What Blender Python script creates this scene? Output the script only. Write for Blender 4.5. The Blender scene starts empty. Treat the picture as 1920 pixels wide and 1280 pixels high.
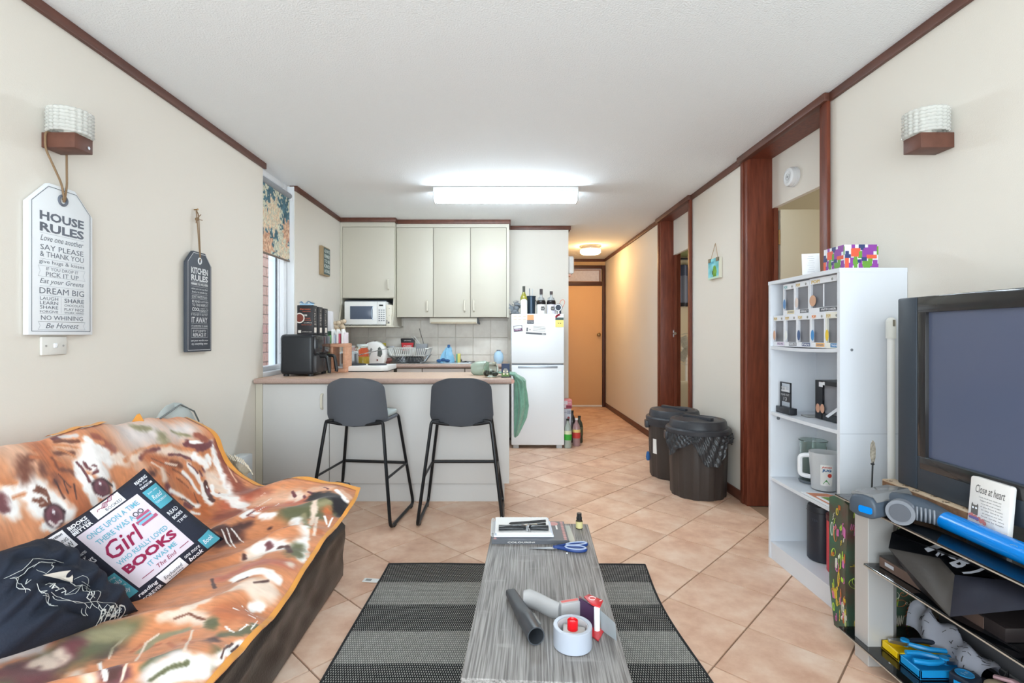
import bpy, bmesh, math, random
import numpy as np
from mathutils import Vector as V, Matrix as Mx
random.seed(7)
C = bpy.context.scene.collection
S = bpy.context.scene
F, VX, VY, H = 960.0, 941.0, 627.7, 1.18      # focal length in pixels, vanishing point, eye height
PI = math.pi

# ------------------------------------------------------------------ camera
cd = bpy.data.cameras.new('camera'); cam = bpy.data.objects.new('camera', cd); C.objects.link(cam)
cam.location = (0, 0, H); cam.rotation_euler = (PI / 2, 0, 0)
cd.sensor_width = 36; cd.lens = 18; cd.shift_x = 19 / 1920; cd.shift_y = -12.3 / 1920
cd.clip_start = .02; cd.clip_end = 60
S.camera = cam
S.view_settings.view_transform = 'Standard'; S.view_settings.look = 'None'
S.view_settings.gamma = 1; S.view_settings.use_curve_mapping = False
S.view_settings.exposure = 0.6
# ------------------------------------------------------------------ sky and daylight
w = bpy.data.worlds.new('sky'); S.world = w; w.use_nodes = True
w.node_tree.nodes['Background'].inputs[0].default_value = (.80, .91, 1, 1)
w.node_tree.nodes['Background'].inputs[1].default_value = 2.2
def area(name, loc, rot, sx, sy, watts, col):
    l = bpy.data.lights.new(name, 'AREA'); l.shape = 'RECTANGLE'; l.size = sx; l.size_y = sy
    l.energy = watts; l.color = col
    o = bpy.data.objects.new(name, l); C.objects.link(o); o.location = loc; o.rotation_euler = rot
    return o
# daylight through the wide glazed opening behind the camera
area('daylight', (0, -1.45, 1.25), (math.radians(106), 0, 0), 3.0, 2.1, 62, (.84, .95, 1))
# added fill lights that brighten the two bedrooms; no window stands there
area('bedroom_fill', (3.9, 2.6, 1.5), (math.radians(90), 0, math.radians(90)), 1.2, 1.2, 14, (1, .97, .92))
area('bedroom_fill', (3.9, 6.4, 1.5), (math.radians(90), 0, math.radians(90)), 1.0, 1.0, 16, (1, .95, .88))

# ------------------------------------------------------------------ materials
def lin(c):
    c = np.asarray(c, float) / 255
    return np.where(c <= .04045, c / 12.92, ((c + .055) / 1.055) ** 2.4)
def L4(c): return tuple(lin(c)) + (1,)
MATS = {}
def mat(name, col, rough=.5, metal=0, var=None, vs=8, vd=3, stretch=(1, 1, 1), bump=0, bs=60, trans=0, emit=0,
        coat=0, objvar=0, sheen=0, alpha=1, ior=1.45, spec=.5, attr=False, coord='Object'):
    if name in MATS: return MATS[name]
    m = bpy.data.materials.new(name); m.use_nodes = True; nt = m.node_tree; b = nt.nodes['Principled BSDF']
    I = b.inputs
    I['Roughness'].default_value = rough; I['Metallic'].default_value = metal; I['IOR'].default_value = ior
    I['Transmission Weight'].default_value = trans; I['Coat Weight'].default_value = coat
    I['Sheen Weight'].default_value = sheen; I['Alpha'].default_value = alpha; I['Specular IOR Level'].default_value = spec
    I['Base Color'].default_value = L4(col)
    src = None
    tc = nt.nodes.new('ShaderNodeTexCoord'); mp = nt.nodes.new('ShaderNodeMapping'); mp.inputs['Scale'].default_value = stretch
    if coord == 'World':
        ge = nt.nodes.new('ShaderNodeNewGeometry'); nt.links.new(ge.outputs['Position'], mp.inputs['Vector'])
    else: nt.links.new(tc.outputs[coord], mp.inputs['Vector'])
    if attr:
        a = nt.nodes.new('ShaderNodeAttribute'); a.attribute_name = 'Col'; src = a.outputs['Color']
    elif var is not None:
        n = nt.nodes.new('ShaderNodeTexNoise'); n.inputs['Scale'].default_value = vs; n.inputs['Detail'].default_value = vd
        n.inputs['Roughness'].default_value = .6
        nt.links.new(mp.outputs[0], n.inputs['Vector'])
        r = nt.nodes.new('ShaderNodeValToRGB'); r.color_ramp.elements[0].position = .3; r.color_ramp.elements[1].position = .7
        r.color_ramp.elements[0].color = L4(col); r.color_ramp.elements[1].color = L4(var)
        nt.links.new(n.outputs['Fac'], r.inputs['Fac']); src = r.outputs['Color']
    if objvar:
        oi = nt.nodes.new('ShaderNodeObjectInfo'); mr = nt.nodes.new('ShaderNodeMapRange')
        mr.inputs['To Min'].default_value = 1 - objvar; mr.inputs['To Max'].default_value = 1 + objvar
        nt.links.new(oi.outputs['Random'], mr.inputs['Value'])
        hs = nt.nodes.new('ShaderNodeHueSaturation'); nt.links.new(mr.outputs[0], hs.inputs['Value'])
        if src: nt.links.new(src, hs.inputs['Color'])
        else: hs.inputs['Color'].default_value = L4(col)
        src = hs.outputs['Color']
    if src: nt.links.new(src, I['Base Color'])
    if emit:
        I['Emission Strength'].default_value = emit; I['Emission Color'].default_value = L4(col)
    if bump:
        n2 = nt.nodes.new('ShaderNodeTexNoise'); n2.inputs['Scale'].default_value = bs; n2.inputs['Detail'].default_value = 4
        nt.links.new(mp.outputs[0], n2.inputs['Vector'])
        bu = nt.nodes.new('ShaderNodeBump'); bu.inputs['Strength'].default_value = bump; bu.inputs['Distance'].default_value = .004
        nt.links.new(n2.outputs['Fac'], bu.inputs['Height']); nt.links.new(bu.outputs[0], I['Normal'])
    MATS[name] = m
    return m
def plain(col, rough=.5, **k):
    return mat('%s_%d_%d_%d_%d' % (k.pop('n', 'plain'), *col, int(rough * 100)), col, rough, **k)

# ------------------------------------------------------------------ mesh helpers (each adds a shape to a bmesh)
def nb(): return bmesh.new()
def app(bm, tb, mtx=None):
    vm = []
    for v in tb.verts: vm.append(bm.verts.new(mtx @ v.co if mtx else v.co))
    tb.verts.index_update()
    for f in tb.faces:
        try: bm.faces.new([vm[v.index] for v in f.verts])
        except ValueError: pass
    tb.free(); return bm
def box(bm, x0, y0, z0, x1, y1, z1, bev=0, seg=2, mtx=None):
    tb = bmesh.new(); bmesh.ops.create_cube(tb, size=1)
    for v in tb.verts:
        v.co = V((x0 + (v.co.x + .5) * (x1 - x0), y0 + (v.co.y + .5) * (y1 - y0), z0 + (v.co.z + .5) * (z1 - z0)))
    if bev: bmesh.ops.bevel(tb, geom=tb.edges[:], offset=bev, segments=seg, profile=.5, affect='EDGES')
    return app(bm, tb, mtx)
def mb(*a, **k): return box(nb(), *a, **k)
def basis(d):
    d = V(d).normalized(); u = V((0, 0, 1)) if abs(d.z) < .9 else V((1, 0, 0))
    a = d.cross(u).normalized(); return a, d.cross(a).normalized()
def cyl(bm, p0, p1, r0, r1=None, n=20, cap=True):
    r1 = r0 if r1 is None else r1
    p0, p1 = V(p0), V(p1); a, b = basis(p1 - p0)
    A = [bm.verts.new(p0 + (a * math.cos(2 * PI * i / n) + b * math.sin(2 * PI * i / n)) * r0) for i in range(n)]
    B = [bm.verts.new(p1 + (a * math.cos(2 * PI * i / n) + b * math.sin(2 * PI * i / n)) * r1) for i in range(n)]
    for i in range(n): bm.faces.new((A[i], B[i], B[(i + 1) % n], A[(i + 1) % n]))
    if cap: bm.faces.new(A); bm.faces.new(B[::-1])
    return bm
def tube(bm, pts, r, n=8, closed=False, flat=1.0, up=None):
    pts = [V(p) for p in pts]; N = len(pts); rr = r if isinstance(r, (list, tuple)) else [r] * N
    rings = []; pa = None
    for i, p in enumerate(pts):
        d = (pts[(i + 1) % N] - pts[i - 1]) if closed else (pts[min(i + 1, N - 1)] - pts[max(i - 1, 0)])
        if d.length < 1e-9: d = V((0, 0, 1))
        d.normalize()
        if up is not None: a = d.cross(V(up)).normalized()
        elif pa is None: a = basis(d)[0]
        else:
            a = pa - d * pa.dot(d); a = a.normalized() if a.length > 1e-6 else basis(d)[0]
        pa = a; b = d.cross(a)
        rings.append([bm.verts.new(p + (a * math.cos(2 * PI * k / n) + b * (flat * math.sin(2 * PI * k / n))) * rr[i]) for k in range(n)])
    for i in range(N if closed else N - 1):
        A, B = rings[i], rings[(i + 1) % N]
        for k in range(n):
            bm.faces.new((A[k], A[(k + 1) % n], B[(k + 1) % n], B[k]))
    if not closed: bm.faces.new(rings[0][::-1]); bm.faces.new(rings[-1])
    return bm
def mtube(*a, **k): return tube(nb(), *a, **k)
def arc(pts, r=.03, n=5):
    """round the inner corners of a polyline"""
    pts = [V(p) for p in pts]; out = [pts[0]]
    for i in range(1, len(pts) - 1):
        p = pts[i]; a = (pts[i - 1] - p); b = (pts[i + 1] - p); k = min(r, a.length * .45, b.length * .45)
        a = p + a.normalized() * k; b = p + b.normalized() * k
        for t in range(n + 1):
            t /= n; out.append(a * (1 - t) ** 2 + p * 2 * t * (1 - t) + b * t * t)
    return out + [pts[-1]]
def lathe(bm, prof, c=(0, 0, 0), n=24, sx=1, sy=1, mtx=None):
    c = V(c); rings = []
    for r, z in prof:
        if r < 1e-6: rings.append([bm.verts.new(c + V((0, 0, z)))])
        else: rings.append([bm.verts.new(c + V((r * sx * math.cos(2 * PI * i / n), r * sy * math.sin(2 * PI * i / n), z))) for i in range(n)])
    for A, B in zip(rings, rings[1:]):
        for i in range(n):
            j = (i + 1) % n
            if len(A) == 1 and len(B) == 1: continue
            if len(A) == 1: bm.faces.new((A[0], B[j], B[i]))
            elif len(B) == 1: bm.faces.new((A[i], A[j], B[0]))
            else: bm.faces.new((A[i], A[j], B[j], B[i]))
    if mtx:
        for R in rings:
            for v in R: v.co = mtx @ v.co
    return bm
def mlathe(*a, **k): return lathe(nb(), *a, **k)
def prism(bm, poly, z0, z1, mtx=None, bev=0):
    tb = bmesh.new(); n = len(poly)
    A = [tb.verts.new((x, y, z0)) for x, y in poly]; B = [tb.verts.new((x, y, z1)) for x, y in poly]
    tb.faces.new(A[::-1]); tb.faces.new(B)
    for i in range(n): tb.faces.new((A[i], A[(i + 1) % n], B[(i + 1) % n], B[i]))
    bmesh.ops.recalc_face_normals(tb, faces=tb.faces[:])
    if bev: bmesh.ops.bevel(tb, geom=tb.edges[:], offset=bev, segments=2, profile=.5, affect='EDGES')
    return app(bm, tb, mtx)
def mprism(*a, **k): return prism(nb(), *a, **k)
def ball(bm, c, r, s=(1, 1, 1), u=16, v=10, mtx=None):
    tb = bmesh.new(); bmesh.ops.create_uvsphere(tb, u_segments=u, v_segments=v, radius=r)
    m = Mx.Translation(c) @ Mx.Diagonal((*s, 1))
    return app(bm, tb, mtx @ m if mtx else m)
def poly(bm, pts): bm.faces.new([bm.verts.new(p) for p in pts]); return bm
def surf(bm, nu, nv, fn, cu=False):
    g = [[bm.verts.new(fn(i / (nu if cu else nu - 1), j / (nv - 1))) for j in range(nv)] for i in range(nu)]
    for i in range(nu if cu else nu - 1):
        for j in range(nv - 1):
            a = g[(i + 1) % nu]; bm.faces.new((g[i][j], a[j], a[j + 1], g[i][j + 1]))
    return g
def fr(o, x, y):
    """matrix of a plane: origin, right, up"""
    x = V(x).normalized(); y = V(y); y = (y - x * y.dot(x)).normalized(); z = x.cross(y)
    m = Mx((x, y, z)).transposed().to_4x4(); m.translation = V(o); return m
def rpoly(w, h, r=.01, n=4):
    out = []
    for cx, cy, a in ((w / 2 - r, h / 2 - r, 0), (-w / 2 + r, h / 2 - r, 90), (-w / 2 + r, -h / 2 + r, 180), (w / 2 - r, -h / 2 + r, 270)):
        for k in range(n + 1):
            t = math.radians(a + 90 * k / n); out.append((cx + r * math.cos(t), cy + r * math.sin(t)))
    return out
def line2(bm, pts, wd, mtx, z=0):
    """flat printed line"""
    for (x0, y0), (x1, y1) in zip(pts, pts[1:]):
        d = math.hypot(x1 - x0, y1 - y0) or 1; nx, ny = -(y1 - y0) / d * wd / 2, (x1 - x0) / d * wd / 2
        ex, ey = (x1 - x0) / d * wd * .3, (y1 - y0) / d * wd * .3
        poly(bm, [mtx @ V((x, y, z)) for x, y in ((x0 + nx - ex, y0 + ny - ey), (x0 - nx - ex, y0 - ny - ey), (x1 - nx + ex, y1 - ny + ey), (x1 + nx + ex, y1 + ny + ey))])
    return bm
def rect2(bm, x0, y0, x1, y1, mtx, z=0):
    return poly(bm, [mtx @ V(p) for p in ((x0, y0, z), (x1, y0, z), (x1, y1, z), (x0, y1, z))])
def disc2(bm, cx, cy, r, mtx, z=0, n=20, ry=None):
    return poly(bm, [mtx @ V((cx + r * math.cos(2 * PI * k / n), cy + (ry or r) * math.sin(2 * PI * k / n), z)) for k in range(n)])
TXC = {}
def glyphs(s, bold, shear):
    k = (s, bold, shear)
    if k not in TXC:
        cu = bpy.data.curves.new('lettering', 'FONT'); cu.body = s; cu.size = 1; cu.offset = bold; cu.shear = shear
        cu.resolution_u = 2; cu.align_x = 'CENTER'
        o = bpy.data.objects.new('lettering', cu); C.objects.link(o)
        dg = bpy.context.evaluated_depsgraph_get()
        me = bpy.data.meshes.new_from_object(o.evaluated_get(dg))
        vs = [v.co.copy() for v in me.vertices]; fs = [tuple(p.vertices) for p in me.polygons]
        bpy.data.objects.remove(o); bpy.data.curves.remove(cu); bpy.data.meshes.remove(me)
        xs = [v.x for v in vs] or [0]; ys = [v.y for v in vs] or [0]
        TXC[k] = (vs, fs, min(xs), max(xs), min(ys), max(ys))
    return TXC[k]
def tx(bm, s, x, y, wd, ht, mtx, bold=0.0, shear=0.0, z=0.0, fn=None):
    """lettering fitted to a box wd x ht centred on x, y"""
    vs, fs, x0, x1, y0, y1 = glyphs(s, bold, shear)
    kx = wd / max(x1 - x0, .01); ky = ht / max(y1 - y0, .01)
    if fn:
        # lettering on a curved surface: cut long edges so that it follows the curve
        tb = bmesh.new(); q = [tb.verts.new((x + (v.x - (x0 + x1) / 2) * kx, y + (v.y - (y0 + y1) / 2) * ky, z)) for v in vs]
        for f in fs:
            try: tb.faces.new([q[i] for i in f])
            except ValueError: pass
        bmesh.ops.triangulate(tb, faces=tb.faces[:]); thr = max(wd, ht) * .09
        for _ in range(3):
            es = [e for e in tb.edges if e.calc_length() > thr]
            if not es: break
            bmesh.ops.subdivide_edges(tb, edges=es, cuts=1); bmesh.ops.triangulate(tb, faces=tb.faces[:])
        for v in tb.verts: v.co = fn(v.co.copy())
        return app(bm, tb)
    q = [bm.verts.new(mtx @ V((x + (v.x - (x0 + x1) / 2) * kx, y + (v.y - (y0 + y1) / 2) * ky, z))) for v in vs]
    for f in fs:
        try: bm.faces.new([q[i] for i in f])
        except ValueError: pass
    return bm

# ------------------------------------------------------------------ scene objects
ORG = {}
def tag(o, label=None, cat=None, group=None, kind=None):
    if label: o['label'] = label
    if cat: o['category'] = cat
    if group: o['group'] = group
    if kind: o['kind'] = kind
    return o
def thing(name, label, cat, loc=(0, 0, 0), rotz=0, group=None, local=False, kind=None):
    o = bpy.data.objects.new(name, None); C.objects.link(o); o.empty_display_size = .05
    o.location = loc; o.rotation_euler = (0, 0, rotz); ORG[o.name] = V((0, 0, 0)) if local else V(loc)
    return tag(o, label, cat, group, kind)
def O(name, bm, m, parent=None, label=None, cat=None, group=None, kind=None, smooth=True, sharp=35, recalc=True):
    if recalc: bmesh.ops.recalc_face_normals(bm, faces=bm.faces[:])
    me = bpy.data.meshes.new(name)
    if parent: org = ORG[parent.name]
    else:
        xs = [v.co for v in bm.verts]
        org = V(((min(v.x for v in xs) + max(v.x for v in xs)) / 2, (min(v.y for v in xs) + max(v.y for v in xs)) / 2, min(v.z for v in xs)))
    for v in bm.verts: v.co = v.co - org
    bm.to_mesh(me); bm.free()
    if smooth:
        me.shade_smooth(); me.set_sharp_from_angle(angle=math.radians(sharp))
    for mm in (m if isinstance(m, (list, tuple)) else [m]): me.materials.append(mm)
    o = bpy.data.objects.new(name, me); C.objects.link(o)
    if parent: o.parent = parent; ORG[o.name] = org
    else: o.location = org; ORG[o.name] = org
    return tag(o, label, cat, group, kind)
def SUB(name, bm, m, par, **k): return O(name, bm, m, par, **k)
def dup(root, loc, rotz=0, label=None, group=None):
    r = root.copy(); C.objects.link(r); r.location = loc; r.rotation_euler = (0, 0, rotz)
    if label: r['label'] = label
    if group: r['group'] = group
    for ch in list(root.children):
        c = ch.copy(); C.objects.link(c); c.parent = r
        for g in list(ch.children):
            d = g.copy(); C.objects.link(d); d.parent = c
    return r
def P(x, y, Y): return V(((x - VX) * Y / F, Y, H - (y - VY) * Y / F))
def PX(x, y, X): Y = X * F / (x - VX); return P(x, y, Y)
def PZ(x, y, Z): Y = (H - Z) * F / (y - VY); return P(x, y, Y)
def paint(o, cols):
    a = o.data.color_attributes.new('Col', 'FLOAT_COLOR', 'POINT')
    a.data.foreach_set('color', np.asarray(cols, np.float32).ravel())
def vnoise(x, y, seed=0):
    """smooth value noise 0..1 on numpy arrays"""
    rs = np.random.RandomState(seed); T = rs.rand(256, 256)
    xi = np.floor(x).astype(int); yi = np.floor(y).astype(int); fx = x - xi; fy = y - yi
    fx = fx * fx * (3 - 2 * fx); fy = fy * fy * (3 - 2 * fy)
    g = lambda a, b: T[a % 256, b % 256]
    return (g(xi, yi) * (1 - fx) + g(xi + 1, yi) * fx) * (1 - fy) + (g(xi, yi + 1) * (1 - fx) + g(xi + 1, yi + 1) * fx) * fy
# ================================================================== the room
XL, XR, CZ = -1.735, 1.705, 2.43
wallm = mat('cream_paint', (230, 224, 214), .65, bump=.12, bs=220, coord='World')
ceilm = mat('sprayed_ceiling', (243, 247, 249), .9, bump=.9, bs=130, coord='World')
orangem = mat('tan_paint', (222, 184, 134), .6, bump=.1, bs=200, coord='World')
wood = mat('red_brown_timber', (98, 47, 32), .42, var=(128, 66, 46), vs=6, stretch=(9, 9, .8), bump=.15, bs=40, coord='World')
dwood = mat('dark_cornice_timber', (88, 52, 40), .45, var=(108, 66, 52), vs=5, stretch=(6, 1, 6), coord='World')
whitep = mat('white_frame', (240, 242, 245), .35)
def struct(name, bm, m, **k): return O(name, bm, m, kind='structure', **k)
# floor base and its tiles
grout = mat('grout', (160, 132, 112), .85)
fl = struct('floor', mb(-4.2, -1.6, -.12, 4.3, 8.6, -.006), grout)
def tile_material():
    m = mat('terracotta_tile', (204, 152, 118), .42)
    nt = m.node_tree; b = nt.nodes['Principled BSDF']
    ge = nt.nodes.new('ShaderNodeNewGeometry')
    oi = nt.nodes.new('ShaderNodeObjectInfo')
    ad = nt.nodes.new('ShaderNodeVectorMath'); ad.operation = 'MULTIPLY_ADD'
    nt.links.new(oi.outputs['Random'], ad.inputs[0]); ad.inputs[1].default_value = (37, 11, 5)
    nt.links.new(ge.outputs['Position'], ad.inputs[2])
    n1 = nt.nodes.new('ShaderNodeTexNoise'); n1.inputs['Scale'].default_value = 6; n1.inputs['Detail'].default_value = 6; n1.inputs['Roughness'].default_value = .62
    nt.links.new(ad.outputs[0], n1.inputs['Vector'])
    r = nt.nodes.new('ShaderNodeValToRGB'); e = r.color_ramp.elements
    e[0].position = .32; e[0].color = L4((210, 165, 139)); e[1].position = .72; e[1].color = L4((243, 216, 195))
    k = e.new(.5); k.color = L4((228, 190, 164))
    nt.links.new(n1.outputs['Fac'], r.inputs['Fac'])
    hs = nt.nodes.new('ShaderNodeHueSaturation'); mr = nt.nodes.new('ShaderNodeMapRange')
    mr.inputs['To Min'].default_value = .93; mr.inputs['To Max'].default_value = 1.05
    nt.links.new(oi.outputs['Random'], mr.inputs['Value']); nt.links.new(mr.outputs[0], hs.inputs['Value'])
    nt.links.new(r.outputs[0], hs.inputs['Color']); nt.links.new(hs.outputs[0], b.inputs['Base Color'])
    bu = nt.nodes.new('ShaderNodeBump'); bu.inputs['Strength'].default_value = .12; bu.inputs['Distance'].default_value = .004
    nt.links.new(n1.outputs['Fac'], bu.inputs['Height']); nt.links.new(bu.outputs[0], b.inputs['Normal'])
    return m
tilem = tile_material()
def clip(pl, nx, ny, c):
    out = []
    for i, p in enumerate(pl):
        q = pl[(i + 1) % len(pl)]; a = p[0] * nx + p[1] * ny - c; b = q[0] * nx + q[1] * ny - c
        if a <= 0: out.append(p)
        if (a < 0) != (b < 0) and a != b:
            t = a / (a - b); out.append((p[0] + (q[0] - p[0]) * t, p[1] + (q[1] - p[1]) * t))
    return out
def tiles():
    pitch, g = .3375, .0035
    u = (math.cos(math.radians(45.8)), math.sin(math.radians(45.8))); v = (u[1], -u[0]); o = (.984, 2.544)
    shared = None; n = 0; rest = nb()
    hs = pitch / 2 - g
    cand = []
    for i in range(-22, 24):
        for j in range(-22, 24):
            cx = o[0] + (i + .5) * pitch * u[0] + (j + .5) * pitch * v[0]; cy = o[1] + (i + .5) * pitch * u[1] + (j + .5) * pitch * v[1]
            if XL - .24 < cx < XR + .24 and 1.1 < cy < 8.65: cand.append((cy, cx))
    cand.sort()
    for cy, cx in cand:
        # under the closed kitchen units and behind the sofa nothing shows
        if cx < -.1 and 3.95 < cy < 6.1: continue
        if cx < .5 and cy > 6.15: continue
        if cx < -1.05 and cy < 2.35: continue
        pl = [(cx + a * hs * u[0] + b * hs * v[0], cy + a * hs * u[1] + b * hs * v[1]) for a, b in ((-1, -1), (1, -1), (1, 1), (-1, 1))]
        q = pl
        for nx, ny, c in ((1, 0, XR + .001), (-1, 0, -XL + .001), (0, 1, 8.45), (0, -1, -.9)): q = clip(q, nx, ny, c)
        if cy > 5.7: q = clip(q, -1, 0, -.766)
        if len(q) < 3: continue
        whole = len(q) == 4 and all(abs(a[0] - b[0]) + abs(a[1] - b[1]) < 1e-6 for a, b in zip(q, pl))
        if n >= 300: prism(rest, q, -.006, 0); continue
        if whole and shared is not None:
            t = bpy.data.objects.new('tile', shared); C.objects.link(t)
        else:
            bm = nb(); prism(bm, [(x - cx, y - cy) for x, y in q], -.006, 0)
            top = [f for f in bm.faces if f.normal.z > .9]
            bmesh.ops.bevel(bm, geom=[e for f in top for e in f.edges], offset=.0018, segments=1, affect='EDGES')
            me = bpy.data.meshes.new('tile'); bm.to_mesh(me); bm.free(); me.materials.append(tilem)
            t = bpy.data.objects.new('tile', me); C.objects.link(t)
            if whole: shared = me
        t.parent = fl; f0 = ORG[fl.name]; t.location = (cx - f0.x, cy - f0.y, -f0.z + random.uniform(-.0006, .0004)); n += 1
    if len(rest.verts): O('tile_remainder', rest, tilem, fl, kind='stuff', smooth=False)
    else: rest.free()
tiles()

# walls
wl = nb()
box(wl, XL - .2, -1.5, 0, XL, 3.718, CZ); box(wl, XL - .2, 4.293, 0, XL, 6.05, CZ); box(wl, XL - .2, 3.718, 0, XL, 4.293, .872)
wall_left = struct('wall_left', wl, wallm)
wr = nb()
box(wr, XR, -1.5, 0, XR + .2, 2.657, CZ); box(wr, XR, 3.605, 0, XR + .2, 4.585, CZ); box(wr, XR, 5.53, 0, XR + .2, 8.55, CZ)
wall_right = struct('wall_right', wr, wallm)
wall_back = struct('wall_back', mb(XL, 5.89, 0, .766, 6.05, CZ), wallm)
struct('wall_hall', mb(.66, 6.05, 0, .766, 8.45, CZ), wallm)
he = nb(); box(he, .66, 8.45, 0, XR, 8.55, CZ)
struct('wall_end', he, orangem)
wb = nb()
box(wb, XL, -1.65, 0, -1.55, -1.5, CZ); box(wb, 1.55, -1.65, 0, XR, -1.5, CZ); box(wb, -1.55, -1.65, 2.3, 1.55, -1.5, CZ); box(wb, -1.55, -1.65, 0, 1.55, -1.5, .16)
struct('wall_rear', wb, wallm)
struct('ceiling', mb(XL - .2, -1.65, CZ, XR + .2, 8.6, CZ + .12), ceilm)

# bedrooms seen through the two doorways
bedm = mat('bedroom_paint', (226, 212, 186), .7)
olive = mat('dim_tint_ceiling', (150, 156, 108), .9, bump=.8, bs=30, coord='World')  # olive tint of the dim light is put into this ceiling's colour
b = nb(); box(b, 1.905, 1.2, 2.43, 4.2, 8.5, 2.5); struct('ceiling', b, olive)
b = nb(); box(b, 4.2, 1.1, 0, 4.3, 8.5, 2.5); box(b, 1.905, 1.1, 0, 4.2, 1.2, 2.5); box(b, 1.905, 4.25, 0, 4.2, 4.35, 2.43); box(b, 1.905, 8.2, 0, 4.2, 8.3, 2.43)
struct('wall_bedroom', b, bedm)

# cornices and skirtings
def trim(n, bm, m=dwood): struct('trim_%d' % n, bm, m)
trim(1, mb(XL, -1.5, 2.386, XL + .02, 3.735, CZ, bev=.004))
b = nb(); box(b, XL, 4.31, 2.386, XL + .02, 5.487, CZ, bev=.004); box(b, XL - .045, 4.29, 2.386, XL + .02, 4.311, CZ, bev=.003); trim(2, b)
b = nb(); box(b, XL, 5.45, 2.386, -1.13, 5.495, CZ, bev=.004); box(b, -1.148, 5.495, 2.386, -1.13, 5.55, CZ); trim(3, b)
b = nb(); box(b, -1.13, 5.55, 2.386, .095, 5.58, CZ, bev=.004); box(b, .07, 5.58, 2.386, .095, 5.87, CZ); trim(4, b)
b = nb(); box(b, .095, 5.865, 2.386, .792, 5.89, CZ, bev=.004); box(b, .766, 5.89, 2.386, .79, 8.45, CZ, bev=.004); trim(5, b)
trim(6, mb(XR - .02, -1.5, 2.386, XR, 2.64, CZ, bev=.004))
trim(7, mb(XR - .02, 3.62, 2.386, XR, 4.57, CZ, bev=.004))
b = nb(); box(b, XR - .02, 5.545, 2.386, XR, 8.45, CZ, bev=.004); box(b, .79, 8.43, 2.386, XR - .02, 8.45, CZ, bev=.004); trim(8, b)
def base(n, bm): struct('baseboard_' + n, bm, dwood)
base('right', mb(XR - .012, 3.62, 0, XR, 4.57, .07, bev=.002))
base('hall', mb(XR - .012, 5.545, 0, XR, 8.45, .07, bev=.002))
base('near', mb(XR - .012, -1.4, 0, XR, 2.64, .07, bev=.002))
base('left', mb(XL, -1.4, 0, XL + .012, 3.55, .07, bev=.002))

# doorways with floor-to-ceiling timber frames
brass = mat('aged_brass', (150, 120, 80), .35, metal=.9)
steel = mat('steel', (190, 192, 195), .28, metal=1)
def doorway(n, y0, y1, tx0, z_t):
    d = thing('door_%d' % n, None, None, (XR, (y0 + y1) / 2, 0), kind='structure')
    fx = XR - .014
    O('jamb', mb(fx, y0, 0, 1.905, y0 + .07, 2.40, bev=.003), wood, d)
    O('jamb', mb(fx, y1 - .075, 0, 1.905, y1, 2.40, bev=.003), wood, d)
    O('architrave', mb(fx - .014, y0 - .018, 0, fx + .002, y0 + .03, 2.388, bev=.003), wood, d)
    O('architrave', mb(fx - .008, y1 - .03, 0, fx + .002, y1 + .012, 2.388, bev=.003), wood, d)
    O('head', mb(fx, y0 + .07, 2.395, 1.905, y1 - .075, 2.43), wood, d)
    O('head_cornice', mb(XR - .045, y0 - .02, 2.386, XR - .002, y1 + .02, CZ, bev=.005), dwood, d)
    O('transom_panel', mb(tx0, y0 + .07, z_t, tx0 + .03, y1 - .075, 2.396), wallm, d)
    O('door_stop', mb(tx0 + .002, y1 - .095, 0, tx0 + .03, y1 - .074, z_t), wood, d)
    O('door_stop', mb(tx0 + .002, y0 + .07, 0, tx0 + .03, y0 + .085, z_t), wood, d)
    return d
d1 = doorway(1, 2.657, 3.605, 1.864, 2.052)
lf = O('door_leaf', mb(1.912, 3.51, .012, 2.72, 3.545, 2.04, bev=.002), mat('door_paint', (232, 222, 200), .5), d1)
for z in (1.85, .25):
    b = nb(); cyl(b, (1.902, 3.512, z - .05), (1.902, 3.512, z + .05), .007, n=10); box(b, 1.872, 3.524, z - .05, 1.904, 3.532, z + .05); SUB('hinge', b, brass, d1)
d2 = doorway(2, 4.585, 5.53, 1.829, 2.03)
b = nb(); box(b, 1.822, 5.443, 1.155, 1.85, 5.456, 1.235, bev=.003); cyl(b, (1.836, 5.444, 1.195), (1.836, 5.425, 1.195), .016, n=12); O('strike_plate', b, steel, d2)
# end door
d3 = thing('door_3', None, None, (1.24, 8.45, 0), kind='structure')
tanm = mat('tan_door_paint', (220, 178, 132), .45)
O('door_leaf', mb(.83, 8.405, .03, 1.645, 8.44, 1.985, bev=.003), tanm, d3)
fdark = mat('dark_frame', (74, 42, 32), .45)
O('jamb', mb(1.648, 8.39, 0, 1.697, 8.45, 2.32, bev=.002), fdark, d3)
O('jamb', mb(.78, 8.39, 0, .826, 8.45, 2.32, bev=.002), fdark, d3)
O('rail', mb(.826, 8.39, 1.99, 1.648, 8.45, 2.05, bev=.002), fdark, d3)
O('rail', mb(.826, 8.39, 2.268, 1.648, 8.45, 2.32, bev=.002), fdark, d3)
O('transom_glass', mb(.84, 8.425, 2.05, 1.63, 8.43, 2.268), mat('frosted_glass', (214, 214, 228), .5, var=(198, 198, 214), vs=30), d3)
b = nb(); box(b, .826, 8.405, 2.05, 1.648, 8.425, 2.062); box(b, .826, 8.405, 2.24, 1.62, 8.425, 2.252); box(b, 1.6, 8.405, 2.05, 1.62, 8.425, 2.25); O('glazing_bead', b, mat('bead', (150, 120, 110), .5), d3)
b = nb(); lathe(b, [(0, 0), (.026, 0), (.026, .006), (.012, .01), (.012, .03), (.028, .045), (.03, .058), (.02, .07), (0, .072)], n=16, mtx=Mx.Translation((1.585, 8.405, 1.185)) @ Mx.Rotation(PI / 2, 4, 'X')); O('door_knob', b, brass, d3)
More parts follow.
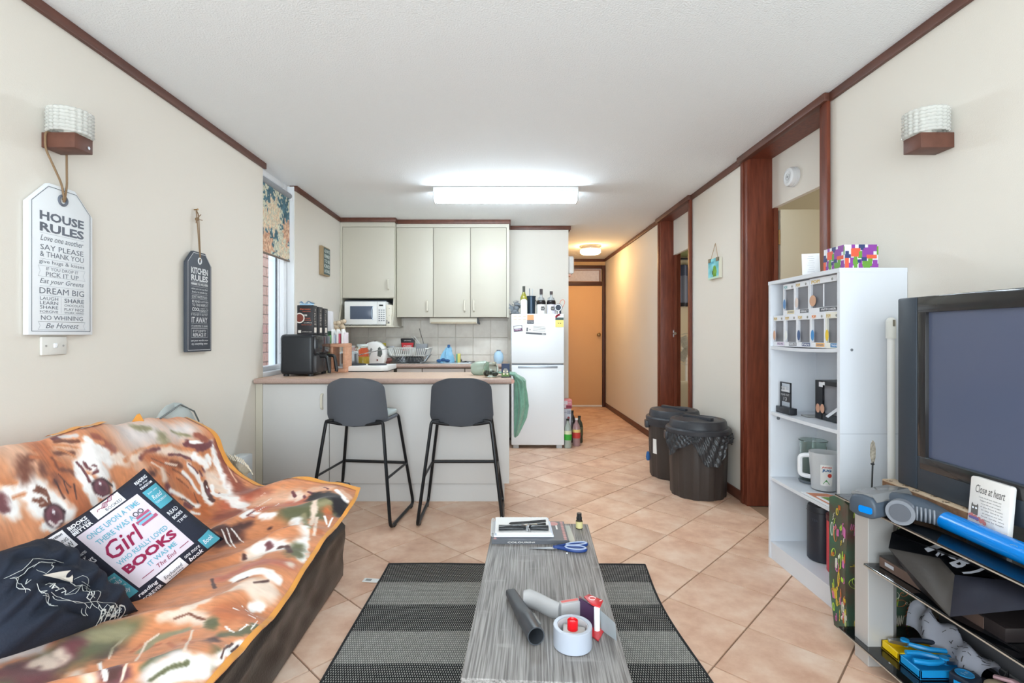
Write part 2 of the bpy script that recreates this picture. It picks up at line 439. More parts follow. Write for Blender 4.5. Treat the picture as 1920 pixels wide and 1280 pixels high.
O('gap_light_strip', mb(.83, 8.40, .004, 1.645, 8.44, .03), mat('painted_gap_light', (235, 232, 225), .4), d3)  # pale strip painted for the light showing under the door

# window beside the kitchen bench
win = thing('window_1', None, None, (XL - .1, 4.0, .875), kind='structure')
O('reveal', mb(XL - .062, 4.283, .872, XL - .004, 4.2925, 2.42), whitep, win)
O('sill', mb(XL - .2, 3.719, .872, XL - .004, 4.292, .905, bev=.003), whitep, win)
fx0, fx1 = XL - .125, XL - .064
b = nb(); box(b, fx0, 4.225, .905, fx1, 4.2925, 2.43, bev=.003); O('frame_stile', b, whitep, win)
b = nb(); box(b, fx0, 3.718, .905, fx1, 3.74, 2.43, bev=.003); O('frame_stile', b, whitep, win)
b = nb(); box(b, fx0, 3.74, .905, fx1, 4.225, .94, bev=.003); O('frame_rail', b, whitep, win)
b = nb(); box(b, fx0, 3.74, 2.39, fx1, 4.225, 2.43, bev=.003); O('frame_rail', b, whitep, win)
O('seal', mb(fx0 - .006, 4.21, .93, fx0, 4.29, 2.4), mat('seal', (50, 66, 84), .5), win)
O('sash_stile', mb(XL - .2, 4.24, .92, fx0 - .006, 4.292, 2.42, bev=.002), mat('sash_blue_white', (216, 232, 246), .3), win)
O('pane', mb(XL - .105, 3.74, .94, XL - .101, 4.225, 2.39), mat('clear_glass', (255, 255, 255), .0, trans=1, ior=1.2), win)
b = nb(); cyl(b, (fx1, 3.745, 1.33), (fx1 + .012, 3.745, 1.33), .012, n=10); tube(b, arc([(fx1 + .01, 3.75, 1.37), (fx1 + .03, 3.76, 1.36), (fx1 + .03, 3.76, 1.28), (fx1 + .01, 3.75, 1.26)], .02), .006); O('catch', b, mat('dark_metal', (60, 60, 62), .4, metal=.6), win)

# brick wall outside the window
brickm = mat('pink_brick', (186, 156, 148), .85, var=(160, 132, 128), vs=40, objvar=.08, bump=.4, bs=90)
bw = thing('brick_wall', 'pinkish brick wall outside the kitchen window', 'wall', (-2.55, 5.0, 0))
O('mortar', mb(-2.66, 4.2, .2, -2.512, 5.548, 2.6), mat('mortar', (150, 140, 136), .9), bw)
bme = None
for c in range(22):
    for k in range(6):
        y1 = 5.55 - k * .24 - (c % 2) * .12
        y0 = max(y1 - .23, 4.2)
        if k == 0 and c % 2: 
            O('brick', mb(-2.62, 5.44, .3 + c * .1, -2.5, 5.55, .39 + c * .1, bev=.004, seg=1), brickm, bw, smooth=False)
        bb = O('brick', mb(-2.62, y0, .3 + c * .1, -2.5, y1, .39 + c * .1, bev=.004, seg=1), brickm, bw, smooth=False)
struct('ground_outside', mb(-6, 2, -.3, -1.95, 9, -.2), mat('paving', (190, 185, 178), .9))
# ================================================================== kitchen
cream = mat('cream_laminate', (204, 198, 183), .4)
greyl = mat('pale_grey_laminate', (206, 204, 202), .45)
gap = mat('cabinet_gap', (120, 112, 100), .8)
wtop = mat('pinkish_laminate_worktop', (220, 190, 168), .4, var=(206, 174, 152), vs=70)
wedge = mat('worktop_edge', (188, 162, 150), .5, var=(172, 146, 136), vs=120)
black = mat('black_plastic', (30, 31, 33), .4)
white = mat('white_plastic', (240, 240, 238), .35)
chrome = mat('chrome', (215, 217, 220), .12, metal=1)
glass = mat('jar_glass', (235, 245, 240), .03, trans=1, ior=1.3)
WZ = .875
def handle(x, y, z0, z1, par, m=None):
    b = nb(); tube(b, arc([(x, y, z1), (x, y - .026, z1 - .006), (x, y - .028, (z0 + z1) / 2), (x, y - .026, z0 + .006), (x, y, z0)], .02, 4), .0085, n=8, flat=.7)
    return O('handle', b, mat('cream_handle', (222, 216, 200), .35), par)
# backsplash tiles on the back wall and the left wall
stm = mat('splash_tile', (234, 228, 218), .35, var=(220, 212, 202), vs=9, objvar=.03, coord='World')
def splash(parent, n, pos, make):
    me = None; o0 = ORG[parent.name]
    for p in pos:
        if me is None:
            me = bpy.data.meshes.new('wall_tile'); b = make(); b.to_mesh(me); b.free(); me.materials.append(stm)
        t = bpy.data.objects.new('wall_tile', me); C.objects.link(t); t.parent = parent; t.location = V(p) - o0
pos = []
for r in range(4):
    for c in range(9): pos.append((.07 - .1 - c * .2005, 5.886, .75 + r * .2005 + .1))
splash(wall_back, 0, pos, lambda: box(nb(), -.0985, -.004, -.0985, .0985, .006, .0985, bev=.002, seg=1))
pos = []
for r in range(3):
    for c in range(6): pos.append((XL + .002, 5.88 - .1 - c * .2005, .75 + r * .2005 + .1))
splash(wall_left, 0, pos, lambda: box(nb(), -.006, -.0985, -.0985, .004, .0985, .0985, bev=.002, seg=1))

# worktop: one U-shaped slab
b = nb()
def slab(b, x0, y0, x1, y1, ry0=None, ry1=None):
    box(b, x0, y0, WZ - .036, x1, y1, WZ)
box(b, XL + .001, 3.575, WZ - .036, .07, 4.21, WZ, bev=.012, seg=3)
box(b, XL + .001, 4.2, WZ - .036, -1.09, 5.3, WZ - .0002)
box(b, XL + .001, 5.285, WZ - .036, .07, 5.875, WZ, bev=.012, seg=3)
wt = O('worktop', b, wtop, None, 'pinkish beige laminate kitchen worktop running round the breakfast bar and back bench', 'worktop')
b = nb(); cyl(b, (XL + .01, 3.574, WZ - .018), (.066, 3.574, WZ - .018), .018, n=14); O('rolled_edge', b, wedge, wt)
b = nb(); cyl(b, (-1.08, 5.284, WZ - .018), (.066, 5.284, WZ - .018), .018, n=14); O('rolled_edge', b, wedge, wt)
b = nb(); cyl(b, (.071, 3.576, WZ - .018), (.071, 3.571, WZ - .018), .0175, n=14); O('end_cap', b, mat('end_cap', (196, 150, 136), .5), wt)

# breakfast bar cabinet
pc = thing('breakfast_bar', 'pale grey breakfast bar cabinet behind the two stools', 'cabinet', (-.83, 3.9, 0))
O('carcass', mb(XL + .06, 3.622, .13, .035, 4.17, WZ - .038), gap, pc)
O('filler_strip', mb(XL + .002, 3.605, .13, XL + .05, 3.63, WZ - .04), cream, pc)
dr = O('door', mb(XL + .053, 3.602, .135, -1.217, 3.62, WZ - .042, bev=.002), greyl, pc)
handle(-1.262, 3.602, .66, .765, dr)
O('panel', mb(-1.213, 3.602, .135, .052, 3.62, WZ - .042, bev=.002), greyl, pc)
O('end_panel', mb(.036, 3.6205, .13, .052, 4.18, WZ - .038), greyl, pc)
O('kickboard', mb(XL + .002, 3.632, 0, .018, 4.15, .132), greyl, pc)
# back bench cabinet
bc = thing('base_cabinet', 'white base cabinet under the sink with a row of drawers', 'cabinet', (-.83, 5.6, 0))
O('carcass', mb(XL + .002, 5.33, .1, .06, 5.86, WZ - .038), gap, bc)
for x0, x1 in ((-1.09, -.83), (-.826, -.386), (-.382, .062)):
    O('drawer_front', mb(x0 + .002, 5.31, .69, x1 - .002, 5.33, WZ - .045, bev=.002), mat('white_laminate', (236, 226, 220), .4), bc)
    O('door', mb(x0 + .002, 5.31, .12, x1 - .002, 5.33, .686, bev=.002), mat('white_laminate', (236, 226, 220), .4), bc)
O('kickboard', mb(XL + .002, 5.36, 0, .05, 5.85, .1), greyl, bc)
lc = thing('base_cabinet', 'low side cabinet along the window wall between bar and back bench', 'cabinet', (-1.4, 4.75, 0))
O('carcass', mb(XL + .012, 4.22, .1, -1.115, 5.28, WZ - .038), mat('white_laminate', (236, 226, 220), .4), lc)
O('kickboard', mb(XL + .012, 4.22, 0, -1.16, 5.28, .1), greyl, lc)

# wall cabinets
lw = thing('wall_cabinet', 'cream wall cabinet over the microwave with one door and open shelf', 'cabinet', (-1.44, 5.7, 1.275))
O('carcass', mb(XL + .002, 5.505, 1.575, -1.15, 5.884, 2.386), cream, lw)
O('fascia', mb(XL + .002, 5.488, 2.34, -1.148, 5.504, 2.386), cream, lw)
O('stile', mb(XL + .002, 5.488, 1.575, XL + .025, 5.504, 2.34), cream, lw)
dr = O('door', mb(XL + .028, 5.487, 1.58, -1.152, 5.503, 2.336, bev=.002), cream, lw); handle(-1.215, 5.487, 1.665, 1.775, dr)
mm = fr((-1.166, 0, 0), (0, 1, 0), (0, 0, 1))
sp = [(5.884, 1.275), (5.884, 1.575), (5.5, 1.575), (5.487, 1.5), (5.40, 1.275)]
O('side_panel', prism(nb(), sp, 0, .016, mm), cream, lw)
O('side_panel', prism(nb(), sp, 0, .016, fr((XL + .003, 0, 0), (0, 1, 0), (0, 0, 1))), cream, lw)
O('shelf', mb(XL + .003, 5.39, 1.262, -1.135, 5.884, 1.279, bev=.003), cream, lw)
O('back_panel', mb(XL + .02, 5.87, 1.28, -1.167, 5.882, 1.575), mat('dark_grey', (84, 86, 92), .6), lw)
uw = thing('wall_cabinet', 'long cream wall cabinet with three doors above the sink', 'cabinet', (-.54, 5.73, 1.37))
O('carcass', mb(-1.147, 5.592, 1.372, .068, 5.88, 2.386), gap, uw)
O('fascia', mb(-1.147, 5.575, 2.35, .068, 5.591, 2.386), cream, uw)
O('end_stile', mb(.052, 5.575, 1.37, .07, 5.591, 2.35), cream, uw)
for x0, x1, hx in ((-1.146, -.749, -.81), (-.747, -.343, -.405), (-.341, .05, -.305)):
    dr = O('door', mb(x0 + .0015, 5.574, 1.374, x1 - .0015, 5.59, 2.345, bev=.002), cream, uw); handle(hx, 5.574, 1.435, 1.56, dr)
O('end_panel', mb(.069, 5.5745, 1.37, .08, 5.88, 2.386), cream, uw)
rh = thing('range_hood', 'slim cream slide-out range hood under the three-door cabinet', 'range hood', (-.53, 5.7, 1.3))
O('body', mb(-.79, 5.60, 1.305, -.27, 5.86, 1.369, bev=.004), cream, rh)
O('lip', mb(-.775, 5.585, 1.302, -.285, 5.61, 1.322, bev=.002), mat('hood_lip', (176, 162, 140), .5), rh)
b = nb(); prism(b, [(-.272, 1.37), (-.258, 1.36), (-.24, 1.30), (-.255, 1.295), (-.27, 1.31)], 5.59, 5.70, Mx(((1, 0, 0, 0), (0, 0, 1, 0), (0, 1, 0, 0), (0, 0, 0, 1)))); O('end_trim', b, black, rh)

# sink with drainer
sk = thing('sink', 'stainless steel sink with ribbed drainer set in the back bench', 'sink', (-.72, 5.58, WZ))
b = nb(); box(b, -1.14, 5.35, WZ, -.26, 5.74, WZ + .006, bev=.002); O('deck', b, steel, sk)
b = nb(); surf(b, 12, 12, lambda u, v: V((-.62 + .3 * u, 5.4 + .36 * v, WZ + .0065 - .0)))
O('bowl_rim', tube(b, arc([(-.62, 5.4, WZ + .008), (-.3, 5.4, WZ + .008), (-.3, 5.76, WZ + .008), (-.62, 5.76, WZ + .008), (-.62, 5.41, WZ + .008)], .05), .005, n=6), mat('steel_dark', (120, 122, 126), .3, metal=1), sk)
b = nb()
for k in range(9): box(b, -1.12 + k * .05, 5.42, WZ + .006, -1.1 + k * .05, 5.76, WZ + .009, bev=.001, seg=1)
O('drainer_rib', b, steel, sk)
b = nb(); tube(b, arc([(-.46, 5.8, WZ + .006), (-.46, 5.8, WZ + .03), (-.46, 5.62, WZ + .05)], .02), .009, n=8); O('tap', b, chrome, sk)

# microwave
mw = thing('microwave', 'white microwave oven on the open shelf under the left wall cabinet', 'microwave', (-1.44, 5.6, 1.279))
x0, x1, z0, z1, y0 = -1.666, -1.226, 1.287, 1.535, 5.415
O('body', mb(x0, y0 + .02, z0, x1, y0 + .36, z1, bev=.006), white, mw)
O('door', mb(x0, y0, z0 + .002, x1 - .095, y0 + .022, z1 - .002, bev=.005), white, mw)
O('control_panel', mb(x1 - .094, y0, z0 + .002, x1, y0 + .022, z1 - .002, bev=.005), white, mw)
O('window', mb(x0 + .06, y0 - .002, z0 + .06, x1 - .14, y0 + .002, z1 - .05, bev=.002), mat('oven_window', (88, 98, 116), .2), mw)
b = nb(); pm = fr((0, y0 - .001, 0), (1, 0, 0), (0, 0, 1)); rect2(b, x1 - .072, z1 - .05, x1 - .03, z1 - .034, pm); O('display', b, mat('display', (50, 54, 50), .2), mw)
b = nb()
for r in range(6):
    for c in range(3): box(b, x1 - .078 + c * .024, y0 - .002, z0 + .04 + r * .022, x1 - .062 + c * .024, y0 + .001, z0 + .05 + r * .022)
O('button', b, mat('button_grey', (130, 134, 140), .5), mw)
b = nb(); tube(b, [(-1.356 + .02 * math.cos(t), y0 - .004, 1.41 + .075 * math.sin(t)) for t in np.linspace(PI * .6, PI * 1.4, 9)], .0035, n=6); O('door_pull', b, mat('pale_blue_trim', (190, 206, 226), .3), mw)
for sx in (x0 + .04, x1 - .04):
    b = nb(); cyl(b, (sx, y0 + .06, 1.2795), (sx, y0 + .06, 1.29), .012, n=10); O('foot', b, black, mw)
wbx = thing('appliance_box', 'tall slim white box squeezed in beside the microwave', 'box', (-1.196, 5.5, 1.279))
O('carton', mb(-1.222, 5.41, 1.2795, -1.168, 5.60, 1.50, bev=.002), mat('ivory_card', (236, 230, 214), .6), wbx)
b = nb(); pm = fr((0, 5.4095, 0), (1, 0, 0), (0, 0, 1)); rect2(b, -1.205, 1.30, -1.188, 1.32, pm); disc2(b, -1.19, 1.46, .004, pm); disc2(b, -1.212, 1.36, .003, pm); disc2(b, -1.19, 1.385, .003, pm); rect2(b, -1.218, 1.295, -1.21, 1.34, pm); O('print', b, mat('print_grey', (110, 110, 112), .6), wbx)
O('tray', mb(XL + .04, 5.55, 1.5355, -1.25, 5.8, 1.555, bev=.004), mat('slate_grey', (96, 104, 116), .5), None, 'dark grey tray lying on top of the microwave', 'tray')

# ------------------------------------------------------------------ on the breakfast bar
af = thing('air_fryer', 'black two-basket air fryer at the window end of the breakfast bar', 'air fryer', (-1.5, 3.93, WZ))
afm = mat('fryer_black', (35, 38, 43), .38)
O('body', mb(-1.635, 3.76, WZ + .012, -1.385, 4.12, WZ + .31, bev=.03, seg=4), afm, af, sharp=50)
O('front_panel', mb(-1.40, 3.775, WZ + .16, -1.372, 4.105, WZ + .3, bev=.01, seg=2), mat('gloss_black', (34, 34, 38), .12), af)
for k, (a, c) in enumerate(((3.775, 3.938), (3.942, 4.105))):
    bk = O('basket', mb(-1.42, a, WZ + .025, -1.366, c, WZ + .155, bev=.012, seg=2), mat('fryer_basket', (48, 46, 48), .4), af)
    ym = (a + c) / 2
    b = nb(); tube(b, arc([(-1.37, ym, WZ + .145), (-1.315, ym, WZ + .145), (-1.298, ym, WZ + .03), (-1.302, ym, WZ + .02)], .03), .016, n=10, flat=.8); SUB('basket_handle', b, black, bk)
for sx in (-1.6, -1.42):
    for sy in (3.8, 4.08):
        b = nb(); cyl(b, (sx, sy, WZ + .0005), (sx, sy, WZ + .016), .02, n=12); O('foot', b, black, af)
b = nb(); tube(b, [(-1.636, 3.77, WZ + .17), (-1.636, 4.1, WZ + .17)], .0015, n=6); O('seam', b, black, af)

podb = mat('pod_box_black', (38, 36, 40), .45)
podp = mat('pod_print_white', (228, 222, 214), .6); podo = mat('pod_print_orange', (206, 96, 60), .6); podc = mat('cup_brown', (120, 54, 40), .5)
for k, (yy, lab) in enumerate(((3.80, 'black coffee pod box nearest the room on the air fryer, cup picture facing out'), (3.905, 'middle black coffee pod box of the row on the air fryer'), (4.01, 'rearmost black coffee pod box of the row on the air fryer'))):
    x0, x1, z0, z1 = -1.52 - k * .002, -1.40 + k * .004, WZ + .3105, WZ + .525 - k * .006
    t = thing('coffee_pod_box', lab, 'box', ((x0 + x1) / 2, yy + .045, z0), group='coffee boxes on the air fryer')
    O('carton', mb(x0, yy, z0, x1, yy + .085, z1, bev=.002), podb, t)
    pm = fr((x0, yy - .0006, z0), (1, 0, 0), (0, 0, 1)); W = x1 - x0
    if k == 0:
        b = nb(); tx(b, 'Espresso', W / 2, .185, .08, .014, pm, .01, .3); tx(b, 'capsules', W / 2 + .01, .168, .06, .01, pm); tx(b, 'intense', .078, .105, .05, .008, pm); tx(b, 'roast', .078, .118, .04, .008, pm); tx(b, 'blend', .07, .07, .07, .006, pm); O('lettering', b, podo, t)
        disk = lambda r, z: poly(nb(), [pm @ V((max(.018 + r * math.cos(q), .0008), .12 + r * math.sin(q), z)) for q in np.linspace(0, 2 * PI, 25)[:-1]])
        O('cup_picture', disk(.038, 0), podp, t); b = disk(.03, .0004); O('coffee_picture', b, podc, t)
        b = nb(); tx(b, '10%', .062, .14, .026, .014, pm, .03); tx(b, 'coffee', .08, .085, .06, .006, pm); rect2(b, .008, .01, .03, .03, pm); tx(b, 'arabica caps', .075, .018, .07, .009, pm); O('print', b, podp, t)
    sm = fr((x1 + .0006, yy, z0), (0, 1, 0), (0, 0, 1))
    b = nb(); rect2(b, .02, .012, .065, .05, sm)
    for q in range(8): rect2(b, .02, .07 + q * .012, .03 + random.random() * .03, .073 + q * .012, sm)
    tx(b, 'X', .04, .18, .02, .02, sm); O('side_print', b, podp, t)
b = nb()
def crump(u, v):
    return V((-1.515 + .1 * u, 3.815 + .07 * v, WZ + .526 + .02 + .016 * math.sin(u * 9 + v * 4) * math.sin(u * PI)))
surf(b, 14, 6, crump); bmesh.ops.solidify(b, geom=b.faces[:], thickness=.012); box(b, -1.51, 3.82, WZ + .5255, -1.42, 3.875, WZ + .54, bev=.004)
O('foil_pack', b, mat('pale_blue_foil', (170, 206, 232), .3), None, 'crumpled pale blue pack lying on the nearest coffee box', 'pack')
b = nb(); tube(b, [P(555, 603, 4.22) + V((0, 0, .0)), P(556, 618, 4.22)], .02, n=8); lathe(b, [(0, 0), (.035, 0), (.04, .05), (.03, .11), (0, .12)], c=(-1.655, 4.16, WZ), n=12)
b.free()
# things between the air fryer and back bench on the window side
t = thing('paper_bag', 'white paper bag standing behind the black coffee boxes', 'bag', (-1.6, 4.6, WZ))
O('bag', mb(-1.66, 4.62, WZ + .001, -1.545, 4.70, WZ + .52, bev=.006), mat('bag_paper', (236, 234, 238), .7), t)
t = thing('cereal_pack', 'pink and white pack standing against the window wall', 'packet', (-1.68, 4.36, WZ))
O('pack', mb(-1.72, 4.34, WZ + .001, -1.62, 4.40, WZ + .41, bev=.01), mat('pink_pack', (240, 214, 226), .5), t)
b = nb(); disc2(b, -1.66, WZ + .35, .03, fr((0, 4.3395, 0), (1, 0, 0), (0, 0, 1))); O('print', b, mat('pink_print', (236, 140, 190), .5), t)
t = thing('dried_flowers', 'beige dried flower bunch in a jar behind the coffee boxes', 'flowers', (-1.44, 4.55, WZ))
b = nb(); lathe(b, [(0, .001), (.03, .001), (.035, .06), (.03, .13), (.034, .14)], c=(-1.44, 4.55, WZ), n=14); O('jar', b, glass, t)
b = nb()
for k in range(14):
    a = random.random() * 6.28; ball(b, (-1.44 + .05 * math.cos(a) * random.random(), 4.55 + .05 * math.sin(a), WZ + .33 + random.random() * .1), .02, u=8, v=6); tube(b, [(-1.44, 4.55, WZ + .1), (-1.44 + .03 * math.cos(a), 4.55 + .03 * math.sin(a), WZ + .34)], .0015, n=4)
O('bloom', b, mat('dried_beige', (206, 186, 160), .9), t)

# wooden frame rack with white holders on top
pine = mat('pine', (214, 164, 132), .5, var=(196, 142, 112), vs=14, stretch=(1, 1, 6))
t = thing('wooden_rack', 'open pine box frame standing beside the air fryer', 'rack', (-1.3, 4.22, WZ))
rx0, rx1, ry0, ry1, rz1 = -1.39, -1.265, 4.14, 4.32, WZ + .235
for a in ((rx0, WZ + .001, rx1, WZ + .03), (rx0, rz1 - .028, rx1, rz1)): O('rail', mb(a[0], ry0, a[1], a[2], ry1, a[3], bev=.003), pine, t)
for a in ((rx0, rx0 + .022), (rx1 - .022, rx1)): O('side', mb(a[0], ry0, WZ + .03, a[1], ry1, rz1 - .028, bev=.003), pine, t)
for k, xx in enumerate((-1.375, -1.335, -1.295)):
    t = thing('rack_insert', ['leftmost white plastic divider standing on the pine rack', 'middle white plastic divider standing on the pine rack', 'rightmost white plastic divider standing on the pine rack'][k], 'divider', (xx, 4.2, rz1), group='white dividers on the pine rack')
    pm = fr((xx, 4.15, rz1 + .001), (0, 1, 0), (0, 0, 1))
    O('panel', prism(nb(), [(0, 0), (.13, 0), (.13, .05), (.05, .115), (.012, .118), (0, .105)], -.008, .008, pm, bev=.003), white, t)
    O('packet', mb(xx + .009, 4.16, rz1 + .001, xx + .022, 4.25, rz1 + .07 + .01 * k, bev=.002), plain([(196, 202, 216), (206, 92, 110), (230, 220, 226)][k], .5), t)
t = thing('spice_bottle', 'small green capped bottle behind the air fryer', 'bottle', (-1.43, 4.25, WZ))
O('bottle', mlathe([(0, .001), (.018, .001), (.018, .3), (.012, .31)], c=(-1.43, 4.25, WZ), n=14), mat('green_bottle', (120, 196, 110), .3), t)
O('cap', mlathe([(.014, .3), (.017, .302), (.017, .335), (0, .337)], c=(-1.43, 4.25, WZ), n=14), mat('dark_green', (30, 70, 44), .4), t)

# portable hob with pots
hob = thing('electric_hob', 'white portable electric hob with black plates on the bar corner', 'hob', (-1.1, 4.42, WZ))
hp = [(-1.42, 4.22), (-1.0, 4.22), (-.95, 4.27), (-.95, 4.62), (-1.42, 4.62)]
O('body', prism(nb(), hp, WZ + .004, WZ + .045, bev=.008), white, hob)
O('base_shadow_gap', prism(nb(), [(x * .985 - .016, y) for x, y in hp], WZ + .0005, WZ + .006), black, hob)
for cx, cy in ((-1.27, 4.42), (-1.08, 4.44)):
    b = nb(); cyl(b, (cx, cy, WZ + .045), (cx, cy, WZ + .055), .095 if cx < -1.2 else .08, n=28); O('hot_plate', b, mat('iron_plate', (52, 56, 64), .5), hob)
t = thing('saucepan', 'steel saucepan with a long handle on the electric hob', 'saucepan', (-1.33, 4.42, WZ + .056))
O('pan', mlathe([(0, .0005), (.085, .0005), (.09, .01), (.09, .085), (.093, .09), (.086, .088), (.084, .012), (0, .01)], c=(-1.33, 4.42, WZ + .056), n=30), steel, t)
O('lid', mlathe([(.094, .09), (.094, .094), (.05, .108), (0, .112)], c=(-1.33, 4.42, WZ + .056), n=30), mat('lid_glass', (190, 200, 204), .1, metal=.3), t)
b = nb(); tube(b, arc([(-1.24, 4.42, WZ + .13), (-1.16, 4.42, WZ + .15), (-1.0, 4.43, WZ + .185)], .02), [.007] * 8, n=8, flat=.6); O('handle', b, chrome, t)
t = thing('storage_tub', 'white storage tub with blue label seen through the pine rack', 'tub', (-1.42, 4.72, WZ))
O('tub', mlathe([(0, .001), (.085, .001), (.09, .14), (.094, .145), (.094, .155), (0, .157)], c=(-1.42, 4.74, WZ), n=26), mat('tub_white', (232, 236, 238), .4), t)
b = nb(); surf(b, 12, 2, lambda u, v: V((-1.42 + .0905 * math.cos(-2.4 + 1.6 * u), 4.74 + .0905 * math.sin(-2.4 + 1.6 * u), WZ + .03 + .08 * v))); O('label', b, mat('tub_label_blue', (96, 142, 190), .5), t)

def jar(name, lab, x, y, r, h, body, lidc, fill=None, fillh=0, lidh=.02, lidr=1.0, z=WZ, cat='jar', group=None, n=18):
    t = thing(name, lab, cat, (x, y, z), group=group)
    O('glass_body', mlathe([(0, .001), (r, .001), (r, h * .8), (r * .8, h * .9), (r * .8, h)], c=(x, y, z), n=n), body, t)
    if fill: O('contents', mlathe([(0, .004), (r - .004, .004), (r - .004, fillh), (0, fillh)], c=(x, y, z), n=n), fill, t)
    if lidc: O('lid', mlathe([(r * .82 * lidr, h), (r * .86 * lidr, h + .001), (r * .86 * lidr, h + lidh), (0, h + lidh + .001)], c=(x, y, z), n=n), lidc, t)
    return t
ppl = lambda c, r=.4: plain(c, r)
jar('oil_jar', 'large glass jar half full of yellow oil just left of the kettle', -1.3, 4.78, .062, .2, glass, mat('clip_lid', (206, 214, 210), .2), ppl((214, 176, 60), .2), .1)
jar('sauce_jar', 'jar with orange red contents and white lid behind the pine rack', -1.375, 4.95, .05, .16, ppl((216, 84, 44)), ppl((238, 238, 236)))
jar('lolly_jar', 'glass jar holding pink and red sweets at the back of the bench', -1.64, 5.6, .055, .17, ppl((214, 178, 176), .2), ppl((226, 224, 222)))
jar('mustard_bottle', 'bright yellow sauce bottle behind the kettle', -1.55, 5.6, .04, .17, ppl((236, 196, 30)), ppl((238, 206, 40)), lidh=.03, lidr=.6, cat='bottle')
jar('syrup_bottle', 'small dark purple topped bottle behind the kettle', -1.47, 5.62, .035, .19, ppl((150, 120, 110), .2), ppl((110, 30, 80)), lidh=.03, lidr=.8, cat='bottle')
jar('relish_jar', 'yellow lidded jar half hidden behind the kettle', -1.33, 5.66, .05, .185, ppl((222, 206, 176), .3), ppl((206, 186, 70)), lidh=.03, lidr=1.15)
jar('coffee_jar', 'small jar with white lid between kettle and dish rack', -1.27, 5.52, .042, .1, ppl((70, 52, 46), .2), ppl((226, 232, 240)))
jar('spread_jar', 'short dark jar with pale lid tucked beside the dish rack', -1.21, 5.42, .032, .06, ppl((52, 60, 52), .2), ppl((210, 206, 200)), lidh=.012)
jar('vitamin_jar', 'grey steel canister behind the dish rack end', -1.25, 5.75, .05, .16, steel, ppl((200, 200, 204), .3))
t = thing('bread_roll', 'dark brown loaf in a bag beside the kettle', 'bread', (-1.17, 5.32, WZ))
b = nb(); ball(b, (-1.2, 5.33, WZ + .032), .03, (1.5, 1, 1)); ball(b, (-1.17, 5.33, WZ + .045), .024, (1.2, 1, 1)); O('loaf', b, mat('brown_loaf', (118, 72, 66), .5, bump=.5, bs=60), t)
t = thing('sauce_bottle', 'tall slim brown bottle with a dark neck behind the kettle', 'bottle', (-1.22, 5.78, WZ))
O('bottle', mlathe([(0, .001), (.022, .001), (.022, .15), (.01, .2), (.01, .24), (0, .24)], c=(-1.43, 5.78, WZ), n=12), ppl((88, 44, 36), .2), t)

# kettle
kt = thing('kettle', 'white plastic jug kettle with round handle on the back bench corner', 'kettle', (-1.3, 5.2, WZ))
prof = [(-.125, 0), (.085, 0), (.105, .02), (.12, .09), (.115, .15), (.085, .205), (.03, .24), (-.03, .238), (-.085, .215), (-.12, .2), (-.1, .16)]
hole = [(.03, .09), (.065, .08), (.085, .11), (.08, .155), (.055, .185), (.035, .17)]
pm = fr((-1.3, 5.26, WZ), (1, 0, 0), (0, 0, 1))
O('body', prism(nb(), prof, -.055, .055, pm, bev=.02), white, kt, sharp=60)
O('grip_hole', prism(nb(), [(x * .9 + .008, z) for x, z in hole], -.057, .057, pm), mat('kettle_hole', (92, 98, 94), .5), kt)
O('gauge', prism(nb(), [(-.075, .1), (-.03, .175), (-.015, .16), (-.03, .12), (-.06, .03)], -.057, .057, pm), mat('smoke_gauge', (150, 152, 152), .3), kt)
b = nb(); cyl(b, pm @ V((.035, .05, .054)), pm @ V((.035, .05, .062)), .008, n=10); O('switch', b, mat('dark_red', (110, 50, 44), .4), kt)
O('power_base', mb(-1.42, 5.19, WZ + .0005, -1.2, 5.33, WZ + .012, bev=.004), white, kt)

# dish rack: two tiers
dk = thing('dish_rack', 'white plastic dish basket on a wire stand on the drainer', 'dish rack', (-.98, 5.56, WZ + .009))
Z = WZ + .0095
def ring(z, k): return [(-1.0 + sx * (.19 + k), 5.56 + sy * (.14 + k * .8), z) for sx, sy in ((-1, -1), (1, -1), (1, 1), (-1, 1))]
def cr(pts): pts = pts + [pts[0], pts[1]]; return arc(pts, .03)[1:-1]
whitepl = mat('rack_white', (236, 236, 232), .4)
b = nb(); tube(b, cr(ring(Z + .15, .03)), .008, n=6); O('rim', b, whitepl, dk)
b = nb(); tube(b, cr(ring(Z + .075, .0)), .006, n=6); box(b, -1.18, 5.43, Z + .07, -.82, 5.69, Z + .076); O('basket_floor', b, whitepl, dk)
def slats(z0, k0, z1, k1, m, r, nm, nx=20, ny=12):
    b = nb(); A, B = ring(z0, k0), ring(z1, k1)
    for e in range(4):
        n = nx if e % 2 == 0 else ny
        for i in range(n + 1):
            t = i / n; a = V(A[e]).lerp(V(A[(e + 1) % 4]), t); c = V(B[e]).lerp(V(B[(e + 1) % 4]), t); tube(b, [a, c], r, n=4)
    O(nm, b, m, dk)
slats(Z + .075, 0, Z + .15, .03, whitepl, .0055, 'basket_bar')
slats(Z + .004, -.03, Z + .08, .025, mat('wire', (196, 198, 200), .3, metal=.7), .0022, 'wire_bar', 24, 14)
b = nb(); tube(b, cr(ring(Z + .004, -.03)), .003, n=5); tube(b, cr(ring(Z + .08, .025)), .003, n=5); O('wire_frame', b, mat('wire', (196, 198, 200), .3, metal=.7), dk)
t = thing('dark_pan', 'black baking pan stacked in the lower dish rack', 'pan', (-1.0, 5.56, Z + .006))
O('pan', mb(-1.14, 5.46, Z + .008, -.86, 5.66, Z + .06, bev=.01), mat('pan_black', (36, 40, 46), .4), t)
t = thing('cutlery_holder', 'grey cutlery cup clipped inside the dish rack', 'cutlery cup', (-.87, 5.58, Z + .08))
b = nb(); box(b, -.93, 5.53, Z + .078, -.81, 5.63, Z + .2, bev=.006); O('cup', b, mat('cup_grey', (140, 142, 146), .4), t)
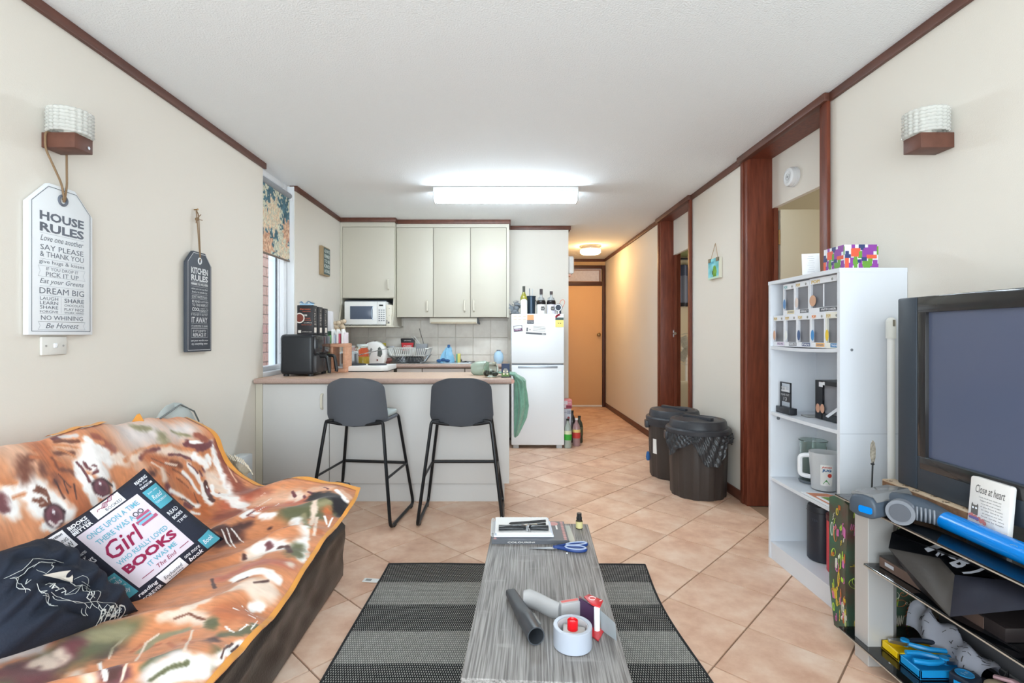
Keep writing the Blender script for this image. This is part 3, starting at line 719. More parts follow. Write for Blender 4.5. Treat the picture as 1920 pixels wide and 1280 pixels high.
for k, (a, c, m_, r_, lab) in enumerate((((-.85, 5.58, Z + .19), (-.9, 5.58, Z + .365), black, .006, 'black long handled utensil standing in the cutlery cup'), ((-.9, 5.56, Z + .19), (-.985, 5.56, Z + .28), whitepl, .005, 'left of the two white handles leaning from the cutlery cup'), ((-.885, 5.57, Z + .19), (-.955, 5.57, Z + .285), whitepl, .005, 'right of the two white handles leaning from the cutlery cup'))):
    b = nb(); a = V(a); c = V(c); tube(b, [a - (c - a) * .3, a, c], r_, n=8, flat=.5); O('utensil', b, m_, None, lab, 'utensil')
t = thing('coffee_bag', 'red and black coffee bag standing behind the dish rack', 'coffee bag', (-1.06, 5.77, WZ))
pm = fr((-1.06, 5.78, WZ + .007), (1, 0, 0), (0, 0, 1))
O('pouch', prism(nb(), [(-.055, 0), (.055, 0), (.08, .26), (-.08, .26)], -.03, .03, pm, bev=.012), mat('pouch_black', (36, 34, 38), .35), t)
b = nb(); poly(b, [pm @ V(p) for p in ((-.056, .12, .0305), (.056, .12, .0305), (.07, .21, .0305), (-.07, .21, .0305))]); O('red_panel', b, mat('pouch_red', (200, 36, 44), .4), t)
b = nb(); tx(b, 'COFFEE', 0, .17, .09, .022, pm, .02, z=.031); tx(b, 'GROUND', 0, .235, .08, .012, pm, z=.031); tx(b, 'dark roast', 0, .14, .07, .01, pm, z=.031); O('lettering', b, podp, t)

# blue refill pack, sponge, vase on the back bench
t = thing('refill_pouch', 'crumpled sky blue refill pouch standing on the sink edge', 'pouch', (-.62, 5.5, WZ))
b = nb()
def pouch(u, v):
    a = 2 * PI * u; wv = (1 - v) ** .8 * .075 + .012; th = (1 - v) ** .6 * .035 + .004
    q = .012 * math.sin(5 * a + 7 * v)
    return V((-.60 + .03 * v + (wv + q) * math.cos(a), 5.5 + (th + q * .5) * math.sin(a), WZ + .008 + .17 * v))
surf(b, 24, 12, pouch, True); O('pouch', b, mat('sky_blue_film', (140, 194, 226), .25), t)
b = nb(); box(b, -.585, 5.49, WZ + .165, -.555, 5.51, WZ + .2, bev=.004); O('spout', b, mat('deep_blue', (40, 88, 140), .35), t)
b = nb()
for q in range(3): ball(b, (-.67 + q * .045, 5.462, WZ + .03 + .01 * (q % 2)), .022, (1.3, .4, .8), 10, 8)
O('print', b, mat('deep_blue', (40, 88, 140), .35), t)
t = thing('dish_sponge', 'yellow and green sponge standing on edge by the blue pouch', 'sponge', (-.47, 5.5, WZ))
O('foam', mb(-.475, 5.47, WZ + .007, -.445, 5.54, WZ + .105, bev=.006), mat('sponge_yellow', (226, 216, 120), .9, bump=.6, bs=120), t)
O('scourer', mb(-.49, 5.47, WZ + .007, -.475, 5.54, WZ + .1, bev=.003), mat('scourer_green', (110, 170, 150), .9), t)
t = thing('plug', 'small black sink plug lying right of the sponge', 'plug', (-.39, 5.5, WZ))
O('disc', mlathe([(0, .0065), (.035, .0065), (.035, .014), (.012, .018), (.01, .026), (0, .027)], c=(-.39, 5.5, WZ), n=18), black, t)
t = thing('ceramic_pot', 'pale blue rounded ceramic pot at the right end of the bench', 'pot', (-.035, 5.45, WZ))
O('pot', mlathe([(0, .001), (.035, .001), (.05, .03), (.054, .07), (.045, .11), (.025, .13), (.022, .135), (0, .128)], c=(-.035, 5.45, WZ), n=24), mat('pale_blue_ceramic', (178, 210, 234), .25), t)
b = nb(); lathe(b, [(.02, .13), (.024, .137), (.018, .145), (0, .146)], c=(-.035, 5.45, WZ), n=16); O('lid', b, mat('slate_grey', (96, 104, 116), .5), t)

# right end of the breakfast bar
frost = mat('green_frosted', (196, 214, 200), .25, trans=.4)
t = thing('glass_jar', 'clear glass jar lying at the end of the breakfast bar with dark stones inside', 'jar', (-.06, 3.72, WZ))
b = nb(); lathe(b, [(0, .001), (.04, .001), (.056, .02), (.06, .05), (.052, .085), (.04, .1), (.04, .108), (.037, .1), (.05, .08), (.055, .05), (.05, .02), (0, .008)], c=(-.08, 3.72, WZ), n=26); O('jar', b, glass, t)
b = nb(); ball(b, (-.108, 3.70, WZ + .03), .022, (1, 1, 1), 12, 8); ball(b, (-.052, 3.70, WZ + .024), .022, (1.2, 1, .7), 12, 8); ball(b, (-.07, 3.74, WZ + .03), .02, (1, 1, .8), 10, 8); O('stone', b, mat('stone_dark', (66, 66, 62), .4), t)
t = thing('glass_jar', 'frosted green glass jar tipped on its side at the bar end', 'jar', (-.17, 3.9, WZ))
b = nb(); m_ = Mx.Translation((-.12, 3.9, WZ + .056)) @ Mx.Rotation(math.radians(-96), 4, 'Y'); lathe(b, [(0, -.02), (.04, -.02), (.054, 0), (.055, .06), (.045, .1), (.03, .115), (0, .115)], n=24, mtx=m_); O('jar', b, frost, t)
t = thing('toy_box', 'small dark blue and green toy car box on the bar end', 'box', (.035, 3.68, WZ))
O('carton', mb(-.003, 3.66, WZ + .001, .055, 3.71, WZ + .098, bev=.001), mat('box_navy', (34, 52, 88), .5), t)
pm = fr((-.003, 3.6594, WZ), (1, 0, 0), (0, 0, 1))
b = nb(); rect2(b, .001, .002, .057, .036, pm); O('ground_picture', b, mat('print_green', (94, 126, 66), .6), t)
b = nb(); prism(b, [(.012, .03), (.046, .03), (.048, .05), (.038, .066), (.02, .066), (.01, .05)], 0, .0005, pm); O('car_picture', b, mat('print_grey2', (150, 150, 146), .6), t)
b = nb(); disc2(b, .017, .045, .006, pm, .0008); disc2(b, .042, .045, .006, pm, .0008); disc2(b, .017, .026, .007, pm, .0008); disc2(b, .042, .026, .007, pm, .0008); O('lamp_picture', b, mat('print_cream', (232, 226, 200), .6), t)
b = nb(); rect2(b, .001, .0, .057, .008, pm, .0004); O('base_print', b, mat('pouch_black', (36, 34, 38), .35), t)
# towel hanging over the end of the bar: a gathered bundle of folds
b = nb()
path = [(-.03, .90, .02, .05), (.03, .902, .022, .09), (.09, .89, .04, .12), (.122, .84, .05, .125), (.128, .76, .052, .125), (.132, .66, .055, .115), (.124, .57, .048, .09), (.108, .49, .032, .06), (.102, .435, .016, .03), (.1, .42, .004, .006)]
def towel(u, v):
    f = v * (len(path) - 1); i = min(int(f), len(path) - 2); t = f - i; t = t * t * (3 - 2 * t)
    x, z, rx, ry = [path[i][k] * (1 - t) + path[i + 1][k] * t for k in range(4)]
    a = 2 * PI * u; hang = min(1, max(0, v - .14) * 7)
    q = 1 + hang * (.22 * math.sin(5 * a + 3 * v) + .1 * math.sin(9 * a - 5 * v))
    if hang < 1: return V((x + rx * .4 * math.cos(a) * hang, 3.80 + ry * math.sin(a), max(z + rx * .35 * math.cos(a), WZ + .0015 if x < .07 else 0)))
    return V((max(x + rx * q * math.cos(a), .0895), 3.80 + ry * q * math.sin(a), z))
surf(b, 72, 50, towel, True)
O('tea_towel', b, mat('sage_towel', (126, 172, 150), .95, var=(108, 154, 134), vs=30, bump=.8, bs=160, sheen=.3), None, 'sage green towel hanging over the right end of the breakfast bar', 'towel', sharp=80)

# ------------------------------------------------------------------ bar stools
shellm = mat('stool_grey_shell', (98, 101, 108), .75, bump=.25, bs=180)
padm = mat('stool_pale_pad', (176, 186, 186), .8)
tubem = mat('black_tube', (26, 27, 30), .35, metal=.3)
def make_stool(label):
    t = thing('bar_stool', label, 'stool', (0, 0, 0), local=True, group='bar stools at the breakfast bar')
    # back shell: curved sheet, local -y is towards the room
    b = nb()
    def sh(u, v):
        s = 2 * u - 1; w_ = .165 + .03 * v - .03 * max(0, v - .8) * 5 * .4
        k = 1 - .0
        # rounded top corners
        vv = v
        if v > .68: w_ *= math.sqrt(max(0, 1 - ((v - .68) / .32) ** 3 * .6))
        if v < .12: w_ *= .93 + .07 * v / .12
        x = s * (.205 - .02 * v) * (w_ / (.165 + .03 * v)) ** 1.0
        y = -.175 - .045 * v + .075 * abs(s) ** 2.4
        z = .634 + .281 * v - .022 * (1 - v) * (1 - s * s) - .014 * max(0, v - .8) * 5 * s ** 4
        return V((x, y, z))
    surf(b, 25, 15, sh); bmesh.ops.solidify(b, geom=b.faces[:], thickness=.014)
    bmesh.ops.recalc_face_normals(b, faces=b.faces[:])
    O('backrest', b, shellm, t, sharp=60)
    b = nb()
    prism(b, rpoly(.385, .335, .09, 6), .63, .652, Mx.Translation((0, .018, 0)), bev=.008); O('seat', b, shellm, t, sharp=50)
    b = nb(); prism(b, rpoly(.375, .345, .09, 6), .652, .682, Mx.Translation((0, .015, 0)), bev=.012); O('seat_pad', b, padm, t, sharp=60)
    for s in (-1, 1):
        b = nb(); tube(b, arc([(s * .14, -.15, .64), (s * .185, -.155, .64), (s * .262, -.235, .013), (s * .262, .235, .013), (s * .18, .155, .64), (s * .13, .15, .64)], .045), .0105, n=10); O('side_frame', b, tubem, t)
    b = nb(); tube(b, [(-.19, -.155, .635), (-.1, -.158, .622), (0, -.16, .615), (.1, -.158, .622), (.19, -.155, .635)], .01, n=8); O('seat_rail', b, tubem, t)
    b = nb(); tube(b, [(-.227, .2, .30), (.227, .2, .30)], .0105, n=8); O('foot_rail', b, tubem, t)
    for s in (-1, 1):
        b = nb(); tube(b, [(s * .227, -.199, .30), (s * .227, .2, .30)], .008, n=8); O('side_rail', b, tubem, t)
    for s in (-1, 1):
        for y in (-.17, .17):
            O('glide', mb(s * .262 - .012, y - .02, .0003, s * .262 + .012, y + .02, .012, bev=.003), black, t)
    return t
st = make_stool('grey shell bar stool nearer the wall, turned to show its pale seat')
st.location = (-.905, 3.36, 0); st.rotation_euler = (0, 0, math.radians(-7))
dup(st, (-.255, 3.36, 0), math.radians(0), 'grey shell bar stool on the right, square to the counter')
# ================================================================== fridge and what is on it
fw = mat('fridge_white', (240, 243, 246), .3)
fr_ = thing('fridge', 'white top-freezer fridge standing beside the hallway', 'fridge', (.37, 5.6, 0))
fx0, fx1, fy = .097, .648, 5.31
O('body', mb(fx0 + .004, fy + .05, .03, fx1 - .004, 5.875, 1.395, bev=.006), fw, fr_)
fd = O('freezer_door', mb(fx0, fy, .882, fx1, fy + .048, 1.40, bev=.012, seg=3), fw, fr_)
rd = O('fridge_door', mb(fx0, fy, .035, fx1, fy + .048, .868, bev=.012, seg=3), fw, fr_)
SUB('grip', mb(fx0 + .07, fy - .003, .835, fx1 - .07, fy + .01, .858, bev=.003), mat('grip_silver', (176, 184, 194), .3, metal=.5), rd)
O('gasket', mb(fx0 + .01, fy + .01, .866, fx1 - .01, fy + .05, .884), mat('gasket_grey', (120, 126, 134), .6), fr_)
for x in (fx0 + .05, fx1 - .05):
    b = nb(); box(b, x - .03, fy + .02, .0003, x + .03, fy + .07, .035, bev=.004); O('foot', b, mat('foot_grey', (196, 198, 200), .5), fr_)
pm = fr((fx0, fy - .001, 0), (1, 0, 0), (0, 0, 1))
def fp(x, y): return ((x - 958) / 100 * .551, H - (y - VY) * 5.31 / F)
def note(name, lab, cat, x0, y0, x1, y1, col, rot=0, parts=(), grp=None, th=.002):
    a, c = fp(x0, y1), fp(x1, y0); cx, cy = (a[0] + c[0]) / 2, (a[1] + c[1]) / 2; w_, h_ = c[0] - a[0], c[1] - a[1]
    m = pm @ Mx.Translation((cx, cy, 0)) @ Mx.Rotation(math.radians(rot), 4, 'Z')
    t = thing(name, lab, cat, m.translation, group=grp)
    O('sheet', prism(nb(), [(-w_ / 2, -h_ / 2), (w_ / 2, -h_ / 2), (w_ / 2, h_ / 2), (-w_ / 2, h_ / 2)], 0.0002, th, m), plain(col, .6), t)
    for nm, c2, fn in parts:
        b = nb(); fn(b, m @ Mx.Translation((0, 0, th + .0004)), w_, h_); O(nm, b, plain(c2, .6), t)
    return t
gk = (96, 98, 104)
for k, (x, col) in enumerate(((965.5, (236, 228, 214)), (974, (234, 228, 216)), (983, (238, 230, 212)))):
    note('fridge_magnet', ['leftmost pale magnet card on the freezer door', 'middle pale magnet card on the freezer door', 'third pale magnet card on the freezer door'][k], 'magnet', x - 3.6, 590.5, x + 3.6, 606, col, 0,
         [('print', (206, 190, 170), lambda b, m, w, h: (rect2(b, -w * .4, -h * .05, w * .4, 0, m), rect2(b, -w * .4, h * .3, w * .4, h * .36, m)))], 'pale magnet cards on the freezer')
note('fridge_magnet', 'orange and black magnet at the top of the freezer door', 'magnet', 988, 590, 1000.5, 607, (240, 164, 112), 0,
     [('dark_half', (80, 82, 90), lambda b, m, w, h: rect2(b, -w / 2, -h / 2, w / 2, -h * .08, m)), ('print', (220, 220, 224), lambda b, m, w, h: (tx(b, 'PIZZA', 0, -h * .2, w * .8, h * .1, m, z=.0003), tx(b, 'CALL NOW', 0, -h * .36, w * .8, h * .08, m, z=.0003)))])
note('note_paper', 'white handwritten note right of the orange magnet', 'note', 1001, 591, 1017, 605, (244, 244, 242), 0,
     [('writing', (200, 190, 186), lambda b, m, w, h: [rect2(b, -w * .4, y * h, w * (.1 + .3 * (i % 2)), y * h + h * .03, m) for i, y in enumerate((.3, .1, -.1, -.3))])])
note('fridge_magnet', 'purple and white magnet tilted on the freezer door', 'magnet', 963, 610.5, 978.5, 621, (226, 226, 232), 6,
     [('border', (60, 54, 66), lambda b, m, w, h: line2(b, [(-w / 2, -h / 2), (w / 2, -h / 2), (w / 2, h / 2), (-w / 2, h / 2), (-w / 2, -h / 2)], .005, m)), ('band', (110, 60, 96), lambda b, m, w, h: rect2(b, -w * .46, -h * .42, w * .46, 0, m)), ('print', (236, 232, 240), lambda b, m, w, h: tx(b, 'open', 0, -h * .2, w * .7, h * .25, m, .02, z=.0003))])
note('letter', 'white form letter stuck crookedly on the freezer door', 'letter', 985.5, 610, 1024, 627, (238, 238, 236), -3.5,
     [('dark_strip', (90, 94, 100), lambda b, m, w, h: rect2(b, -w * .49, -h * .48, w * .49, -h * .3, m)), ('writing', gk, lambda b, m, w, h: (rect2(b, -w * .47, -h * .2, -w * .4, h * .2, m), disc2(b, -w * .3, 0, .006, m), [rect2(b, -w * .15, h * q, w * .45, h * (q + .03), m) for q in (.36, .22, .08, -.1)])), ('code', (230, 230, 232), lambda b, m, w, h: tx(b, 'BILL', w * .38, -h * .39, w * .16, h * .13, m, .02, z=.0004))])
note('energy_label', 'yellow energy rating label at the top right of the freezer door', 'label', 1041, 589, 1056.5, 613, (240, 242, 244), 0,
     [('dark_band', (70, 86, 84), lambda b, m, w, h: rect2(b, -w / 2, h * .05, w / 2, h * .25, m)), ('yellow_panel', (240, 222, 130), lambda b, m, w, h: rect2(b, -w / 2, -h / 2, w / 2, h * .05, m)), ('star_arc', (206, 52, 66), lambda b, m, w, h: line2(b, [(-w * .42, h * .28), (-w * .3, h * .38), (-w * .12, h * .45), (0, h * .47)], .02, m)), ('figure', (40, 40, 40), lambda b, m, w, h: tx(b, '2 8', 0, -h * .2, w * .4, h * .09, m, .02, z=.0003))])

TZ = 1.4005
dark_glass = mat('dark_spirit', (38, 34, 36), .12)
def bottle_prof(r, h, sh, nr): return [(0, .001), (r * .92, .001), (r, .008), (r, sh), (r * .92, sh + .02), (nr * 1.4, sh + .055), (nr, sh + .075), (nr, h), (0, h)]
t = thing('dragon_figurine', 'small grey winged dragon figurine on the fridge', 'figurine', (.14, 5.5, TZ))
dm = mat('pewter', (112, 118, 124), .5, bump=.4, bs=90)
b = nb()
for c, r, s in (((.14, 5.5, TZ + .03), .04, (1, .8, .75)), ((.155, 5.49, TZ + .07), .032, (1, .8, 1.1)), ((.16, 5.48, TZ + .108), .026, (1.2, 1, .85)), ((.185, 5.47, TZ + .1), .014, (1.5, 1, .8)), ((.12, 5.48, TZ + .015), .018, (1.4, 1, .7)), ((.165, 5.46, TZ + .015), .018, (1.4, 1, .7))): ball(b, c, r, s, 12, 8)
O('body', b, dm, t)
b = nb()
for k in range(5): cyl(b, (.135 + k * .012, 5.49, TZ + .12 + .004 * k), (.12 + k * .014, 5.49, TZ + .155 - abs(k - 2) * .006), .006, .0008, n=6)
for k in range(4): cyl(b, (.125, 5.52, TZ + .1 - k * .02), (.105, 5.525, TZ + .115 - k * .02), .006, .001, n=6)
O('horn', b, dm, t)
b = nb()
for s, pts in ((1, [(0, 0), (-.055, .05), (-.045, .01), (-.06, .0), (-.035, -.02), (-.04, -.04), (0, -.03)]),): prism(b, pts, -.003, .003, fr((.13, 5.515, TZ + .07), (1, 0, 0), (0, 0, 1)))
prism(b, [(0, 0), (.03, .045), (.035, .0), (.0, -.03)], -.003, .003, fr((.165, 5.52, TZ + .075), (1, 0, 0), (0, 0, 1)))
O('wing', b, dm, t)
O('base', mb(.085, 5.44, TZ + .0002, .2, 5.56, TZ + .006, bev=.002), mat('pouch_black', (36, 34, 38), .35), t)
t = thing('wine_bottle', 'olive green white-wine bottle with white label on the fridge', 'bottle', (.235, 5.48, TZ))
O('bottle', mlathe(bottle_prof(.038, .265, .165, .0135), c=(.235, 5.48, TZ), n=24), mat('olive_glass', (150, 146, 60), .12), t)
b = nb(); surf(b, 14, 8, lambda u, v: V((.235 + .0388 * math.cos(-2.7 + 2.3 * u) * (1 if v < 1 else 1), 5.48 + .0388 * math.sin(-2.7 + 2.3 * u), TZ + .004 + v * .158 * (1 - .12 * (2 * u - 1) ** 2)))); O('label', b, mat('label_white', (240, 240, 238), .6), t)
O('capsule', mlathe([(.0145, .215), (.0148, .3), (0, .3005)], c=(.235, 5.48, TZ), n=16), mat('capsule', (70, 72, 66), .4), t)
t = thing('tumbler', 'dark blue ribbed tumbler with straw on the fridge', 'tumbler', (.318, 5.57, TZ))
O('cup', mlathe([(0, .001), (.044, .001), (.05, .19), (.054, .192), (.054, .2), (.046, .202), (0, .195)], c=(.318, 5.57, TZ), n=24), mat('tumbler_blue', (56, 72, 88), .25, metal=.4), t)
b = nb(); tube(b, [(.303, 5.57, TZ + .19), (.30, 5.57, TZ + .285)], .005, n=8); O('straw', b, mat('straw_grey', (130, 134, 140), .3), t)
b = nb(); tube(b, [(.33, 5.57, TZ + .19), (.332, 5.57, TZ + .28)], .005, n=8); O('straw', b, mat('straw_clear', (220, 222, 222), .2), t)
b = nb(); tube(b, [(.368, 5.57, TZ + .16), (.38, 5.57, TZ + .13), (.378, 5.57, TZ + .1)], .004, n=6); O('strap', b, black, t)
for k, (x, hh, lab) in enumerate(((.42, .27, 'taller dark spirit bottle with white label on the fridge, next to the tumbler'), (.527, .245, 'second dark spirit bottle with a lilac tinted label on the fridge'))):
    t = thing('spirit_bottle', lab, 'bottle', (x, 5.47, TZ), group='spirit bottles on the fridge')
    O('bottle', mlathe([(0, .001), (.046, .001), (.048, .01), (.048, .13), (.04, .152), (.024, .17), (.014, .185), (.0125, .21), (.0125, .235), (0, .235)], c=(x, 5.47, TZ), n=24), mat('smoky_bottle', (170, 172, 172), .1, metal=.1), t)
    O('spirit_level', mlathe([(.0484, .105), (.0484, .131), (.042, .148), (.04, .15), (.0405, .15)], c=(x, 5.47, TZ), n=24), dark_glass, t)
    b = nb(); surf(b, 14, 2, lambda u, v: V((x + .0488 * math.cos(-2.75 + 2.4 * u), 5.47 + .0488 * math.sin(-2.75 + 2.4 * u), TZ + .004 + v * .1))); O('label', b, plain([(226, 222, 216), (222, 218, 230)][k], .6), t)
    pm2 = fr((x + .012, 5.4205, TZ + .06), (1, 0, 0), (0, 0, 1))
    b = nb(); prism(b, [(-.022, 0), (-.016, .02), (.016, .02), (.022, 0), (.016, -.02), (-.016, -.02)], 0, .0006, pm2); O('badge', b, mat('pouch_black', (36, 34, 38), .35), t)
    b = nb(); tx(b, 'BLACK', 0, .004, .03, .008, pm2, .02, z=.001); tx(b, 'SPICED', 0, -.008, .028, .006, pm2, z=.001); O('lettering', b, podp, t)
    b = nb(); tube(b, [(x + .035 * math.cos(q), 5.47 + .02, TZ + .165 + .016 * math.sin(q)) for q in np.linspace(0, PI, 7)], .004, n=6); O('loop', b, mat('smoky_bottle', (170, 172, 172), .1, metal=.1), t)
    O('cap', mlathe([(.0145, .21), (.0165, .212), (.0165, hh), (0, hh + .001)], c=(x, 5.47, TZ), n=16), mat('cap_dark', (70, 62, 64), .4), t)
t = thing('round_gadget', 'round navy and white gadget with a coral wrist strap on the fridge', 'gadget', (.6, 5.47, TZ))
m_ = fr((.602, 5.45, TZ + .07), (1, 0, 0), (0, 0, 1))
b = nb(); cyl(b, m_ @ V((0, 0, -.03)), m_ @ V((0, 0, .004)), .042, n=26); box(b, .592, 5.45, TZ + .0005, .632, 5.48, TZ + .05, bev=.005); O('case', b, mat('gadget_navy', (30, 42, 60), .35), t)
b = nb(); tube(b, [m_ @ V((.034 * math.cos(q) - .002, .034 * math.sin(q), .006)) for q in np.linspace(0, 2 * PI, 25)[:-1]], .005, n=6, closed=True); box(b, .595, 5.437, TZ + .001, .61, 5.452, TZ + .04, bev=.003); O('ring', b, whitep, t)
b = nb(); tube(b, arc([(.615, 5.47, TZ + .1), (.63, 5.47, TZ + .15), (.66, 5.47, TZ + .158), (.675, 5.47, TZ + .13), (.655, 5.47, TZ + .085), (.64, 5.47, TZ + .07)], .03), .0032, n=6); O('wrist_strap', b, mat('coral_cord', (226, 130, 100), .6), t)

# beside the fridge
t = thing('drink_carton', 'tall pale carton standing beside the fridge under the pink pack', 'carton', (.71, 5.55, 0))
O('carton', mb(.66, 5.5, .001, .745, 5.62, .385, bev=.003), mat('carton_pale', (206, 206, 216), .5), t)
pm = fr((.66, 5.4995, 0), (1, 0, 0), (0, 0, 1)); b = nb(); disc2(b, .056, .29, .014, pm); O('seal_print', b, mat('seal_red', (160, 70, 74), .5), t)
b = nb()
for q in range(3): rect2(b, .045 + q * .012, .33, .052 + q * .012, .37, pm)
tx(b, 'milk', .025, .35, .025, .02, pm); O('print', b, mat('print_slate', (110, 118, 140), .5), t)
t = thing('tissue_pack', 'pink wrapped pack sitting on the pale carton by the fridge', 'packet', (.7, 5.56, .386))
O('wrap', mb(.655, 5.5, .387, .755, 5.63, .485, bev=.01, seg=2), mat('pink_wrap', (226, 138, 152), .35), t)
pm = fr((.655, 5.4992, .387), (1, 0, 0), (0, 0, 1)); b = nb(); rect2(b, .008, .045, .05, .085, pm); rect2(b, .01, .01, .034, .04, pm); O('white_print', b, mat('print_pale', (232, 224, 232), .5), t)
b = nb(); rect2(b, .036, .008, .095, .036, pm); O('maroon_print', b, mat('print_maroon', (140, 46, 70), .5), t)
b = nb(); tx(b, 'soft', .07, .066, .034, .014, pm, .02); O('lettering', b, podp, t)
t = thing('flat_carton', 'flat red edged tray between the pink pack and the pale carton', 'carton', (.75, 5.6, 0))
bpy.data.objects.remove(t)
for nm, x, y, h, r, gl, top, bot, lab in (('soda_bottle', .69, 5.36, .285, .04, (196, 206, 196), (222, 226, 190), (60, 170, 60), 'clear soft drink bottle with a green label beside the fridge'), ('soda_bottle', .795, 5.46, .275, .042, (200, 160, 160), (236, 206, 130), (206, 66, 60), 'pinkish soft drink bottle with a red and yellow label beside the fridge'), ('soda_bottle', .85, 5.62, .275, .04, (74, 78, 62), (90, 94, 74), (80, 84, 60), 'dark olive bottle standing behind the red labelled bottle'), ('soda_bottle', .775, 5.64, .33, .04, (60, 58, 60), (86, 80, 84), (70, 66, 70), 'black capped bottle hidden behind the red labelled bottle')):
    t = thing(nm, lab, 'bottle', (x, y, 0), group='drink bottles by the fridge')
    O('bottle', mlathe([(0, .001), (r * .9, .001), (r, .015), (r * .93, .06), (r, .09), (r, h * .66), (r * .8, h * .8), (.014, h * .92), (.014, h), (0, h)], c=(x, y, 0), n=20), plain(gl, .1, trans=.3), t)
    for q, (c, z0, z1) in enumerate(((bot, .085, .145), (top, .145, h * .64))):
        b = nb(); surf(b, 22, 2, lambda u, v: V((x + (r + .001) * math.cos(2 * PI * u), y + (r + .001) * math.sin(2 * PI * u), z0 + v * (z1 - z0)))); O('label', b, plain(c, .5), t)
    O('cap', mlathe([(.016, h), (.016, h + .018), (0, h + .019)], c=(x, y, 0), n=14), plain((236, 230, 226) if 'pinkish' in lab else (40, 44, 40), .4), t)

# ------------------------------------------------------------------ bins
binm = mat('bin_brown_black', (62, 56, 54), .45); lidm = mat('bin_lid', (56, 58, 64), .42)
def make_bin(label, x, y):
    t = thing('rubbish_bin', label, 'bin', (x, y, 0), group='black rubbish bins by the doorway')
    b = nb(); n = 96
    rings = []
    for r, z in ((.188, .0), (.192, .008), (.2, .25), (.207, .44)):
        R = []
        for i in range(n):
            a = 2 * PI * i / n; rib = .005 * (1 if (i % 8) < 4 else -.4) * (1 if z < .43 else .3)
            R.append(b.verts.new((x + (r + rib) * math.cos(a), y + (r + rib) * math.sin(a), z)))
        rings.append(R)
    for A, B in zip(rings, rings[1:]):
        for i in range(n): b.faces.new((A[i], A[(i + 1) % n], B[(i + 1) % n], B[i]))
    b.faces.new(rings[0][::-1]); b.faces.new(rings[-1])
    O('bucket', b, binm, t, sharp=25)
    O('rim', mlathe([(.207, .425), (.22, .428), (.222, .47), (.212, .474)], c=(x, y, 0), n=48), lidm, t)
    O('lid', mlathe([(.215, .462), (.229, .464), (.231, .49), (.224, .5), (.206, .503), (.198, .545), (.19, .556), (.165, .56), (.158, .553), (0, .566)], c=(x, y, 0), n=48), lidm, t)
    a = math.radians(-62)
    b = nb(); box(b, -.13, -.018, .552, .13, .018, .578, bev=.006, mtx=Mx.Translation((x, y, 0)) @ Mx.Rotation(a, 4, 'Z')); O('lid_grip', b, lidm, t)
    for s in (0, PI):
        b = nb(); box(b, .205, -.04, .40, .24, .04, .462, bev=.008, mtx=Mx.Translation((x, y, 0)) @ Mx.Rotation(s - .15, 4, 'Z')); O('handle', b, lidm, t)
    return t
bx, by = 1.462, 3.82
t1 = make_bin('front black rubbish bin with a plastic liner hanging over its rim', bx, by)
# liner
b = nb()
def liner(u, v):
    a = math.radians(186 + 158 * u)
    d = .045 + .11 * math.exp(-((u - .11) / .1) ** 2) + .18 * math.exp(-((u - .56) / .16) ** 2) + .02 * math.sin(u * 31)
    r = .228 + .012 * v + .006 * math.sin(u * 60 + v * 9) + .004 * math.sin(u * 130 - v * 14)
    return V((bx + r * math.cos(a), by + r * math.sin(a), .462 - d * v))
surf(b, 120, 14, liner)
O('bin_liner', b, mat('black_film', (56, 58, 62), .22, bump=.6, bs=70), t1, sharp=180)
t2 = make_bin('rear black rubbish bin half hidden behind the one with the liner', 1.45, 4.31)
b = nb(); surf(b, 8, 2, lambda u, v: V((1.45 + .2025 * math.cos(math.radians(196 + 18 * u)), 4.31 + .2025 * math.sin(math.radians(196 + 18 * u)), .2 + .12 * v))); O('sticker', b, mat('label_white', (240, 240, 238), .6), t2)
t = thing('blue_rag', 'small blue tag of cloth poking out at the left side of the rear bin', 'rag', (1.236, 4.33, .12))
b = nb(); lathe(b, [(0, .12), (.012, .122), (.018, .15), (.012, .19), (0, .2)], c=(1.236, 4.33, 0), n=12); O('cloth', b, mat('rag_blue', (50, 100, 160), .8), t)

# ------------------------------------------------------------------ lights
lit = mat('lit_diffuser', (228, 244, 255), .4, emit=31)
t = thing('fluorescent_light', 'long lit fluorescent ceiling fitting with white diffuser', 'light', (.03, 4.38, CZ))
O('housing', mb(-.58, 4.31, CZ - .042, .645, 4.455, CZ - .001, bev=.004), white, t)
O('diffuser', mb(-.572, 4.325, CZ - .115, .637, 4.44, CZ - .042, bev=.025, seg=4), lit, t)
for x in (-.583, .636): O('end_cap', mb(x, 4.322, CZ - .116, x + .011, 4.443, CZ - .03, bev=.003), mat('end_grey', (196, 198, 200), .4), t)
t = thing('ceiling_light', 'round lit oyster light on the hallway ceiling', 'light', (1.245, 7.2, CZ))
O('base_ring', mlathe([(0, -.001), (.15, -.001), (.152, -.012), (.135, -.016), (.135, -.05), (0, -.05)], c=(1.245, 7.2, CZ), n=40), mat('brushed', (176, 172, 166), .35, metal=.6), t)
O('diffuser', mlathe([(.132, -.05), (.14, -.055), (.14, -.095), (.12, -.112), (0, -.118)], c=(1.245, 7.2, CZ), n=40), mat('warm_diffuser', (255, 206, 142), .4, emit=28), t)
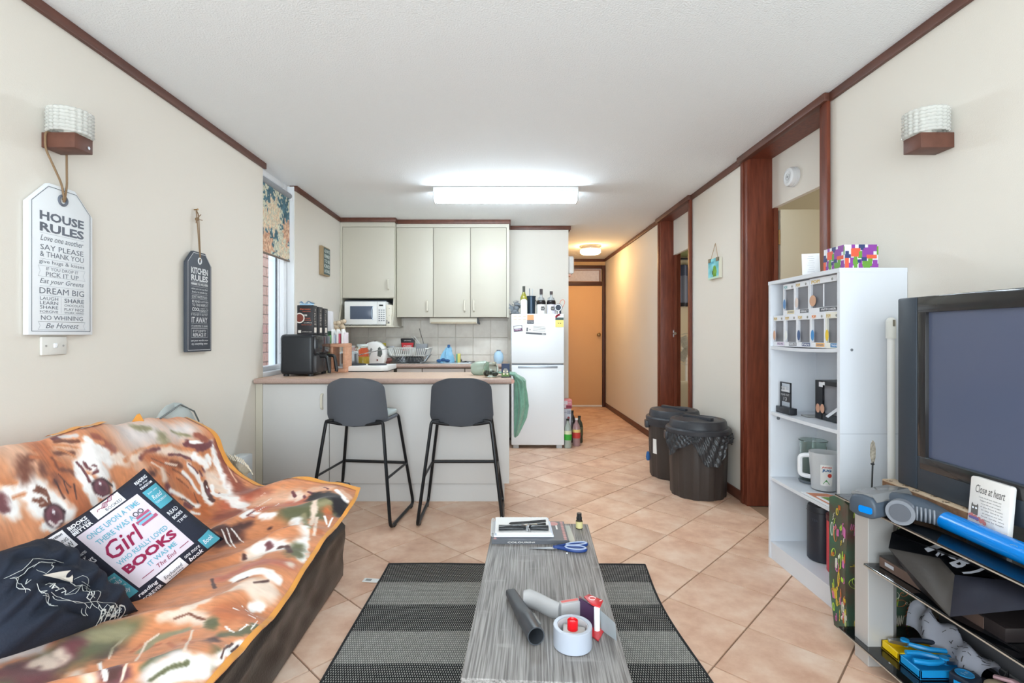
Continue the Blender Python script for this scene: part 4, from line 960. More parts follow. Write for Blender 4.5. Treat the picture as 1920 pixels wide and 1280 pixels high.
# wall lamps
shade = mat('pressed_glass', (250, 250, 246), .1, trans=.35, ior=1.3)
lampw = mat('lamp_timber', (92, 56, 44), .5, var=(108, 68, 54), vs=20)
def wall_lamp(s, label):
    X = XL if s > 0 else XR
    t = thing('wall_lamp', label, 'wall lamp', (X, 1.97, 1.89), group='wall lamps with pressed glass shades')
    xa, xb = sorted((X + s * .002, X + s * .128))
    O('base_block', mb(xa, 1.926, 1.886, xb, 2.012, 1.943, bev=.002), lampw, t)
    cx, cy = X + s * .076, 1.968
    b = nb(); n, rows = 44, 9
    def g(u, v):
        a = 2 * PI * u; r = .064 + .0055 * abs(math.sin(a * 11)) + .0045 * abs(math.sin(v * PI * 7))
        return V((cx + r * math.cos(a) * 1.02, cy + r * math.sin(a), 1.944 + .092 * v))
    surf(b, 88, 43, g, True); bmesh.ops.solidify(b, geom=b.faces[:], thickness=.004)
    O('glass_shade', b, shade, t, sharp=70)
    b = nb(); cyl(b, (cx, cy, 1.9435), (cx, cy, 1.975), .02, n=14); ball(b, (cx, cy, 1.995), .022, u=14, v=10); O('bulb', b, mat('bulb_white', (240, 238, 230), .3), t)
    if s > 0:
        b = nb(); cyl(b, (X + .128, 1.99, 1.905), (X + .131, 1.99, 1.905), .006, n=10); O('screw', b, steel, t)
wall_lamp(1, 'wall lamp on the left wall above the white tag sign'); wall_lamp(-1, 'wall lamp on the right wall above the television')

# ------------------------------------------------------------------ wall signs
rope = mat('jute', (146, 120, 92), .9, bump=.8, bs=300)
signw = mat('sign_white', (236, 240, 244), .5); ink = mat('sign_ink', (104, 110, 122), .6); inkl = mat('sign_rule', (176, 182, 192), .6)
navy = mat('sign_charcoal', (66, 72, 82), .55); chalk = mat('sign_chalk', (226, 228, 230), .6)
def tagpoly(w_, h_, cx, cy): return [(0, 0), (w_, 0), (w_, h_ - cy), (w_ - cx, h_), (cx, h_), (0, h_ - cy)]
# house rules: plane parallel to the left wall
SW, SH = .292, .575
hm = fr((XL + .024, 1.849, 1.180), (0, 1, 0), (0, 0, 1)); hm = Mx(((0, 0, 1, XL + .004), (1, 0, 0, 1.849), (0, 1, 0, 1.180), (0, 0, 0, 1)))
t = thing('house_rules_sign', 'white tag shaped HOUSE RULES sign hanging from the left wall lamp', 'sign', (XL, 1.995, 1.18))
O('board', prism(nb(), tagpoly(SW, SH, .088, .088), 0, .02, hm, bev=.003), signw, t)
Z1 = .0206
b = nb(); ins = .014
line2(b, [(ins, ins), (SW - ins, ins), (SW - ins, SH - .082), (SW - .083, SH - ins), (.083, SH - ins), (ins, SH - .082), (ins, ins)], .0022, hm, Z1); O('border_line', b, ink, t)
b = nb(); tube(b, [hm @ V((SW / 2 + .018 * math.cos(q), SH - .052 + .018 * math.sin(q), .0205)) for q in np.linspace(0, 2 * PI, 29)[:-1]], .0052, n=6, closed=True, up=None); O('eyelet', b, ink, t)
b = nb(); cx = SW / 2
def ln(s, y, w_, h_, **k): tx(b, s, k.pop('x', cx), y, w_, h_, hm, z=Z1, **k)
ln('HOUSE', .447, .2, .034, bold=.035); ln('RULES', .404, .2, .034, bold=.035)
ln('Love one another', .364, .195, .022, shear=.35)
ln('SAY PLEASE', .329, .195, .02); ln('& THANK YOU', .303, .198, .02)
ln('give hugs & kisses', .273, .205, .018); ln('IF YOU DROP IT', .249, .145, .012); ln('PICK IT UP', .229, .148, .017)
ln('Eat your Greens', .2, .2, .024, shear=.35); ln('DREAM BIG', .166, .202, .023)
for q, (s, h_) in enumerate((('LAUGH', .0125), ('LEARN', .0125), ('SHARE', .0125), ('FORGIVE', .009))): ln(s, .137 - q * .0165, .078, h_, x=.086)
ln('SHARE', .134, .094, .0165, x=.2, bold=.01); ln('CHOCOLATE', .1155, .094, .009, x=.2); ln('PLAY NICE', .1, .094, .011, x=.2); ln('WORK HARD', .087, .094, .008, x=.2)
ln('NO WHINING', .065, .19, .017); ln('Be Honest', .035, .15, .02, shear=.35)
O('lettering', b, ink, t)
b = nb()
for y in (.381, .285, .183, .148, .08, .05): line2(b, [(.046, y), (SW - .046, y)], .001, hm, Z1)
for k in range(26): disc2(b, .05 + k * .0078, .345, .0008, hm, Z1, 6)
for y0, y1 in ((.219, .259), (.02, .05)): line2(b, [(.04, y1), (SW - .04, y1), (SW - .048, (y0 + y1) / 2), (SW - .04, y0), (.04, y0), (.048, (y0 + y1) / 2), (.04, y1)], .001, hm, Z1)
line2(b, [(cx - .008, .145), (cx - .008, .085)], .001, hm, Z1); O('rule_line', b, inkl, t)
b = nb()
ey = 1.849 + SW / 2; ez = 1.18 + SH - .05
pts = [(XL + .03, ey, ez), (XL + .03, ey - .012, ez + .06), (XL + .022, 1.921, 1.88), (XL + .022, 1.921, 1.947), (XL + .02, 2.0175, 1.947), (XL + .02, 2.0175, 1.88), (XL + .03, ey + .012, ez + .06), (XL + .03, ey + .002, ez)]
tube(b, arc(pts, .02, 4), .0038, n=8); O('hanging_rope', b, rope, t)
b = nb(); tube(b, [(XL + .0245, ey - .002, ez + .002), (XL + .034, ey, ez + .006), (XL + .0245, ey + .004, ez - .006)], .005, n=8); O('knot', b, rope, t)

KW, KH = .235, .56
km = Mx(((0, 0, 1, XL + .012), (1, 0, 0, 2.771), (0, 1, 0, 1.086), (0, 0, 0, 1)))
t = thing('kitchen_rules_sign', 'charcoal tag shaped KITCHEN RULES sign hanging on a nail', 'sign', (XL, 2.89, 1.086))
O('board', prism(nb(), tagpoly(KW, KH, .062, .068), 0, .018, km, bev=.002), navy, t)
Z1 = .0186; b = nb(); ins = .01
line2(b, [(ins, ins), (KW - ins, ins), (KW - ins, KH - .064), (KW - .06, KH - ins), (.06, KH - ins), (ins, KH - .064), (ins, ins)], .0024, km, Z1); O('border_line', b, chalk, t)
b = nb(); tube(b, [km @ V((KW / 2 + .014 * math.cos(q), KH - .05 + .016 * math.sin(q), .0185)) for q in np.linspace(0, 2 * PI, 25)[:-1]], .004, n=6, closed=True); O('eyelet', b, chalk, t)
b = nb(); cx = KW / 2
def ln(s, y, w_, h_, **k): tx(b, s, k.pop('x', cx), y, w_, h_, km, z=Z1, **k)
ln('KITCHEN', .452, .158, .036, bold=.03); ln('RULES', .412, .158, .034, bold=.03); ln('REMEMBER YOU WILL NEVER', .378, .16, .013, bold=.03)
ln('when you can not find', .35, .155, .014, shear=.3); ln('bowl, it is outside the', .333, .145, .014, shear=.3); ln('DON\'T WASTE FOOD', .307, .145, .015)
ln('BE KIND', .281, .072, .013, x=.083); ln('TO THE', .261, .072, .014, x=.083); ln('COOL', .237, .072, .02, x=.083, bold=.02); ln('A KITCHEN', .281, .076, .01, x=.162); ln('WIPE IT', .261, .076, .016, x=.162); ln('NEXT TO', .243, .07, .007, x=.162); ln('HAND IT', .23, .076, .013, x=.162)
ln('IF YOU GET IT OUT PUT', .208, .156, .012); ln('IT AWAY', .178, .15, .032, bold=.01); ln('IT\'S SOMETIMES TO SHARE', .144, .155, .011)
ln('IF IT\'S EMPTY', .115, .125, .014); ln('REPLACE IT', .094, .125, .018, bold=.015); ln('use your words once', .062, .16, .014, shear=.25, bold=.01); ln('try everything once', .043, .15, .015, shear=.25, bold=.01)
O('lettering', b, chalk, t)
b = nb()
for y in (.39, .364, .32, .295, .219, .157, .133): line2(b, [(.04, y), (KW - .04, y)], .001, km, Z1)
line2(b, [(.04, .13), (KW - .04, .13), (KW - .04, .08), (.04, .08), (.04, .13)], .001, km, Z1); O('rule_line', b, chalk, t)
b = nb(); ny = 2.885
tube(b, arc([(XL + .032, 2.771 + KW / 2, 1.086 + KH - .045), (XL + .02, ny - .008, 1.86), (XL + .012, ny, 1.885), (XL + .02, ny + .01, 1.86), (XL + .032, 2.771 + KW / 2 + .006, 1.086 + KH - .045)], .01), .0028, n=6); O('hanging_string', b, rope, t)
b = nb()
for a in range(6): tube(b, [(XL + .014, ny, 1.832), (XL + .03, ny + .03 * math.cos(a), 1.832 + .03 * math.sin(a * 1.7))], .0022, n=5)
ball(b, (XL + .016, ny, 1.832), .01, u=8, v=6); O('string_bow', b, rope, t)
b = nb(); cyl(b, (XL + .001, ny, 1.885), (XL + .022, ny, 1.887), .003, n=8); cyl(b, (XL + .02, ny, 1.887), (XL + .023, ny, 1.887), .006, n=8); O('nail', b, brass, t)

t = thing('light_switch', 'white light switch plate just below the white tag sign', 'switch', (XL, 1.975, 1.138))
O('plate', mb(XL + .0005, 1.919, 1.103, XL + .011, 2.031, 1.173, bev=.004), mat('switch_white', (226, 224, 218), .4), t)
O('rocker', mb(XL + .01, 1.968, 1.13, XL + .017, 1.982, 1.148, bev=.003), whitep, t)
for y in (1.937, 2.013):
    b = nb(); cyl(b, (XL + .0105, y, 1.138), (XL + .012, y, 1.138), .004, n=10); O('screw', b, steel, t)
t = thing('power_outlet', 'beige power outlet low on the wall beside the bar cabinet', 'outlet', (XL, 3.48, .21))
O('plate', mb(XL + .0005, 3.44, .2, XL + .01, 3.53, .27, bev=.003), mat('outlet_beige', (206, 186, 156), .5), t)
b = nb()
for y in (3.465, 3.485, 3.505):
    for z in (.22, .245): box(b, XL + .0095, y - .004, z - .003, XL + .011, y + .004, z + .003)
O('slot', b, black, t)
t = thing('panel_heater', 'pale white panel heater standing against the left wall beyond the sofa', 'heater', (XL + .05, 3.2, 0))
O('case', mb(XL + .014, 2.95, .03, XL + .1, 3.36, .405, bev=.006), mat('heater_white', (216, 222, 226), .4), t)
for y in (3.0, 3.3): O('foot', mb(XL + .013, y, .0003, XL + .11, y + .03, .03, bev=.003), white, t)

# small wooden plaque beyond the window
t = thing('word_plaque', 'small wooden plaque with raised pale words on the wall past the window', 'plaque', (XL, 4.96, 1.9))
O('board', mb(XL + .001, 4.855, 1.755, XL + .03, 5.08, 2.03, bev=.004), mat('plaque_wood', (166, 142, 108), .6), t)
O('face', mb(XL + .03, 4.90, 1.765, XL + .032, 5.075, 2.02), mat('plaque_dark', (84, 100, 98), .6), t)
pm = Mx(((0, 0, 1, XL + .0325), (1, 0, 0, 4.9), (0, 1, 0, 1.765), (0, 0, 0, 1)))
b = nb()
for k, s in enumerate(('ALWAYS', 'REMEMBER', 'TO BE', 'KIND', 'AND SMILE')): tx(b, s, .0875, .225 - k * .048, .15, .034, pm, .02)
O('lettering', b, mat('plaque_pale', (206, 214, 210), .6), t)
# small canvas between the doorways
t = thing('small_canvas', 'tiny turquoise and green painting on a cord between the two doorways', 'painting', (XR, 4.07, 1.66))
cm = Mx(((0, 0, -1, XR - .002), (-1, 0, 0, 4.16), (0, 1, 0, 1.625), (0, 0, 0, 1)))
O('canvas', prism(nb(), [(0, 0), (.2, 0), (.2, .16), (0, .16)], 0, .026, cm), mat('canvas_edge', (226, 224, 206), .7), t)
n_ = 30; b = nb()
g = surf(b, 31, 27, lambda u, v: cm @ V((.2 * u, .16 * v, .0265)))
pv = [v for r_ in g for v in r_]
cols = []
for i in range(31):
    for j in range(27):
        u, v = i / 30, j / 26
        q = mathn = math.sin(9 * u + 5 * v) * .5 + math.sin(17 * v - 6 * u) * .3
        c = np.array((130, 206, 214)) + q * 22
        if (u - .62) ** 2 * 3 + (v - .32) ** 2 < .1 + .02 * q: c = np.array((110, 160, 50)) + q * 30
        if (u - .42) ** 2 * 5 + (v - .3) ** 2 < .012: c = np.array((60, 80, 40))
        if v < .1: c = np.array((200, 226, 206))
        if .75 < v < .85 and u < .55: c = np.array((90, 170, 190))
        cols.append(list(lin(np.clip(c, 0, 255))) + [1])
po = O('painting_face', b, mat('painted_cloth', (255, 255, 255), .7, attr=True), t); paint(po, cols)
b = nb(); tube(b, [cm @ V((.03, .15, .02)), cm @ V((.1, .28, .01)), cm @ V((.175, .15, .02))], .003, n=6); O('cord', b, mat('cord_tan', (190, 166, 140), .8), t)
b = nb(); box(b, .015, .135, .022, .05, .165, .034, mtx=cm); box(b, .165, .13, .022, .2, .16, .034, mtx=cm); O('clip', b, mat('clip_bronze', (130, 122, 100), .5), t)
# smoke alarm over the near doorway
t = thing('smoke_alarm', 'round white smoke alarm on the panel above the near doorway', 'smoke alarm', (1.863, 3.27, 2.2))
m_ = Mx.Translation((1.8635, 3.258, 2.185)) @ Mx.Rotation(-PI / 2, 4, 'Y')
O('base', lathe(nb(), [(0, 0), (.062, 0), (.062, .014), (.056, .018)], n=32, mtx=m_), mat('alarm_white', (232, 234, 236), .4), t)
O('cover', lathe(nb(), [(.058, .016), (.06, .03), (.055, .042), (.04, .046), (.036, .044), (0, .046)], n=32, mtx=m_), mat('alarm_white', (232, 234, 236), .4), t)
b = nb(); lathe(b, [(0, .047), (.008, .047), (.008, .049), (0, .049)], n=12, mtx=m_); tube(b, [m_ @ V((.02 * math.cos(q), .02 * math.sin(q), .0465)) for q in np.linspace(0, 5.5, 16)], .0012, n=5); O('test_button', b, mat('alarm_grey', (170, 174, 178), .4), t)
t = thing('wall_box', 'rounded white wall unit high on the hallway corner beside the fridge wall', 'wall unit', (.8, 6.1, 1.86))
O('cover', mb(.767, 5.96, 1.89, .843, 6.25, 2.1, bev=.025, seg=4), white, t)
O('lower_lamp', mb(.77, 5.98, 1.868, .81, 6.1, 1.89, bev=.004), mat('coral_lamp', (240, 190, 170), .4), t)

# roller blind
t = thing('roller_blind', 'floral teal and peach roller blind half lowered in the window', 'blind', (XL - .03, 4.0, 1.795))
b = nb(); NU, NV = 90, 90
yb0, yb1 = 3.765, 4.262
g = surf(b, NU, NV, lambda u, v: V((XL - .035 + .002 * math.sin(u * 7), yb0 + (yb1 - yb0) * u, 1.795 + .52 * v)))
U, W_ = np.meshgrid(np.linspace(0, 1, NU), np.linspace(0, 1, NV), indexing='ij')
col = np.zeros((NU, NV, 3)); n1 = vnoise(U * 14, W_ * 16, 1); n2 = vnoise(U * 30, W_ * 34, 2); n3 = vnoise(U * 6, W_ * 6, 3)
teal = np.array((92, 132, 146)); dteal = np.array((66, 98, 112)); pale = np.array((206, 206, 186)); peach = np.array((232, 200, 168)); rust = np.array((190, 136, 112))
col[:] = teal; col += (dteal - teal) * n1[..., None]
m_ = ((n3 * .6 + n2 * .5) > .6)[..., None]; col = np.where(m_, pale, col)
for cu, cv, ru, rv, c1, c2 in ((.42, .6, .22, .24, peach, pale), (.18, .12, .2, .2, rust, peach), (.8, .1, .2, .16, peach, pale), (.1, .48, .14, .16, pale, peach), (.9, .45, .14, .18, rust, peach)):
    ang = np.arctan2(W_ - cv, U - cu); d = np.hypot((U - cu) / ru, (W_ - cv) / rv) * (1 + .22 * np.sin(ang * 9)) + .35 * (n2 - .5)
    k = (d < 1)[..., None]; mixv = np.clip(n2 * 1.1, 0, 1)[..., None]; col = np.where(k, c1 * (1 - mixv) + c2 * mixv, col)
col = col * (.86 + .28 * vnoise(U * 60, W_ * 60, 5))[..., None]
o = O('fabric', b, mat('blind_fabric', (255, 255, 255), .8, attr=True), t)
paint(o, np.concatenate([lin(np.clip(col, 0, 255)).reshape(-1, 3), np.ones((NU * NV, 1))], 1))
b = nb(); cyl(b, (XL - .035, 3.74, 2.335), (XL - .035, 4.275, 2.335), .022, n=16); O('roller', b, mat('roller_grey', (150, 154, 160), .5), t)
O('bottom_bar', mb(XL - .041, yb0, 1.785, XL - .029, yb1, 1.8, bev=.003), mat('bar_brown', (120, 104, 92), .5), t)
for y in (3.728, 4.268): O('bracket', mb(XL - .058, y, 2.3, XL - .01, y + .012, 2.37, bev=.003), whitep, t)

# ------------------------------------------------------------------ second bedroom seen through the far doorway
t = thing('lace_curtain', 'blue grey curtain at the far bedroom window', 'curtain', (2.75, 8.1, 1.65))
b = nb(); surf(b, 70, 6, lambda u, v: V((2.45 + .6 * u, 8.12 + .03 * math.sin(u * 40), 1.68 + .6 * v))); O('cloth', b, mat('curtain_blue', (150, 156, 178), .8), t, sharp=80)
b = nb(); surf(b, 70, 3, lambda u, v: V((2.45 + .6 * u, 8.1 + .03 * math.sin(u * 40 + 1), 2.12 + .17 * v))); O('valance', b, mat('curtain_dark_blue', (96, 104, 132), .8), t, sharp=80)
b = nb(); tube(b, [(2.4, 8.08, 2.38), (3.1, 8.08, 2.38)], .02, n=8); O('rod', b, black, t)
b = nb(); surf(b, 70, 3, lambda u, v: V((2.45 + .6 * u, 8.1 + .03 * math.sin(u * 40 + 1), 1.63 + .06 * v))); O('hem', b, mat('curtain_hem', (70, 70, 78), .8), t, sharp=80)
t = thing('tall_board', 'dark brown board leaning at the far bedroom wall', 'board', (2.6, 7.8, .9))
O('board', mb(2.5, 7.9, .02, 2.66, 7.96, 1.42, bev=.003), mat('board_brown', (96, 74, 60), .6), t)
t = thing('pedestal_fan', 'wire pedestal fan standing in the far bedroom', 'fan', (2.35, 6.6, 0))
b = nb(); m_ = fr((2.36, 6.5, 1.0), (1, -.1, 0), (0, 0, 1))
for r_ in (.2, .15, .1, .05): tube(b, [m_ @ V((r_ * math.cos(q), r_ * math.sin(q), .02 * (1 - r_ * 4))) for q in np.linspace(0, 2 * PI, 33)[:-1]], .004, n=5, closed=True)
for k in range(18): tube(b, [m_ @ V((0, 0, .03)), m_ @ V((.2 * math.cos(k * PI / 9), .2 * math.sin(k * PI / 9), 0))], .002, n=4)
O('grille', b, mat('fan_wire', (206, 204, 196), .4), t)
b = nb()
for k in range(3):
    a = k * 2.1; prism(b, [(0, -.03), (.16, -.08), (.17, .05), (0, .03)], -.03, -.024, m_ @ Mx.Rotation(a, 4, 'Z'))
O('blade', b, mat('fan_blade', (196, 196, 190), .4), t)
b = nb(); cyl(b, m_ @ V((0, 0, -.12)), m_ @ V((0, 0, -.03)), .05, n=16); O('motor', b, white, t)
b = nb(); cyl(b, (2.365, 6.57, .03), (2.365, 6.57, .98), .014, n=10); O('pole', b, white, t)
O('base', mlathe([(0, .001), (.19, .001), (.18, .02), (.03, .04), (0, .04)], c=(2.365, 6.57, 0), n=24), white, t)
t = thing('bedding_bag', 'large pale bag of bedding on the far bedroom floor', 'bag', (2.15, 6.0, 0))
b = nb()
def bag(u, v):
    a = 2 * PI * u; q = 1 + .09 * math.sin(3 * a + 4 * v) + .05 * math.sin(7 * a - 6 * v)
    r_ = .36 * math.sin(PI * (.06 + .9 * v)) ** .6 * q
    return V((2.19 + r_ * math.cos(a) * .8, 6.1 + r_ * math.sin(a), .003 + .62 * v ** 1.1))
surf(b, 48, 24, bag, True); bmesh.ops.holes_fill(b, edges=[e for e in b.edges if e.is_boundary]); O('bag', b, mat('bag_cream', (206, 196, 178), .7), t, sharp=80)
# ================================================================== sofa
leather = mat('dark_leather', (50, 43, 40), .3, bump=.25, bs=140)
sf = thing('sofa', 'low dark brown leather sofa along the left wall under the tiger throw', 'sofa', (-1.2, 1.5, 0))
lu, lv = np.meshgrid(np.linspace(0, 9, 81), np.linspace(0, 2.2, 15), indexing='ij'); LN = .03 * (vnoise(lu + lv * 1.4, lv * 1.2, 5) - .5) + .014 * (vnoise(lu * 3.1 - lv * 2, lv * 2, 6) - .5)
b = nb()
def skirt(u, v):
    y = 2.49 - 1.75 * u
    return V((-.772 + .012 * v + LN[min(int(u * 80), 80), min(int(v * 14), 14)] * math.sin(PI * v) - .02 * (v > .97), y, .012 + .262 * v))
g = surf(b, 80, 14, skirt); O('front_panel', b, leather, sf, sharp=70)
O('base', mb(-1.66, .74, .01, -.79, 2.48, .24, bev=.02), leather, sf)
O('seat', mb(-1.42, .74, .16, -.80, 2.34, .262, bev=.03, seg=3), leather, sf)
O('backrest', prism(nb(), [(-1.68, .05), (-1.48, .05), (-1.46, .24), (-1.62, .70), (-1.66, .72), (-1.68, .70)], .74, 2.46, Mx(((1, 0, 0, 0), (0, 0, 1, 0), (0, 1, 0, 0), (0, 0, 0, 1)))), leather, sf)
b = nb(); box(b, -1.42, 2.40, .02, -.80, 2.515, .40, bev=.03, seg=3); O('arm', b, leather, sf)
b = nb(); tube(b, [(-.88, 2.545, .405), (-.82, 2.55, .415), (-.775, 2.555, .41), (-.752, 2.55, .39)], [.03, .036, .034, .02], n=12); O('arm_roll', b, mat('leather_gloss', (40, 46, 54), .2), sf)
for x, y in ((-1.55, .85), (-.9, .85), (-1.55, 2.35), (-.9, 2.35)):
    b = nb(); cyl(b, (x, y, .0005), (x, y, .012), .03, n=12); O('foot', b, black, sf)

# ------------------------------------------------------------------ tiger throw
YS = [2.53, 2.45, 2.33, 2.12, 1.92, 1.75, 1.57, 1.33, 1.05, .8]
farp = [(-1.67, .70), (-1.58, .775), (-1.43, .69), (-1.335, .525), (-1.2, .445), (-1.0, .442), (-.82, .45), (-.70, .415)]
PR = [farp,
      [(-1.67, .70), (-1.58, .78), (-1.44, .68), (-1.345, .51), (-1.2, .43), (-1.0, .432), (-.82, .435), (-.705, .375)],
      [(-1.67, .70), (-1.585, .79), (-1.46, .64), (-1.36, .44), (-1.19, .365), (-.98, .37), (-.83, .385), (-.715, .345)],
      [(-1.67, .70), (-1.59, .80), (-1.47, .62), (-1.36, .37), (-1.17, .33), (-.97, .335), (-.84, .35), (-.722, .325)],
      [(-1.67, .70), (-1.59, .812), (-1.475, .61), (-1.365, .345), (-1.16, .318), (-.96, .322), (-.84, .33), (-.728, .298)],
      [(-1.67, .70), (-1.59, .815), (-1.475, .61), (-1.365, .34), (-1.16, .315), (-.96, .318), (-.84, .322), (-.732, .272)],
      [(-1.67, .70), (-1.585, .806), (-1.475, .61), (-1.365, .34), (-1.16, .315), (-.96, .318), (-.84, .322), (-.732, .268)],
      [(-1.67, .70), (-1.585, .80), (-1.475, .61), (-1.365, .34), (-1.16, .315), (-.96, .322), (-.84, .326), (-.732, .292)],
      [(-1.67, .70), (-1.585, .80), (-1.475, .61), (-1.365, .34), (-1.16, .315), (-.96, .32), (-.82, .32), (-.75, .28)],
      [(-1.67, .70), (-1.585, .80), (-1.475, .61), (-1.365, .34), (-1.16, .315), (-.96, .32), (-.82, .32), (-.75, .27)]]
def cr1(t, P_):
    n = P_.shape[0]; i = np.clip(np.floor(t).astype(int), 0, n - 2); f = (t - i)[..., None]
    p0, p1, p2, p3 = P_[np.clip(i - 1, 0, n - 1)], P_[i], P_[i + 1], P_[np.clip(i + 2, 0, n - 1)]
    return .5 * (2 * p1 + (p2 - p0) * f + (2 * p0 - 5 * p1 + 4 * p2 - p3) * f ** 2 + (3 * p1 - p0 - 3 * p2 + p3) * f ** 3)
NU, NV = 430, 330
PRa = np.array(PR)                                       # stations x 8 x 2
ys = np.array(YS)
tu = np.linspace(0, len(YS) - 1, NU); tv = np.linspace(0, 7, NV)
rowsY = cr1(tu, ys[:, None])[:, 0]
prof_u = cr1(tu, PRa.reshape(len(YS), -1)).reshape(NU, 8, 2)
XZ = np.stack([cr1(tv, prof_u[i]) for i in range(NU)])   # NU x NV x 2
BX, BZ = XZ[..., 0], XZ[..., 1]; BY = np.repeat(rowsY[:, None], NV, 1)
# cloth coordinates in metres
AU = 2.53 - BY
dv = np.hypot(np.diff(BX, axis=1), np.diff(BZ, axis=1)); AV = np.concatenate([np.zeros((NU, 1)), np.cumsum(dv, 1)], 1)
# normals of the smooth sheet, then folds
Pm = np.stack([BX, BY, BZ], -1)
dU = np.gradient(Pm, axis=0); dV = np.gradient(Pm, axis=1); Nn = np.cross(dU, dV); Nn /= np.linalg.norm(Nn, axis=-1, keepdims=True) + 1e-9
Nn *= np.sign(Nn[..., 2:3] + .3 * Nn[..., 0:1] + 1e-6)
edge = np.minimum(1, (7 - tv)[None, :] * 1.2)
w1 = vnoise(AU * 5 + AV * 2.2, AV * 4 - AU * 1.5, 11) - .5
w2 = vnoise(AU * 11 - AV * 3, AV * 7 + AU * 4, 12) - .5
w3 = vnoise(AU * 26 + AV * 9, AV * 12 - AU * 9, 13) - .5
seatk = np.clip((tv - 2.6) / 1.2, 0, 1)[None, :]
ridge = np.abs(np.sin((AU * 1.0 + AV * .62) * 9 + 2.2 * w1)) ** 6
disp = .044 * w1 * (.4 + .6 * seatk) + .018 * w2 + .008 * w3 + .030 * ridge * seatk * (1 - np.clip((tv - 6) / 1, 0, 1))[None, :]
disp = disp + .008
Pm2 = Pm + Nn * disp[..., None]
Pm2[..., 0] = np.maximum(Pm2[..., 0], XL + .03)
pxx = VX + Pm2[..., 0] * F / Pm2[..., 1]; pyy = VY + (H - Pm2[..., 2]) * F / Pm2[..., 1]
vis = (tv > 1.0)[None, :] & np.ones((NU, 1), bool)
pfx, pfy, fu, fv = pxx[vis], pyy[vis], AU[vis], AV[vis]
def cloth(zx, zy):
    """cloth coordinates of a point of the print"""
    x, y = zx / 2.461, 760 + zy / 2.461
    k = np.argmin((pfx - x) ** 2 + (pfy - y) ** 2); return fu[k], fv[k]
rs = vnoise(AU * 55, AV * 55, 21) - .5; rf = vnoise(AU * 160 + AV * 30, AV * 60, 22) - .5; rl = vnoise(AU * 9, AV * 9, 23)
colr = np.zeros((NU, NV, 3)) + np.array((206, 134, 92)) + (rl[..., None] - .5) * np.array((36, 34, 32))
def sm(x): x = np.clip(x, 0, 1); return x * x * (3 - 2 * x)
def stroke(pts, wd, c, soft=.5, fur=.012, op=1.0, taper=False):
    global colr
    q = [cloth(*p) for p in pts]
    if len(q) == 1: d = np.hypot(AU - q[0][0], AV - q[0][1])
    else:
        d = np.full(AU.shape, 9.0)
        for (a0, b0), (a1, b1) in zip(q, q[1:]):
            L = (a1 - a0) ** 2 + (b1 - b0) ** 2 + 1e-9; t = np.clip(((AU - a0) * (a1 - a0) + (AV - b0) * (b1 - b0)) / L, 0, 1)
            d = np.minimum(d, np.hypot(AU - a0 - t * (a1 - a0), AV - b0 - t * (b1 - b0)))
    d = d + fur * .7 * rf + fur * 1.1 * rs
    m = sm((wd / 2 * (1 + soft) - d) / (wd * soft + 1e-6)) * op
    colr = colr * (1 - m[..., None]) + np.array(c) * m[..., None]
OR, DO, CRM, WHT, DK, BR, OLV, DOL = (214, 132, 80), (184, 100, 60), (238, 218, 202), (250, 244, 240), (66, 42, 42), (142, 76, 60), (136, 126, 90), (98, 92, 64)
PAL = dict(o=(210, 136, 92), O=(190, 108, 66), c=(234, 210, 192), w=(250, 245, 242), b=(122, 70, 52), d=(82, 48, 44), e=(150, 82, 64), g=(148, 140, 106), G=(98, 98, 68), k=(34, 30, 34), p=(220, 208, 204), t=(226, 176, 146), r=(192, 104, 78), v=(112, 62, 66))
WIN = dict(A=(0, 780, 3.896, .00056), B=(220, 780, 3.896, .00056), C=(400, 880, 3.896, .00066), D=(180, 1040, 3.537, .00060), Z=(0, 760, 2.461, .0011))
def art(win, txt):
    """strokes of the print and of painted fold shade: colour, width, softness, points"""
    ox, oy, k, mpp = WIN[win]
    for ln_ in txt.split('|'):
        f = ln_.split(); c = PAL[f[0]]; wd = float(f[1]) * mpp; so = float(f[2])
        pts = [tuple(float(n) for n in q.split(',')) for q in f[3:]]
        stroke([((ox + x / k) * 2.461, (oy + y / k - 760) * 2.461) for x, y in pts], wd, c, so, min(.012, wd * .32))
art('A', 'c 260 .9 60,330|c 220 .9 20,560|o 160 .8 40,360 60,420|t 180 .8 130,300 220,330|O 190 .7 330,250 400,330 450,480 520,620 560,760|O 150 .7 480,560 600,640|o 120 .8 620,470|w 110 .5 200,480 270,520 340,580 420,640 480,720|w 120 .5 180,520 250,600 290,680|w 60 .5 330,800 400,820|w 90 .5 30,640 90,700 60,560|v 60 .6 10,600 20,660|b 90 .9 185,350 185,430|b 64 .9 310,365 315,395|b 50 .9 235,310|b 56 .9 410,440 410,470')
art('A', 'b 22 .6 245,535 300,545 340,580|b 18 .6 270,520 330,540 360,600|b 20 .6 250,620 300,620|b 18 .6 290,650 350,650|b 13 .5 300,600 340,630|b 16 .6 350,600 375,650|o 26 .8 10,480 120,490|o 20 .8 100,600 180,560|t 150 .8 480,230 560,250 640,300|o 22 .6 400,300 470,330 540,390|b 26 .8 400,270 470,265 540,275|b 18 .7 380,300 430,400|b 28 .8 450,390 520,400 560,440|o 18 .7 380,210 480,215 600,230|o 14 .7 420,240 560,300|O 20 .7 250,250 360,230|O 24 .7 230,300 330,300 380,330')
